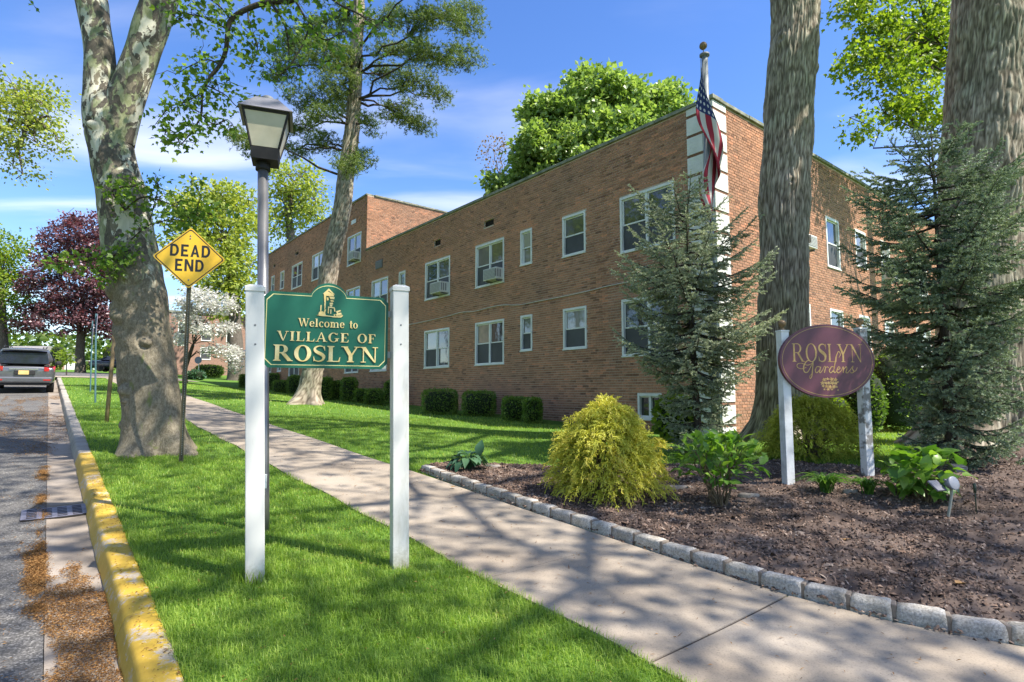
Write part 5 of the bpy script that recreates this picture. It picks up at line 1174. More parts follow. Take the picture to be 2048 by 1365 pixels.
def oak_bark():  # tint darkens the furrows: bark tone plus recess shade put into the colour
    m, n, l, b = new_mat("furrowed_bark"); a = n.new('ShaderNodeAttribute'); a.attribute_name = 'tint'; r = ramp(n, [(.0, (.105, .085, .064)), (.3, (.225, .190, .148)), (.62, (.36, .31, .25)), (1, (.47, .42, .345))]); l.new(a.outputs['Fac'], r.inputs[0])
    t = noise(n, l, 1.1, 5); r2 = ramp(n, [(.35, (.86, .92, .80)), (.62, (1.08, 1.03, 1.0))]); l.new(t.outputs['Fac'], r2.inputs[0]); mx = n.new('ShaderNodeMix'); mx.data_type = 'RGBA'; mx.blend_type = 'MULTIPLY'; mx.inputs['Factor'].default_value = 1
    l.new(r.outputs[0], mx.inputs[6]); l.new(r2.outputs[0], mx.inputs[7]); l.new(mx.outputs[2], b.inputs['Base Color']); b.inputs['Roughness'].default_value = .92; b.inputs['Specular IOR Level'].default_value = .15
    t2 = noise(n, l, 90, 3, sc3=(1, 1, .4)); bump(n, l, b, t2.outputs['Fac'], .5, .008); return m
m_oakb = oak_bark(); m_bark = simple_bark("grey_brown_bark", (.07, .058, .046), (.17, .145, .118)); m_barkd = simple_bark("dark_bark", (.035, .028, .022), (.085, .07, .055), 30)
def sycamore_bark():
    m, n, l, b = new_mat("mottled_sycamore_bark")
    c = n.new('ShaderNodeTexCoord'); mpn = n.new('ShaderNodeMapping'); mpn.inputs['Scale'].default_value = (1, 1, .55); l.new(c.outputs['Object'], mpn.inputs[0])
    def nz(s, d, r, dist=.8, off=0):
        t = n.new('ShaderNodeTexNoise'); t.inputs['Scale'].default_value = s; t.inputs['Detail'].default_value = d; t.inputs['Roughness'].default_value = r; t.inputs['Distortion'].default_value = dist
        m_ = n.new('ShaderNodeMapping'); m_.inputs['Location'].default_value = (off, off * .7, off * 1.3); l.new(mpn.outputs[0], m_.inputs[0]); l.new(m_.outputs[0], t.inputs['Vector']); return t.outputs['Fac']
    hgt = n.new('ShaderNodeAttribute'); hgt.attribute_name = 'tint'      # how far the old bark has peeled: 0 at the foot, 1 high up
    def thr(v, a, b_): q = n.new('ShaderNodeMapRange'); q.inputs['From Min'].default_value = a; q.inputs['From Max'].default_value = b_; l.new(v, q.inputs['Value']); return q.outputs[0]
    def mixc(f, a, b_):
        q = n.new('ShaderNodeMix'); q.data_type = 'RGBA'; l.new(f, q.inputs['Factor'])
        for k, x in ((6, a), (7, b_)):
            if isinstance(x, tuple): q.inputs[k].default_value = rgba(x)
            else: l.new(x, q.inputs[k])
        return q.outputs[2]
    def math_(op, a, b_): 
        q = n.new('ShaderNodeMath'); q.operation = op; l.new(a, q.inputs[0])
        if isinstance(b_, float): q.inputs[1].default_value = b_
        else: l.new(b_, q.inputs[1])
        return q.outputs[0]
    f1, f2, f3 = nz(5.2, 4, .6), nz(6.5, 5, .6, .8, 7), nz(3.0, 3, .5, .5, 13)
    olive = mixc(thr(nz(11, 3, .6), .4, .6), (.20, .215, .105), (.30, .31, .18)); cream = mixc(thr(nz(4, 3, .6, .3, 3), .4, .62), (.46, .44, .33), (.62, .585, .46))
    pale = mixc(thr(f3, .49, .53), olive, cream)
    old = mixc(thr(nz(22, 4, .7), .35, .65), (.068, .058, .042), (.135, .115, .088))
    mid = mixc(thr(nz(9, 4, .6, .5, 21), .4, .62), (.16, .138, .092), (.25, .215, .15))
    base = mixc(thr(nz(30, 5, .7), .4, .6), (.135, .112, .074), (.255, .218, .152))
    moss = mixc(thr(nz(4.2, 5, .65, .6, 31), .60, .68), base, (.155, .165, .06))
    up_ = mixc(thr(f1, .505, .53), pale, old); up2 = mixc(thr(f2, .56, .585), up_, mid)
    s = math_('ADD', hgt.outputs['Fac'], math_('MULTIPLY', math_('SUBTRACT', f2, .5), 1.1))
    col = mixc(thr(s, .40, .52), moss, up2); l.new(col, b.inputs['Base Color']); b.inputs['Roughness'].default_value = .8; b.inputs['Specular IOR Level'].default_value = .25
    bump(n, l, b, math_('ADD', thr(f1, .50, .53), nz(40, 3, .6)), .45, .012); return m
m_syc = sycamore_bark()

# leaf colours
m_sycl = leaf_mat("sycamore_leaf", [(.05, (.05, .105, .02)), (.4, (.105, .19, .03)), (.75, (.18, .27, .045)), (1, (.28, .34, .08))], .45, .45, tmul=1.5)
m_oakl = leaf_mat("oak_leaf", [(.05, (.06, .11, .02)), (.5, (.10, .16, .03)), (1, (.18, .21, .05))], .4, .5)
m_yell = leaf_mat("spring_oak_leaf", [(.05, (.14, .20, .034)), (.4, (.265, .335, .058)), (.75, (.40, .45, .10)), (1, (.52, .48, .16))], .45, .5, (1.15, 1.1, .5), clump=.5, cscale=.6, tmul=1.3)
m_lime = leaf_mat("fresh_green_leaf", [(.05, (.09, .16, .02)), (.4, (.17, .26, .03)), (.75, (.27, .35, .05)), (1, (.37, .40, .09))], .45, .45, (1.15, 1.15, .4), cscale=.7)
m_maple = leaf_mat("maple_leaf", [(.05, (.11, .18, .045)), (.4, (.235, .33, .09)), (.75, (.36, .45, .15)), (1, (.50, .56, .25))], .32, .36, (1.1, 1.2, .5), clump=.45, cscale=.9, spec=.5)
m_purp = leaf_mat("purple_maple_leaf", [(.05, (.035, .017, .021)), (.4, (.115, .056, .066)), (.75, (.25, .135, .150)), (1, (.44, .30, .31))], .28, .34, (1.4, .6, .6), clump=.5, cscale=.8, spec=.55)
m_dogw = leaf_mat("dogwood_bract", [(.0, (.16, .24, .08)), (.10, (.55, .55, .47)), (.5, (.78, .77, .72)), (1, (.85, .84, .80))], .3, .5, (1, 1, 1), clump=.2, tmul=1.0)
m_dkgr = leaf_mat("dark_green_leaf", [(.05, (.018, .042, .012)), (.5, (.038, .082, .018)), (1, (.07, .13, .03))], .25, .4)
m_pine = leaf_mat("pine_needle", [(.05, (.06, .105, .032)), (.45, (.14, .20, .052)), (.8, (.235, .29, .08)), (1, (.34, .36, .13))], .28, .5, clump=.5, cscale=.8)
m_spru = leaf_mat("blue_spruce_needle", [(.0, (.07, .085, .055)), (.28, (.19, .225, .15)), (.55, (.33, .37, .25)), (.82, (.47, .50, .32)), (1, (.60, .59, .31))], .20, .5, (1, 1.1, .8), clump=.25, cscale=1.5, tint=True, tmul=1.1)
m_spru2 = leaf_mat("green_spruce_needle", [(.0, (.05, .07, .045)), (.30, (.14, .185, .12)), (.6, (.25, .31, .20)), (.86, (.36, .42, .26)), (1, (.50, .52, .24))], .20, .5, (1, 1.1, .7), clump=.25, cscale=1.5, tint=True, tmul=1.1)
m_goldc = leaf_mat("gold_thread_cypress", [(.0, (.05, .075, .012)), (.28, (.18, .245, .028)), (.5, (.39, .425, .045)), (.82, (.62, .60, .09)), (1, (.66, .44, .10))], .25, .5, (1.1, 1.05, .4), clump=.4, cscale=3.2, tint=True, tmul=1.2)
m_goldd = leaf_mat("darker_gold_cypress", [(.0, (.04, .065, .011)), (.30, (.16, .22, .028)), (.6, (.33, .38, .045)), (.9, (.52, .52, .075)), (1, (.58, .38, .09))], .25, .5, (1.1, 1.05, .4), clump=.4, cscale=3, tint=True, tmul=1.2)  # darker gold for the mound behind the oval sign
m_hydr = leaf_mat("hydrangea_leaf", [(.05, (.075, .17, .026)), (.5, (.135, .265, .04)), (1, (.24, .37, .065))], .35, .4, (1.1, 1.2, .4), clump=.0, tmul=1.3, spec=.45)
m_hosta = leaf_mat("hosta_leaf", [(.05, (.035, .095, .045)), (.5, (.060, .135, .065)), (1, (.10, .19, .09))], .25, .38, (1, 1.2, .7), clump=.0, spec=.5)
m_lily = leaf_mat("daylily_leaf", [(.05, (.045, .115, .018)), (.5, (.085, .19, .03)), (1, (.18, .29, .06))], .35, .4, clump=.3, cscale=4)
m_box = leaf_mat("hedge_leaf", [(.05, (.06, .115, .02)), (.45, (.125, .215, .032)), (.8, (.21, .305, .05)), (1, (.32, .39, .09))], .25, .45, clump=.4, cscale=3, spec=.35)
m_stem = simple_bark("shrub_stem", (.10, .075, .045), (.20, .155, .10), 40)

# ------------------------------------------------------------ the mottled sycamore on the verge
syc = thing('sycamore_tree', 'big mottled sycamore with forked pale stems and knobbly trunk on the verge', 'tree', SYC)
YS = SYC[1]
C_, R_ = px_line([(322, 930, 112), (318, 905, 108), (310, 860, 106), (303, 800, 108), (296, 740, 106), (290, 690, 103), (283, 640, 103), (277, 590, 103), (267, 540, 104), (257, 480, 101), (248, 420, 98), (240, 370, 92), (229, 320, 88), (219, 275, 86), (216, 240, 84), (218, 212, 70), (222, 190, 40)], YS)
g0 = SYC[2]
burls = [(-1.95, at(0, 782, YS)[2], .085, .12), (-2.0, at(0, 800, YS)[2], .05, .08), (2.9, at(0, 700, YS)[2], .10, .17), (-2.9, at(0, 850, YS)[2], .085, .13), (-.95, at(0, 688, YS)[2], .075, .09), (-2.1, at(0, 640, YS)[2], .05, .13), (-2.6, at(0, 590, YS)[2], .06, .14), (-1.2, at(0, 560, YS)[2], .03, .15), (2.95, at(0, 620, YS)[2], .05, .2), (-1.7, at(0, 268, YS)[2], .06, .09), (3.0, at(0, 280, YS)[2], .05, .1), (-.6, at(0, 360, YS)[2], .05, .12), (3.05, at(0, 760, YS)[2], .06, .1)]
def sdisp(TH, ZZ, RR):
    d = (cyl(TH, ZZ, .9, .9, 3, 3) - .5) * .10 * RR * 2 - .055 * RR + (cyl(TH, ZZ, 3, 2.2, 8, 3) - .5) * .05
    fold = np.zeros_like(ZZ)
    for (a, z, am, s) in burls:
        am = am * 1.1
        da = np.angle(np.exp(1j * (TH - a))) * RR; q = (da ** 2 + (ZZ - z) ** 2 * 1.6) / s ** 2
        d = d + am * np.exp(-q) - am * .45 * np.exp(-((np.sqrt(np.maximum(q, 0)) - 1.35) ** 2) * 9)
    zc_ = at(0, 640, YS)[2]
    d = d + .018 * np.sin(ZZ * 16 + 2.5 * np.sin(TH * 1.5)) * np.exp(-((ZZ - zc_) / .55) ** 2) * (.4 + .6 * np.cos(TH + 2.2))
    k = sstep((ZZ - g0) / 6.2)
    return d, k
mb = MB(); trunk(mb, C_, R_, 120, 260, sdisp, flare=.46, lobes=4, fh=.34, seed=1.2, gz=g0)
def sdisp2(TH, ZZ, RR): return (cyl(TH, ZZ, .8, .8, 13, 3) - .5) * .2 * RR * 2, np.full(ZZ.shape, .95)
def sdisp3(TH, ZZ, RR): return (cyl(TH, ZZ, .8, .8, 23, 3) - .5) * .2 * RR * 2, np.full(ZZ.shape, .9)
c2_, r2_ = px_line([(206, 262, 66), (203, 225, 66), (202, 190, 60), (201, 150, 58), (197, 100, 55), (190, 50, 55), (183, 0, 57), (170, -60, 52), (160, -140, 46), (165, -230, 36), (176, -340, 24)], YS); trunk(mb, c2_, r2_, 60, 120, sdisp2)
c3_, r3_ = px_line([(232, 290, 62), (240, 240, 68), (251, 200, 66), (270, 150, 62), (288, 100, 62), (305, 50, 64), (322, 0, 63), (336, -60, 58), (345, -140, 50), (350, -230, 40), (362, -340, 26)], YS); trunk(mb, c3_, r3_, 60, 120, sdisp3)
mb.build('trunk', m_syc, syc, True, tint=True)
# crown high above the street; the long arching branch and lower sprays hang into view
rootsS = [c2_[-1], c2_[-3], c3_[-1], c3_[-3], c3_[-4]]
tb0 = Vector(SYC)
crown('crown', syc, [(np.array([-7.2, 6.4, 14.5]), np.array([3.4, 3.2, 2.6])), (np.array([-4.2, 7.4, 15.2]), np.array([3.0, 2.8, 2.4])), (np.array([-8.4, 9.2, 16.5]), np.array([3.0, 3.0, 2.5])), (np.array([-4.6, 4.8, 13.2]), np.array([2.4, 2.4, 1.6])), (np.array([-2.2, 8.8, 16.5]), np.array([2.8, 2.4, 2.0]))], 300, 26, .17, .42, m_sycl, m_bark, rootsS, TRIP, .10, flat=.5)
limb = MB(); lv = MB()
def spray(P, r0, r1, n, leaf, spread, tmpl=TRIP, k=6, droop=.5):
    Q = smoothline(P, 26); limb.tube(Q, np.linspace(r0, r1, 26), k, False)
    s = rng.random(n) ** .8; i = np.clip((s * 25).astype(int), 0, 24); base = Q[i]; off = rng.normal(0, spread, (n, 3)) * np.array([1, .8, .8]); 
    for q in range(0, n, 9): limb.tube(curve(base[q], base[q] + off[q], .1, 4, .1), [.006, .005, .004, .003], 4, False)
    put(lv, base + off, unit(off) + rng.normal(0, .5, (n, 3)) + [0, 0, -droop], leaf * rng.uniform(.55, 1.2, n), tmpl, 1.0, .45)
def pxp(pts, Y): return np.array([at(u, v, Y + (q[0] if q else 0)) for u, v, *q in pts])
YB = 8.6
spray(pxp([(640, -40), (585, 0), (540, 4), (495, 18), (462, 40), (455, 70), (452, 100), (440, 130), (422, 152)], YB), .05, .028, 90, .10, .10)
spray(pxp([(422, 152), (405, 185), (402, 230), (385, 262), (362, 290)], YB), .026, .006, 220, .095, .16)
spray(pxp([(440, 130), (415, 120), (385, 130), (350, 150)], YB), .014, .005, 110, .095, .13)
spray(pxp([(405, 185), (370, 205), (340, 215), (310, 250)], YB), .012, .004, 120, .09, .12)
spray(pxp([(410, 170), (450, 190), (480, 215), (520, 190)], YB), .012, .004, 90, .09, .13)
spray(pxp([(402, 230), (430, 250), (455, 240), (470, 260)], YB), .012, .004, 70, .09, .12)
spray(pxp([(362, 290), (340, 260), (320, 285)], YB), .008, .003, 60, .09, .1)
spray(pxp([(540, 4), (565, 40), (575, 75), (578, 110)], YB), .026, .008, 110, .095, .15)
spray(pxp([(455, 60), (420, 40), (380, 30), (350, 45)], YB), .014, .005, 120, .1, .14)
spray(pxp([(462, 40), (430, 5), (390, -10), (345, 5)], YB), .016, .006, 120, .1, .14)
spray(pxp([(495, 18), (500, 60), (515, 95), (500, 140)], YB), .014, .005, 130, .1, .16)
spray(pxp([(590, 0), (620, 50), (650, 80), (690, 60)], YB), .02, .006, 150, .1, .2)
spray(pxp([(640, -20), (680, 10), (720, 30), (760, 60)], YB), .022, .006, 140, .1, .2)
spray(pxp([(620, 50), (600, 100), (560, 150), (520, 120)], YB), .012, .005, 110, .095, .17)
spray(pxp([(62, 0), (66, 8), (72, 18)], YS), .004, .003, 7, .08, .05)
limb.build('arching_branch', m_barkd, syc, True); lv.build('hanging_leaves', m_sycl, syc)
limb = MB(); lv = MB()
# lower shoots from the trunk
tr = at(262, 430, YS - .3)
spray(pxp([(250, 420, -.35), (285, 395, -.6), (330, 405, -.7), (390, 430, -.7), (440, 428, -.7)], YS), .016, .004, 260, .085, .13, droop=.2)
spray(pxp([(250, 420, -.35), (225, 385, -.6), (245, 375, -.8), (290, 370, -.9)], YS), .012, .004, 170, .08, .10, droop=.2)
spray(pxp([(262, 480, -.45), (300, 450, -.6), (350, 440, -.7), (395, 448, -.7)], YS), .012, .004, 140, .08, .12, droop=.2)
spray(pxp([(262, 500, -.45), (215, 515, -.6), (160, 525, -.6), (95, 530, -.6)], YS), .012, .004, 240, .085, .11, droop=.25)
spray(pxp([(262, 500, -.5), (230, 540, -.6), (190, 560, -.6)], YS), .010, .003, 110, .08, .09, droop=.25)
spray(pxp([(300, 440, -.5), (315, 380, -.7), (310, 350, -.7)], YS), .010, .003, 50, .08, .08, droop=.1)
spray(pxp([(390, 430, -.7), (400, 390, -.7), (380, 365, -.7)], YS), .008, .003, 50, .08, .08, droop=.1)
limb.build('lower_shoots', m_barkd, syc, True); lv.build('shoot_leaves', m_sycl, syc)

# ------------------------------------------------------------ the two big furrowed trunks
def furrow(fr, fz, depth, seed, knots=()):
    def f(TH, ZZ, RR):
        w = (cyl(TH, ZZ, 2.4, 1.2, seed + 5, 2) - .5) * .22
        a = cyl(TH + w * .10 + .010 * np.sin(ZZ * 5 + 5 * TH), ZZ + w, fr, fz, seed, 2); b = cyl(TH - w * .08, ZZ, fr * 1.55, fz * 1.5, seed + 9, 2)
        rg = 1 - np.abs(2 * a - 1) * 2.5; rg2 = 1 - np.abs(2 * b - 1) * 2.9; fur = np.maximum(rg, rg2 * .75); fur = np.clip(fur, 0, 1) ** .95
        d = -fur * depth + (cyl(TH, ZZ, 1.0, .7, seed + 2, 3) - .5) * .15 * RR * 2
        for (an, z, am, s) in knots:
            q = ((np.angle(np.exp(1j * (TH - an))) * RR) ** 2 + (ZZ - z) ** 2) / s ** 2; d = d + am * np.exp(-q) - am * 1.2 * np.exp(-q * 7)
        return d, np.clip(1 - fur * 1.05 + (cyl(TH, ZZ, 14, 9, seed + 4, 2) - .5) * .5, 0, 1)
    return f
def oak(label, base, pts, Y, k, rows, seed, knots, flare, blobs, lobes=5, ncl=220):
    o = thing('oak_tree', label, 'tree', base, 'big furrowed oak trunks behind the bed'); C_, R_ = px_line(pts, Y); mb = MB()
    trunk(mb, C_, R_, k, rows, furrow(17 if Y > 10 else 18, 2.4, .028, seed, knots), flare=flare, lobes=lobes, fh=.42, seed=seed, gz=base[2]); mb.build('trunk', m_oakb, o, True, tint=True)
    crown('crown', o, blobs, ncl, 34, .18, .48, m_oakl, m_bark, [C_[-1], C_[-2]], KITE, .16, flat=.5); return o
Y1 = OAK[1]; zk = lambda v, Y: at(0, v, Y)[2]
oak('furrowed oak trunk rising behind the left half of the oval sign', OAK, [(1567, 905, 118), (1567, 872, 112), (1566, 820, 106), (1566, 760, 103), (1567, 700, 100), (1567, 600, 97), (1567, 500, 95), (1567, 420, 95), (1571, 340, 92), (1577, 280, 92), (1581, 200, 92), (1585, 120, 94), (1588, 60, 90), (1589, 0, 88), (1594, -120, 84), (1600, -260, 76), (1606, -420, 62)], Y1, 250, 400, 3,
    [(-1.75, zk(380, Y1), .05, .10), (-1.3, zk(258, Y1), .05, .05), (-.35, zk(145, Y1), .06, .09), (-2.5, zk(95, Y1), .07, .14), (-1.0, zk(80, Y1), .05, .1), (3.1, zk(400, Y1), .05, .15)], .42,
    [(np.array([3.6, 9.0, 17.5]), np.array([4.2, 4.0, 3.2])), (np.array([7.0, 8.6, 18]), np.array([3.6, 3.6, 3.0])), (np.array([3.0, 5.2, 16]), np.array([3.6, 3.2, 2.6])), (np.array([2.2, 11.5, 19]), np.array([3.2, 3, 2.4]))])
Y2 = OAK2 = gp(1965, 892); Y2 = OAK2[1]
oak('huge furrowed oak trunk at the right edge behind the larger spruce', OAK2, [(1970, 930, 200), (1969, 892, 188), (1968, 840, 174), (1966, 760, 164), (1965, 680, 158), (1965, 600, 155), (1965, 480, 153), (1967, 380, 151), (1971, 300, 150), (1976, 220, 149), (1983, 120, 148), (1989, 0, 146), (1998, -140, 138), (2008, -300, 122), (2016, -460, 100)], Y2, 260, 420, 8,
    [(-1.15, zk(100, Y2), .05, .12), (-2.2, zk(60, Y2), .03, .14)], .40,
    [(np.array([7.0, 4.6, 15.0]), np.array([4.2, 3.6, 2.8])), (np.array([6.2, .2, 13.2]), np.array([3.6, 3.4, 2.6])), (np.array([10.4, .6, 14.0]), np.array([3.8, 3.4, 2.6])), (np.array([13.6, 1.8, 15.0]), np.array([3.6, 3.2, 2.6])), (np.array([9.6, -3.4, 13.2]), np.array([3.8, 2.8, 2.2]))], 6, 260)
# ------------------------------------------------------------ conifers
def needles(mb, A, B, n, ln, w, t0, t1, spread=.75):
    """a shoot from A to B (arrays) clothed with n needles each"""
    m = len(A); s = rng.random((m, n)); P = A[:, None] + (B - A)[:, None] * s[..., None]; ax = unit(B - A)[:, None]
    r = rng.normal(0, 1, (m, n, 3)); r = unit(r - ax * np.sum(r * ax, -1, keepdims=True)); D = ax * (1 - spread * .55) + r * spread; D[..., 2] += .12
    tn = t0[:, None] + (t1 - t0)[:, None] * s + rng.normal(0, .07, (m, n))
    put(mb, P.reshape(-1, 3), D.reshape(-1, 3), ln * rng.uniform(.7, 1.2, m * n), NEED, w / ln, 0, np.clip(tn, 0, 1).ravel())
def spruce(label, base, top, rad, Y, mat, seed, lean=(0, 0), dens=1.0, skirt=0.0, cull=None):
    """rad(h): reach of the branches to left and right in metres at height fraction h -> (left, right)"""
    o = thing('spruce_tree', label, 'tree', base, 'spruces beside the building'); H_ = top[2] - base[2]; wood = MB(); nd = MB(); rr = np.random.default_rng(seed)
    ax_ = lambda f: base + (top - base) * f; wood.tube([ax_(f) for f in np.linspace(-.02, 1, 12)], np.linspace(.075, .008, 12), 8)
    SA, SB, S0, S1 = [], [], [], []; f = skirt
    while f < .985:
        nb = int(rr.integers(6, 9)) if f < .7 else int(rr.integers(4, 7)) if f < .9 else int(rr.integers(3, 5)); a0 = rr.uniform(0, 6.28)
        for k in range(nb):
            az = a0 + k / nb * 6.283 + rr.normal(0, .2); l_, r_ = rad(f); c = math.cos(az); R__ = (r_ if c > 0 else l_) * (abs(c) ** 2) + (l_ + r_) / 2 * (1 - abs(c) ** 2); R__ *= rr.uniform(.72, 1.08)
            if rr.random() < .12: R__ *= .6
            R__ = max(R__, .07); el = -.22 + .75 * f ** 1.5 + rr.normal(0, .08); d = np.array([math.cos(az), math.sin(az), 0.])
            p0 = ax_(f); n = 7; t = np.linspace(0, 1, n); P = p0 + d * (R__ * t)[:, None]; P[:, 2] += R__ * (el * t + (.28 - .22 * f) * t ** 2.4 - .10 * np.sin(math.pi * t)); P += rr.normal(0, .012 * R__, (n, 3)) * t[:, None]
            wood.tube(P, np.linspace(.006 + .011 * R__, .003, n), 4, False)
            side = np.array([-d[1], d[0], 0]); ns = max(6, int(21 * R__ * dens)); light = rr.normal(0, .10)
            for q in range(ns):
                s = .16 + .84 * (q + rr.random()) / ns; i = min(int(s * (n - 1)), n - 2); fr = s * (n - 1) - i; b = P[i] * (1 - fr) + P[i + 1] * fr; tg = unit(P[i + 1] - P[i]); sg = 1 if q % 2 else -1
                L_ = (.10 + .28 * R__ * (1 - s) + .05 * rr.random()) * rr.uniform(.7, 1.1); dr = unit(tg * .75 + side * sg * .75 + np.array([0, 0, -.22 - .18 * (1 - f) + rr.normal(0, .15)])); e = b + dr * L_
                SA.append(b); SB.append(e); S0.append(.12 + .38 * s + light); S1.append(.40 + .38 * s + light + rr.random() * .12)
                if L_ > .17:
                    for w_ in range(int(L_ / .075)):
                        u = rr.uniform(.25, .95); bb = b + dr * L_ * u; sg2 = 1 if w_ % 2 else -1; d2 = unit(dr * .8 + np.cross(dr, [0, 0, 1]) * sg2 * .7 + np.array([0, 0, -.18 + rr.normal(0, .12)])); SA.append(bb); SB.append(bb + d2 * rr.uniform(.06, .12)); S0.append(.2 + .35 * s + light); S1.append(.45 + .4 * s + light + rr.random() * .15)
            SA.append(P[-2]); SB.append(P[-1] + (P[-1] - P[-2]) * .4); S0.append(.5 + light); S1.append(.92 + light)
        f += rr.uniform(.034, .050)
    SA, SB, S0, S1 = map(np.array, (SA, SB, S0, S1)); ln = np.linalg.norm(SB - SA, axis=1)
    for lo, hi, n in ((0, .11, 20), (.11, .2, 32), (.2, 9, 48)):
        k = (ln >= lo) & (ln < hi)
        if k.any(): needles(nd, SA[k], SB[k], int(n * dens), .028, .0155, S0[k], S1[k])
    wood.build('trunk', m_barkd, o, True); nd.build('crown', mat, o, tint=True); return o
# the nearer, bluer spruce before the corner of the building
YP = 9.8; bx = at(1398, 880, YP); b1 = np.array([bx[0], YP, g(bx[0], YP)]); t1 = at(1366, 362, YP)
prof1 = [(0.0, 60, 75), (.06, 78, 82), (.13, 66, 78), (.20, 62, 88), (.28, 95, 130), (.36, 150, 158), (.44, 155, 160), (.52, 140, 160), (.60, 175, 150), (.68, 160, 165), (.75, 105, 135), (.82, 140, 95), (.88, 92, 78), (.94, 50, 55), (1.0, 12, 14)]
s1 = YP / FOC
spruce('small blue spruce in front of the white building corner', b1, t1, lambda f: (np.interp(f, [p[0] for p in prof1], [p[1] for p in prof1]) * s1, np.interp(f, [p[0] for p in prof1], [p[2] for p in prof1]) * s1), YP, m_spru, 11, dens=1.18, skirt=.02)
YQ = 8.0; bq = bed_pt(1905, 926); YQ = bq[1]; t2_ = at(1862, 262, YQ); s2 = YQ / FOC
prof2 = [(0.0, 60, 130), (.08, 75, 150), (.16, 60, 150), (.24, 70, 170), (.32, 120, 200), (.40, 185, 210), (.48, 200, 215), (.55, 170, 205), (.62, 190, 200), (.69, 165, 215), (.75, 165, 180), (.82, 120, 165), (.88, 100, 140), (.93, 62, 70), (1.0, 10, 16)]
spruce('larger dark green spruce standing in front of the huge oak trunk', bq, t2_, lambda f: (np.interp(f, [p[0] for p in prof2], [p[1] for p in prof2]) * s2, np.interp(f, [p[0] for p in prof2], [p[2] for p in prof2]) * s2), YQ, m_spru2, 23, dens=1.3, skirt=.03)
# the tall pine on the lawn
pin = thing('pine_tree', 'tall pine with leaning trunk and tufted branches on the lawn behind the green sign', 'tree', PIN); YPN = PIN[1]
C_, R_ = px_line([(612, 826, 50), (612, 808, 46), (622, 760, 42), (632, 715, 41), (640, 650, 40), (650, 590, 38), (660, 540, 37), (669, 490, 37), (678, 450, 36), (685, 410, 36), (692, 350, 33), (699, 300, 31), (705, 250, 29), (709, 200, 27), (712, 150, 26), (713, 100, 25), (716, 50, 23), (718, 0, 22), (722, -60, 19), (728, -140, 14), (732, -230, 7)], YPN)
def pdisp(TH, ZZ, RR):
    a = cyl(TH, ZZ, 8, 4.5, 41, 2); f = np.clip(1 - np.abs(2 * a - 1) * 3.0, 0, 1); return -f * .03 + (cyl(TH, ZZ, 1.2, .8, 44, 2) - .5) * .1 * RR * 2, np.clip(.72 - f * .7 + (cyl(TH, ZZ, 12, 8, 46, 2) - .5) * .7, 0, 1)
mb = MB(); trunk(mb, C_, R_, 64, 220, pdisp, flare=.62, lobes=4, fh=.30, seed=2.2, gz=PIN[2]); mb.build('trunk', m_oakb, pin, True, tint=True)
PB = [(620, 195, 75, 30), (690, 205, 35, 25), (600, 255, 55, 22), (650, 285, 40, 22), (700, 330, 32, 22), (755, 335, 0, 0), (725, 318, 28, 22), (735, 345, 0, 0), (760, 190, 0, 0), (800, 225, 55, 28), (840, 250, 38, 16), (770, 150, 50, 24), (830, 165, 55, 28), (880, 195, 28, 16), (800, 95, 70, 30), (870, 110, 65, 30), (930, 120, 48, 20), (860, 40, 80, 36), (930, 40, 55, 36), (770, 40, 50, 32), (690, 40, 40, 40), (640, 110, 60, 35), (580, 90, 45, 35), (690, 120, 34, 34), (560, 140, 45, 25), (630, 60, 45, 30), (480, 275, 45, 18), (520, 300, 35, 16), (680, 160, 40, 30), (740, 250, 26, 18), (640, 230, 40, 20), (590, 300, 30, 14)]
PB = [b for b in PB if b[2]]
lim = MB(); nd = MB(); rt_ = C_[8:-2]
rr = np.random.default_rng(9)
for (u, v, ru, rv) in PB + [(760, -60, 70, 40), (680, -70, 60, 40), (850, -40, 60, 40), (720, -150, 60, 50), (600, -30, 60, 40)]:
    Y = YPN + rr.normal(0, 1.1); c, r = blob_px(u, v, ru, rv, Y, .7); k = rt_[np.argmin(np.abs(rt_[:, 2] - (c[2] - .12 * abs(c[0] - C_[10, 0]))))]
    P = curve(k, c, .05, 8, .05); lim.tube(P, np.linspace(.055, .012, 8), 5, False); m = int(7 + 60 * r[0] * r[2] * 1.6)
    d = unit(rr.normal(0, 1, (m, 3))); cc = c + d * r * (rr.random(m) ** .45)[:, None]
    for q in range(0, m, 3): lim.tube(curve(P[5 + q % 3], cc[q], .05, 4, .06), [.014, .010, .008, .005], 4, False)
    nt_ = 11; T_ = np.repeat(cc, nt_, 0) + rr.normal(0, .13, (m * nt_, 3)) * [1, 1, .6]; nn = 9
    P2 = np.repeat(T_, nn, 0); A2 = rr.normal(0, 1, (len(P2), 3)) + [0, 0, .5]; put(nd, P2, A2, .125 * rr.uniform(.7, 1.2, len(P2)), NEED, .17)
lim.build('limbs', m_barkd, pin, True); nd.build('crown', m_pine, pin)

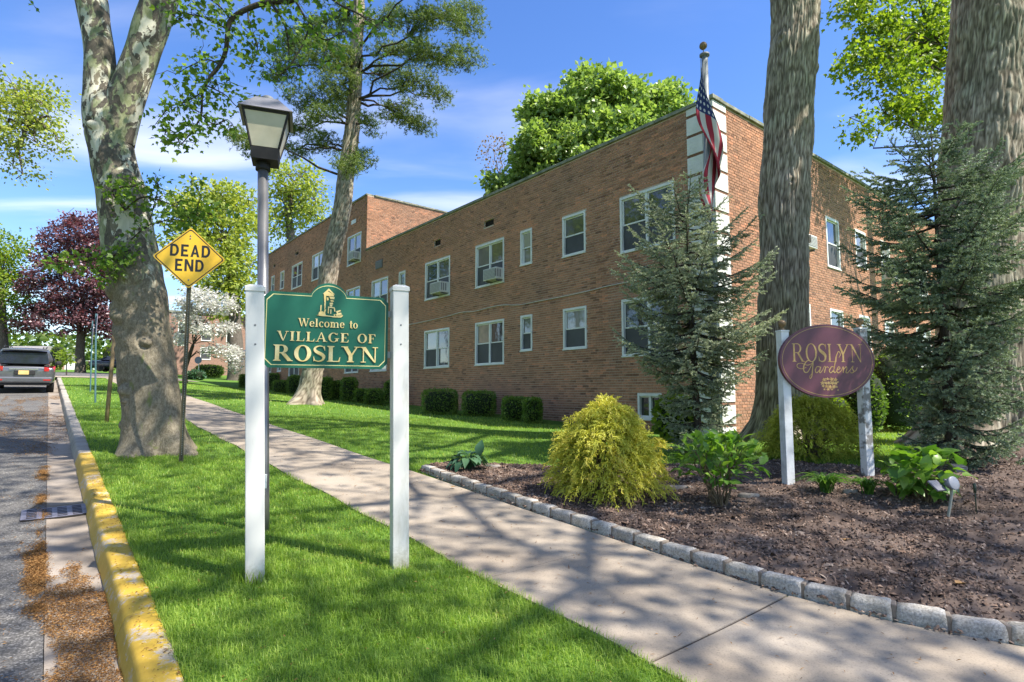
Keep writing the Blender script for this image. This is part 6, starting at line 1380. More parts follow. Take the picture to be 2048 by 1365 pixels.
# ------------------------------------------------------------ shrubs
def cypress(label, base, ru, rv_top, ru2, Y, mat, n, seed):
    """mound of drooping golden threads"""
    o = thing('golden_cypress', label, 'shrub', base, 'golden thread cypresses in the bed'); rr = np.random.default_rng(seed); fo = MB(); wd = MB(); H_ = rv_top
    for k in range(26):
        az = rr.uniform(0, 6.28); f = rr.uniform(.3, 1); e = base + np.array([math.cos(az) * ru * .7 * (1.1 - f * .6), math.sin(az) * ru2 * .7 * (1.1 - f * .6), H_ * f * .85]); wd.tube(curve(base + [rr.normal(0, .04), rr.normal(0, .04), 0], e, .12, 7, .05), np.linspace(.014, .003, 7), 5, False)
    for k in range(n):
        az = rr.uniform(0, 6.283); f = rr.random() ** .85; lump = 1 + .62 * (float(vn(np.array([math.cos(az) * 2.3 + 7, math.sin(az) * 2.3, f * 3.8]), seed)) - .5) + .30 * (float(vn(np.array([math.cos(az) * 4.5 + 3, math.sin(az) * 4.5, f * 7]), seed + 1)) - .5)
        prof = (1 - f ** 1.7) ** .62 * (.86 + .22 * math.sin(min(f * 3.2, 1.57))) * lump; rad = rr.random() ** .28
        st = base + np.array([math.cos(az) * ru * prof * rad * .86, math.sin(az) * ru2 * prof * rad * .86, .05 + H_ * f * .93 * (.6 + .4 * rad) * (.75 + .25 * lump)]); out = unit(np.array([math.cos(az), math.sin(az), .25 + 1.3 * f * rr.random()]) + rr.normal(0, .35, 3))
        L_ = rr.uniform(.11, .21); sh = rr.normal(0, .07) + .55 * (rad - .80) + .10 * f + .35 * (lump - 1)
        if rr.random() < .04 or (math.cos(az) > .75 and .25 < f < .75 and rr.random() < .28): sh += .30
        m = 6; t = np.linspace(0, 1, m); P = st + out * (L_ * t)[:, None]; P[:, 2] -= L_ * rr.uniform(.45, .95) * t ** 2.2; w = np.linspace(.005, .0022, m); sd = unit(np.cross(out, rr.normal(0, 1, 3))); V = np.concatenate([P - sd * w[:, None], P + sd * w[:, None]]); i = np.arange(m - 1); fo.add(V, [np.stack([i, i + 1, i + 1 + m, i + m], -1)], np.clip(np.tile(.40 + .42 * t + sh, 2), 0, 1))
        A0, B0, T0_ = [], [], []
        for q in range(1, m):
            tg = unit(P[q] - P[q - 1])
            for sg in (-1, 1):
                b = P[q - 1] + (P[q] - P[q - 1]) * rr.random(); d2 = unit(tg * .75 + sd * sg * .65 + rr.normal(0, .22, 3) + [0, 0, -.15]); l2 = L_ * rr.uniform(.28, .5) * (1.1 - .5 * t[q]); A0.append(b); B0.append(b + d2 * l2); T0_.append(t[q])
                for z in range(2): bb = b + d2 * l2 * rr.uniform(.2, .7); d3 = unit(d2 + rr.normal(0, .55, 3) + [0, 0, -.2]); A0.append(bb); B0.append(bb + d3 * l2 * rr.uniform(.35, .6)); T0_.append(t[q] + .1)
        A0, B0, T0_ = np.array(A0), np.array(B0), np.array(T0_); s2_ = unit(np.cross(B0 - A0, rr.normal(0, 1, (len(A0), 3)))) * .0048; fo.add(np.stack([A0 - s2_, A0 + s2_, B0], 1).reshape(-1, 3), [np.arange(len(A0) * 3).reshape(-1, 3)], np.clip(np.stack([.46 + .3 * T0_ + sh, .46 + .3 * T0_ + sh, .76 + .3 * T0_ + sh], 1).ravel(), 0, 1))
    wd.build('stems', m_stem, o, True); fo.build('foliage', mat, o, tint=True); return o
p = bed_pt(1212, 1012); Yg = p[1] + .45; b = np.array([at(1212, 900, Yg)[0], Yg, on_bed(at(1212, 900, Yg)[0], Yg)]); top = at(1205, 800, Yg)[2]
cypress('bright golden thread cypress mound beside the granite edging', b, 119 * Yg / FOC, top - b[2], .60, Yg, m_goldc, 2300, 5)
p = gp(1640, 932); Yg = p[1] + .55; x_ = at(1628, 900, Yg)[0]; b = np.array([x_, Yg, g(x_, Yg)]); top = at(1640, 792, Yg)[2]
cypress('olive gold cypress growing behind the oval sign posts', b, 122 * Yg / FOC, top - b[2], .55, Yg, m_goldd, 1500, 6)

def leaf_mesh(name, ln, wd, mat, fold=.12, curl=.25, ser=0.0, seed=1, nseg=7):
    t = np.linspace(0, 1, nseg + 1); w = np.sin(math.pi * t ** .8) ** .85 * wd / 2; w[0] = .003; w[-1] = .001
    rr = np.random.default_rng(seed); z = -curl * ln * t ** 2 + .06 * ln * np.sin(3 * t); V = []; 
    for i in range(nseg + 1):
        j = 1 + (ser if i % 2 else -ser); V += [(-w[i] * j, t[i] * ln, z[i] + fold * w[i] + .02 * ln * math.sin(i * 2.1)), (0, t[i] * ln, z[i]), (w[i] * j, t[i] * ln, z[i] + fold * w[i] - .015 * ln * math.sin(i * 1.7))]
    F = []
    for i in range(nseg): F += [(i * 3, i * 3 + 1, i * 3 + 4, i * 3 + 3), (i * 3 + 1, i * 3 + 2, i * 3 + 5, i * 3 + 4)]
    me = np_mesh(name, np.array(V), [np.array(F)], True); me.materials.append(mat); return me
def obj_leaf_mat(src, name, stops):
    m = src.copy(); m.name = name; n, l = nt(m)
    g_ = [x for x in n if x.type == 'NEW_GEOMETRY'][0]; oi = n.new('ShaderNodeObjectInfo')
    for k in list(g_.outputs['Random Per Island'].links): l.new(oi.outputs['Random'], k.to_socket)
    return m
m_hydr1 = obj_leaf_mat(m_hydr, "hydrangea_single_leaf", None); m_host1 = obj_leaf_mat(m_hosta, "hosta_single_leaf", None)
def place_leaf(me, parent, P, axis, nrm, s):
    a = unit(np.asarray(axis, float)); nn = np.asarray(nrm, float); nn = unit(nn - a * (nn @ a)); x = np.cross(a, nn); o = bpy.data.objects.new(me.name.split('.')[0], me); COL.objects.link(o); o.parent = parent
    Mx = Matrix(((x[0] * s, a[0] * s, nn[0] * s, 0), (x[1] * s, a[1] * s, nn[1] * s, 0), (x[2] * s, a[2] * s, nn[2] * s, 0), (0, 0, 0, 1))); q = P - np.array(parent.location); Mx.translation = Vector(q); o.matrix_basis = Mx
def leafy(name, label, cat, base, ru, H_, n, ln, mats, seed, stems=12, hollow=.5, low=.25, ww=.55, bare=.2):
    o = thing(name, label, cat, base, 'broad leaved shrubs in the bed'); rr = np.random.default_rng(seed); ms = [leaf_mesh('leaf', ln, ln * ww, mats, .25, c, .10, k, 7) for k, c in enumerate((.15, .3, .45))]; wd = MB(); tips = []
    for k in range(stems):
        az = k / stems * 6.283 + rr.normal(0, .25); f = rr.uniform(.45, .95); e = base + np.array([math.cos(az) * ru * f * .8, math.sin(az) * ru * f * .75, H_ * (1.02 - .5 * f ** 2) * rr.uniform(.82, .98)]); P = curve(base + [math.cos(az) * .06, math.sin(az) * .06, -.02], e, .10, 8, .06); wd.tube(P, np.linspace(.011, .004, 8), 5, False); tips.append(P)
    wd.build('stems', m_stem, o, True); c = base + [0, 0, H_ * .5]; k = 0
    allp = np.concatenate([P[3:] for P in tips])
    while k < n:
        az = rr.uniform(0, 6.283); q = math.sqrt(rr.random()); h = low + (1.0 - low) * rr.random() ** .75; dome = math.sqrt(max(.05, 1 - ((h - .55) / .52) ** 2)); pt_ = base + np.array([math.cos(az) * ru * q * dome, math.sin(az) * ru * .9 * q * dome, H_ * h]); j = np.argmin(np.linalg.norm(allp - pt_, axis=1)); b = allp[j]
        out = unit((pt_ - base - [0, 0, H_ * .35]) * [1, 1, .8]); d = unit(out * .9 + rr.normal(0, .38, 3) + [0, 0, .30 * (h - .4)]); 
        place_leaf(ms[k % 3], o, pt_ - d * ln * .6, d, np.array([0, 0, 1.]) + out * .4 + rr.normal(0, .25, 3), rr.uniform(.6, 1.12)); k += 1
    return o
p = bed_pt(1440, 1008); Hh = at(1450, 862, p[1])[2] - p[2]
leafy('hydrangea', 'fresh green hydrangea with bare lower stems in the middle of the mulch bed', 'shrub', p, 96 * p[1] / FOC, Hh, 295, .145, m_hydr1, 3, 16, low=.30, bare=.42)
p = bed_pt(1852, 1000); Hh = at(1860, 893, p[1])[2] - p[2]
leafy('hydrangea', 'low broad leaved green hydrangea behind the twin spotlight', 'shrub', p, 84 * p[1] / FOC, Hh, 150, .175, m_hydr1, 4, 13, low=.05, ww=.66, bare=.15)
# hosta
p = bed_pt(936, 940); ho = thing('hosta', 'blue green hosta at the tip of the bed where the granite edging starts', 'plant', p); ms = [leaf_mesh('leaf', .20, .125, m_host1, .35, c, 0, k, 7) for k, c in enumerate((.25, .5, .75))]; rr = np.random.default_rng(8); wd = MB()
for k in range(44):
    az = rr.uniform(0, 6.28); f = rr.random() ** .6; b = p + np.array([math.cos(az) * .21 * f, math.sin(az) * .18 * f, .03 + .24 * (1 - f * .75) * rr.uniform(.8, 1.1)]); d = np.array([math.cos(az), math.sin(az), .55 - .8 * f]); wd.tube([p, b], [.006, .005], 4, False); place_leaf(ms[k % 3], ho, b, d, [0, 0, 1.], rr.uniform(.65, 1.05))
b = p + np.array([.16, -.02, .2]); wd.tube([p, b], [.006, .006], 4, False); place_leaf(ms[0], ho, b, [.1, .1, 1], [-.3, -1, .1], 1.15); wd.build('stalks', m_hosta, ho)
# day lilies
def lily(label, base, ru, H_, n, seed):
    o = thing('daylily', label, 'plant', base, 'daylily tufts under the oval sign'); rr = np.random.default_rng(seed); mb = MB()
    for k in range(n):
        az = rr.uniform(0, 6.28); R__ = ru * rr.uniform(.35, 1.1); hh = H_ * rr.uniform(.7, 1.1); t = np.linspace(0, 1, 7); d = np.array([math.cos(az), math.sin(az), 0]); P = base + d * (R__ * t ** 1.3)[:, None] + rr.normal(0, .02, 3) * [1, 1, 0]; P[:, 2] += hh * (1.9 * t - 1.25 * t ** 2.2) ; w = np.array([.007, .009, .009, .008, .007, .005, .001]); sd = np.array([-d[1], d[0], 0]); V = np.concatenate([P - sd * w[:, None], P + [0, 0, -.004], P + sd * w[:, None]]); i = np.arange(6)
        mb.add(V, [np.stack([i, i + 7, i + 8, i + 1], -1), np.stack([i + 7, i + 14, i + 15, i + 8], -1)])
    f = mb.build('foliage', m_lily, o, True); tag(f, kind='stuff')
p = bed_pt(1652, 985); lily('tuft of arching daylily leaves between the oval sign posts', p, .30, .26, 95, 1)
p = bed_pt(1738, 988); lily('smaller daylily tuft at the foot of the peeling right sign post', p, .24, .21, 70, 2)
# clipped hedging along the facade
def clipped(label, u0, u1, v0, v1, Y=None, n=3600, mat=None, leaf=.05, grp='clipped shrubs along the facade', rnd=.17):
    Y = Y or gp((u0 + u1) / 2, v1)[1] + .25; a, b = at(u0, v1, Y), at(u1, v0, Y); c = (a + b) / 2; r = np.array([(b[0] - a[0]) / 2, (b[0] - a[0]) / 2 * .9 + .05, (b[2] - a[2]) / 2]); zg = g(c[0], Y); c[2] = (zg + b[2]) / 2; r[2] = (b[2] - zg) / 2
    r[1] = min(r[1], .55)
    o = thing('clipped_shrub', label, 'hedge shrub', (c[0], Y, zg), grp); rr = np.random.default_rng(int(u0)); q = rr.uniform(-1, 1, (n * 2, 3)); e = 1 / rnd; m = np.abs(q).max(1); sh = (np.abs(q) ** e).sum(1) ** (1 / e); k = sh < 1.0; q = q[k]; sh = sh[k]; q = q / sh[:, None] * (sh[:, None] ** .25); q = q[:n]; nr = unit(np.sign(q) * np.abs(q) ** (e - 1)); P = c + q * r + nr * rr.normal(0, .02, (len(q), 1)); mb = MB(); put(mb, P, nr + rr.normal(0, .6, (len(q), 3)), leaf * rr.uniform(.6, 1.3, len(q)), KITE, 1.1); mb.build('foliage', mat or m_box, o)
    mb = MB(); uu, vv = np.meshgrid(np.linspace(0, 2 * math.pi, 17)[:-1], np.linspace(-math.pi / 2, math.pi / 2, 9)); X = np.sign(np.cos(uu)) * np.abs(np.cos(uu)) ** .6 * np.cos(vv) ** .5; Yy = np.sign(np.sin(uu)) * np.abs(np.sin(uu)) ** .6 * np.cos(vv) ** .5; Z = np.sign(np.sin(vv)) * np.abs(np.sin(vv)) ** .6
    V = np.stack([X, Yy, Z], -1).reshape(-1, 3) * r * .86 + c; i = np.arange(8)[:, None] * 16; j = np.arange(16)[None]; mb.add(V, [np.stack([i + j, i + (j + 1) % 16, i + 16 + (j + 1) % 16, i + 16 + j], -1).reshape(-1, 4)]); mb.build('twigs_or_core', m_dkin, o, True); return o  # solid dark core behind the leaves, inner shade put into its colour
m_dkin = M("shrub_core_shade", (.012, .022, .008), (.022, .032, .012), 20, .95)
hl_ = [('clipped shrub just right of the right white sign post, under two double windows', 846, 914, 780, 829), ('single box clipped shrub between the sign post shrub and the paired shrubs', 926, 990, 784, 833), ('box clipped shrub, left of a touching pair under the narrow windows', 1006, 1052, 796, 843), ('rounder shrub, right of a touching pair under the narrow windows', 1048, 1082, 798, 848), ('small box clipped shrub directly left of the basement window', 1228, 1283, 795, 842),
       ('tall narrow clipped shrub just right of the pine trunk, first of three', 638, 664, 757, 801), ('middle narrow clipped shrub of three right of the pine', 663, 684, 764, 801), ('tallest narrow clipped shrub, last of three right of the pine', 684, 713, 757, 804), ('low clipped shrub right of the three narrow ones', 711, 738, 780, 807), ('low round clipped shrub seen left of the right sign post', 733, 764, 780, 811),
       ('clipped shrub seen directly left of the right white post', 770, 792, 764, 812), ('dark clipped shrub touching the left side of the pine trunk', 577, 602, 752, 790), ('low shrub next but one left of the pine trunk', 548, 577, 762, 786), ('shrub seen right beside the left white post', 536, 560, 748, 780), ('dark upright shrub at the left side of the left white post', 480, 497, 750, 776)]
for (lab, u0, u1, v0, v1) in hl_: clipped(lab, u0, u1, v0, v1, n=3400 if v1 > 820 else 2200, leaf=.05 if v1 > 820 else .065)
# bare twiggy shrub and the leafy one by the basement window
p = gp(1148, 834); tw_ = thing('bare_shrub', 'leafless brown twiggy shrub against the brick wall left of the basement window', 'shrub', p); mb = MB(); rr = np.random.default_rng(3)
for k in range(60): az = rr.uniform(0, 6.28); e = p + np.array([math.cos(az) * .28 * rr.random(), math.sin(az) * .25 * rr.random(), rr.uniform(.3, .62)]); mb.tube(curve(p + rr.normal(0, .03, 3) * [1, 1, 0], e, .05, 5, .08), np.linspace(.007, .002, 5), 4, False)
mb.build('twigs_or_core', m_stem, tw_)
clipped('leafy rhododendron filling the gap between basement window and blue spruce', 1312, 1392, 792, 866, 11.6, 900, m_lime, .12, 'broad green shrubs at the wall foot', .5)
for (lab, u0, u1, v0, v1, Y, mt) in (('bright green bush seen between the oval sign posts behind the gold cypress', 1612, 1690, 788, 868, 13.2, m_lime), ('dark evergreen bush seen right of the oval sign', 1690, 1760, 742, 866, 13.6, m_box), ('tall dark evergreen screen left of the larger spruce trunk', 1748, 1838, 700, 868, 14.2, m_box), ('dark bush behind the larger spruce', 1826, 1900, 740, 868, 14.4, m_box)):
    clipped(lab, u0, u1, v0, v1, Y, 2600, mt, .075, 'bushes along the garden side', .5)
# ============================================================ background trees
def btree(name, label, base_uv, Y, trunk_px, blobs, n_cl, n_leaf, leaf, cl_r, mat, grp=None, bmat=None, r_limb=.07, base=None, k=12, **kw):
    b = base if base is not None else np.array([*at(base_uv[0], base_uv[1], Y)[:2], 0.]); b = np.array([b[0], b[1], g(b[0], b[1]) if base is None or len(base) < 3 else base[2]])
    o = thing(name, label, 'tree', b, grp); C_, R_ = px_line(trunk_px, Y); C_ = np.concatenate([[b - [0, 0, .2]], C_]); R_ = np.concatenate([[R_[0] * 1.25], R_]); mb = MB()
    trunk(mb, C_, R_, k, 40, lambda TH, ZZ, RR: ((cyl(TH, ZZ, 1.5, 1.2, 7, 2) - .5) * .2 * RR, np.full(ZZ.shape, .5))); mb.build('trunk', bmat or m_bark, o, True)
    crown('crown', o, [blob_px(*q) for q in blobs], n_cl, n_leaf, leaf, cl_r, mat, bmat or m_bark, [C_[-1], C_[len(C_) // 2]], r_limb=r_limb, **kw); return o
G2 = 'spring trees beyond the buildings'
# bright maple behind the roof
bp = np.array([at(1180, 300, 31)[0], 31.0]); btree('maple_tree', 'dense bright green maple crown rising behind the flat roof', None, 31, [(1180, 700, 60), (1182, 480, 50), (1185, 380, 40)],
      [(1120, 250, 70, 55, 31, 2), (1190, 210, 75, 62, 31, 2.2), (1260, 215, 62, 50, 31.5, 2), (1310, 215, 45, 40, 32, 1.6), (1345, 200, 28, 30, 32.5, 1.2), (1090, 300, 62, 50, 30, 2), (1060, 330, 50, 45, 30, 1.8), (1150, 310, 80, 60, 29.5, 2), (1230, 280, 70, 50, 30, 2), (1010, 375, 35, 25, 30, 1.2), (1080, 380, 90, 40, 30, 2), (1200, 390, 90, 60, 31, 2), (1190, 170, 45, 26, 31, 1.4), (1080, 230, 40, 35, 31, 1.4), (1370, 215, 12, 14, 32, .7)], 520, 80, .27, .26, m_maple, G2, base=bp, shell=.55, flat=.45, r_limb=.08, W=1.25)
bp = np.array([at(1000, 320, 34)[0], 34.0]); btree('budding_tree', 'thin budding tree with orange brown leaves left of the bright maple', None, 34, [(1006, 560, 14), (1004, 420, 9), (1000, 360, 6)], [(985, 300, 24, 22, 34, .7), (1005, 285, 18, 12, 34, .5), (978, 335, 14, 16, 34, .4), (1000, 340, 20, 20, 34, .6)], 46, 8, .16, .25, leaf_mat("budding_leaf", [(.1, (.16, .10, .03)), (.6, (.28, .17, .05)), (1, (.34, .22, .06))], .35), None, base=bp, r_limb=.04)
# yellow green trees behind the taller section and by the far building
btree('oak_tree', 'yellow green spring oak standing in front of the far brick building', (472, 745), 47, [(474, 745, 34), (470, 680, 28), (466, 600, 24), (462, 540, 20), (452, 480, 14)], [(440, 400, 55, 38, 47, 2.4), (400, 425, 45, 38, 46, 2.2), (480, 420, 50, 45, 48, 2.4), (430, 480, 70, 50, 46, 2.6), (480, 520, 45, 55, 47, 2.2), (420, 540, 60, 45, 45, 2.4), (495, 590, 26, 40, 48, 1.6), (440, 600, 45, 35, 46, 2), (375, 480, 40, 55, 46, 2), (370, 400, 22, 20, 47, 1.4)], 330, 34, .34, .42, m_yell, G2, r_limb=.12)
bp = np.array([at(585, 480, 56)[0], 56.0]); btree('oak_tree', 'yellow green open crowned oak above the roof of the taller section', None, 56, [(588, 700, 26), (584, 520, 22), (582, 480, 18), (576, 420, 12)], [(590, 365, 50, 35, 56, 2.4), (620, 400, 40, 40, 56, 2.2), (560, 400, 28, 40, 56, 2), (600, 430, 50, 35, 57, 2.2), (640, 440, 22, 24, 57, 1.4), (560, 350, 26, 24, 56, 1.4), (555, 460, 26, 30, 56, 1.6), (610, 340, 26, 16, 56, 1.2), (548, 520, 14, 30, 56, 1.4)], 170, 24, .36, .42, m_yell, G2, base=bp, r_limb=.16)
# trees on the left of the street
bl = ta(24, -11.5); btree('oak_tree', 'yellow leaved spring oak reaching in at the left edge above the street', None, 26, [(-230, 640, 60), (-220, 480, 46), (-200, 350, 38), (-140, 290, 26), (-60, 268, 18), (0, 262, 12), (60, 240, 6)], [(60, 190, 60, 32, 26, 1.6), (25, 175, 40, 30, 26, 1.5), (100, 235, 42, 40, 26, 1.4), (40, 230, 50, 30, 26, 1.6), (70, 280, 45, 26, 26, 1.4), (30, 320, 40, 26, 26, 1.3), (110, 275, 25, 20, 26, .9), (-60, 200, 70, 60, 26, 2), (-120, 260, 60, 70, 26, 2.2), (-160, 140, 80, 60, 26, 2.4), (35, 345, 18, 12, 26, .6), (-20, 270, 50, 30, 26, 1.5)], 300, 32, .17, .28, m_yell, 'trees along the far side of the street', base=np.array([at(-230, 640, 26)[0], 26.0]), r_limb=.09)
btree('tree', 'fresh yellow green tree at the left edge behind the grey car', (8, 712), 52, [(8, 712, 18), (6, 660, 14), (4, 600, 12)], [(20, 500, 28, 36, 52, 2), (10, 560, 40, 50, 52, 2.2), (30, 610, 24, 32, 52, 1.6), (-20, 520, 40, 60, 52, 2.4), (0, 640, 36, 22, 52, 1.6), (-60, 600, 40, 60, 52, 2)], 190, 34, .30, .42, m_lime, 'trees along the far side of the street', r_limb=.1)
# purple maple at the end of the verge
mp_ = gp(161, 746); btree('purple_maple', 'dark purple leaved maple at the end of the verge beside the street', None, mp_[1], [(161, 746, 20), (160, 715, 16), (161, 685, 15), (163, 665, 15)], [(150, 480, 60, 48, mp_[1], 2.2), (185, 470, 45, 40, mp_[1], 2), (110, 510, 42, 34, mp_[1], 1.8), (150, 560, 95, 50, mp_[1] - .8, 2.6), (95, 590, 55, 38, mp_[1], 2), (205, 580, 40, 60, mp_[1], 2), (75, 635, 42, 26, mp_[1], 1.6), (130, 635, 70, 34, mp_[1] - 1, 2.2), (190, 640, 45, 36, mp_[1], 2), (215, 520, 30, 40, mp_[1], 1.6), (40, 655, 24, 14, mp_[1], 1), (235, 640, 26, 40, mp_[1], 1.4), (150, 442, 26, 14, mp_[1], 1), (85, 475, 18, 14, mp_[1], .8)], 520, 46, .23, .28, m_purp, None, base=mp_, W=1.25, r_limb=.07, flat=.4, bmat=m_bark)
# white dogwood
dgY = 33.0; bp = np.array([at(372, 745, dgY)[0], dgY]); btree('dogwood_tree', 'white flowering dogwood in front of the far brick building', None, dgY, [(370, 742, 9), (376, 720, 8), (386, 690, 6)], [(400, 610, 36, 14, dgY, 1), (445, 615, 32, 9, dgY, .8), (380, 645, 34, 12, dgY, .9), (420, 660, 38, 8, dgY - .4, .9), (455, 655, 24, 7, dgY, .7), (440, 700, 34, 8, dgY, .8), (470, 712, 22, 10, dgY, .7), (410, 590, 26, 8, dgY, .7), (365, 620, 18, 18, dgY, .7), (470, 735, 14, 6, dgY, .4), (360, 680, 18, 10, dgY, .6), (385, 585, 20, 10, dgY, .6), (455, 598, 14, 6, dgY, .5)], 520, 15, .125, .15, m_dogw, None, base=bp, r_limb=.028, flat=.85, droop=.0, W=1.5, up=.15, bmat=m_barkd)
# yellow green tree reaching in between the two big trunks
t10 = np.array([at(1975, 880, 17)[0], 17.0]); btree('tree', 'light green tree reaching out from behind the huge right trunk', None, 17, [(1975, 840, 40), (1970, 600, 36), (1962, 400, 32), (1950, 250, 28), (1930, 120, 20)], [(1830, 60, 70, 45, 16.5, .9), (1760, 60, 60, 36, 16, .8), (1700, 22, 50, 22, 16, .7), (1860, 130, 45, 45, 17, .8), (1790, 130, 60, 34, 16, .8), (1725, 120, 42, 28, 15.6, .7), (1750, 160, 44, 18, 15.5, .6), (1830, 190, 55, 30, 16, .8), (1775, 215, 45, 18, 15.5, .6), (1730, 255, 34, 22, 15.2, .5), (1860, 235, 34, 24, 16, .6), (1800, 240, 26, 16, 16, .5), (1690, 140, 20, 20, 15.4, .4), (1870, 40, 40, 50, 17, .8), (1850, -60, 90, 50, 17, 1.2), (1740, -50, 90, 40, 16.5, 1.1)], 520, 24, .125, .17, m_lime, None, base=t10, r_limb=.04, shell=.7, bmat=m_barkd, tmpl=TRIP, flat=.4)
btree('tree', 'green tree glimpsed at the right edge beyond the huge trunk', None, 24, [(2130, 800, 30), (2120, 500, 24), (2110, 380, 18)], [(2075, 380, 45, 70, 24, 1.4), (2100, 300, 60, 60, 24, 1.6), (2065, 450, 30, 40, 24, 1), (2130, 440, 50, 60, 24, 1.4)], 110, 26, .2, .3, m_lime, None, base=np.array([at(2130, 800, 24)[0], 24.0]))
# across the street, outside the frame, the trees that the panes mirror
for k, (t, a, h, mt, lab) in enumerate(((13, -14, 9, m_lime, 'tall green street tree across the road'), (21, -17, 11, m_yell, 'yellow green street tree across the road'), (4, -15, 10, m_oakl, 'leafy street tree across the road'), (29, -14, 15, m_lime, 'round green street tree across the road'), (37, -15, 17, m_oakl, 'very tall green street tree across the road'), (47, -14, 17, m_yell, 'wide yellow green street tree across the road'), (60, -16, 18, m_oakl, 'farthest tall green street tree across the road'))):
    x, y = ta(t, a); z = g(x, y); o = thing('street_tree', lab, 'tree', (x, y, z), 'street trees across the road'); mb = MB(); mb.tube([[x, y, z - .2], [x + .1, y, z + h * .45], [x, y + .2, z + h * .6]], [.32, .24, .16], 10); mb.build('trunk', m_bark, o, True)
    crown('crown', o, [(np.array([x + dx_, y + dy_, z + h * f]), np.array([.30 * h, .30 * h, .20 * h])) for dx_, dy_, f in ((0, 0, .95), (-1.8, .6, .72), (1.6, -.8, .66), (.4, 1.8, .8), (-.6, -1.6, .52))], 260, 22, .42, .6, mt, m_bark, [np.array([x, y + .2, z + h * .6])], r_limb=.08)
# far wood closing the horizon
fw_ = MB(); n = 26000; xx = rng.uniform(-190, 190, n); yy = 128 + rng.uniform(0, 26, n) + .0 * xx; top_ = 9 + 6 * fbm(np.stack([xx / 9, xx * 0, xx * 0], -1), 3, 77); zz_ = 2 + (rng.random(n) ** .7) * top_
put(fw_, np.stack([xx, yy, zz_ + 2], -1), rng.normal(0, 1, (n, 3)), rng.uniform(.8, 1.7, n), KITE, 1.1, .3); tag(fw_.build('far_wood', m_oakl), 'distant green wood along the horizon', 'wood', kind='stuff')

# ============================================================ far buildings
m_fbrick = None
def far_brick():
    m, n, l, b = new_mat("far_brick_wall"); c = n.new('ShaderNodeTexCoord'); t = n.new('ShaderNodeTexBrick'); t.inputs['Scale'].default_value = 1.0; t.inputs['Brick Width'].default_value = .21; t.inputs['Row Height'].default_value = .068; t.inputs['Mortar Size'].default_value = .009
    t.inputs['Color1'].default_value = (.30, .14, .095, 1); t.inputs['Color2'].default_value = (.20, .095, .065, 1); t.inputs['Mortar'].default_value = (.38, .29, .23, 1); l.new(c.outputs['UV'], t.inputs['Vector']); l.new(t.outputs['Color'], b.inputs['Base Color']); b.inputs['Roughness'].default_value = .9; return m
m_fbrick = far_brick()
def uv_wall(W, u0, u1, z0, z1, mat, parent, holes=()):
    us = sorted({u0, u1, *[h[0] for h in holes], *[h[1] for h in holes]}); zs = sorted({z0, z1, *[h[2] for h in holes], *[h[3] for h in holes]}); mb = MB(); uv = []
    for a, b in zip(us[:-1], us[1:]):
        for c, d in zip(zs[:-1], zs[1:]):
            if any(h[0] < (a + b) / 2 < h[1] and h[2] < (c + d) / 2 < h[3] for h in holes): continue
            mb.add([W.P(a, c), W.P(b, c), W.P(b, d), W.P(a, d)], [[0, 1, 2, 3]]); uv += [(a, c), (b, c), (b, d), (a, d)]
    for (a, b, c, d, *_) in holes: mb.add([W.P(a, c, -.12), W.P(b, c, -.12), W.P(b, d, -.12), W.P(a, d, -.12)], [[0, 1, 2, 3]]); uv += [(a, c)] * 4
    o = mb.build('wall', mat, parent); ul = o.data.uv_layers.new(name='UVMap'); idx = np.empty(len(o.data.loops), np.int32); o.data.loops.foreach_get('vertex_index', idx); ul.data.foreach_set('uv', np.array(uv, np.float32)[idx].ravel()); return o
fb_ = gp(400, 752); fY = fb_[1]; p0 = at(330, 752, fY); z_ = fb_[2]; WF = Wall((p0[0], p0[1]), Rw, -Lw); WF2 = Wall((p0[0], p0[1]), Lw, -Rw); tz = at(400, 624, fY)[2]
fbd = thing('brick_building', 'far red brick two storey building seen behind the white dogwood', 'building', (p0[0], p0[1], z_)); fs = fY / FOC
def fu(u): return (at(u, 700, fY)[0] - p0[0]) / RX * (1.0 + .0)
def fz(v): return at(420, v, fY)[2]
fh_ = [(fu(417), fu(436), fz(678), fz(648), SGL), (fu(455), fu(473), fz(678), fz(650), SGL), (fu(420), fu(436), fz(717), fz(692), SGL), (fu(455), fu(473), fz(717), fz(692), SGL), (fu(347), fu(360), fz(690), fz(642), SGL), (fu(380), fu(395), fz(678), fz(650), SGL), (fu(380), fu(395), fz(717), fz(692), SGL)] + [(fu(500) + k * 4, fu(500) + k * 4 + 1.5, fz(678), fz(650), SGL) for k in range(3)]
uv_wall(WF, 0, fu(492) + 14, z_ - 1.2, tz, m_fbrick, fbd, fh_); uv_wall(WF2, 0, 12, z_ - 1.2, tz, m_fbrick, fbd)
mb = MB(); q = [WF.P(-.1, tz, .1), WF.P(fu(492) + 14, tz, .1), WF.P(fu(492) + 14, tz, -12), WF.P(-.1, tz, -12)]; mb.add(q + [x + [0, 0, .18] for x in q], [np.array([[0, 1, 5, 4], [1, 2, 6, 5], [2, 3, 7, 6], [3, 0, 4, 7], [4, 5, 6, 7], [3, 2, 1, 0]])]); mb.build('roof', m_cop, fbd)
for h in fh_: window(WF, h, fbd)
m_hroof = M("house_roof", (.20, .19, .18), (.28, .26, .25), 6, .9)
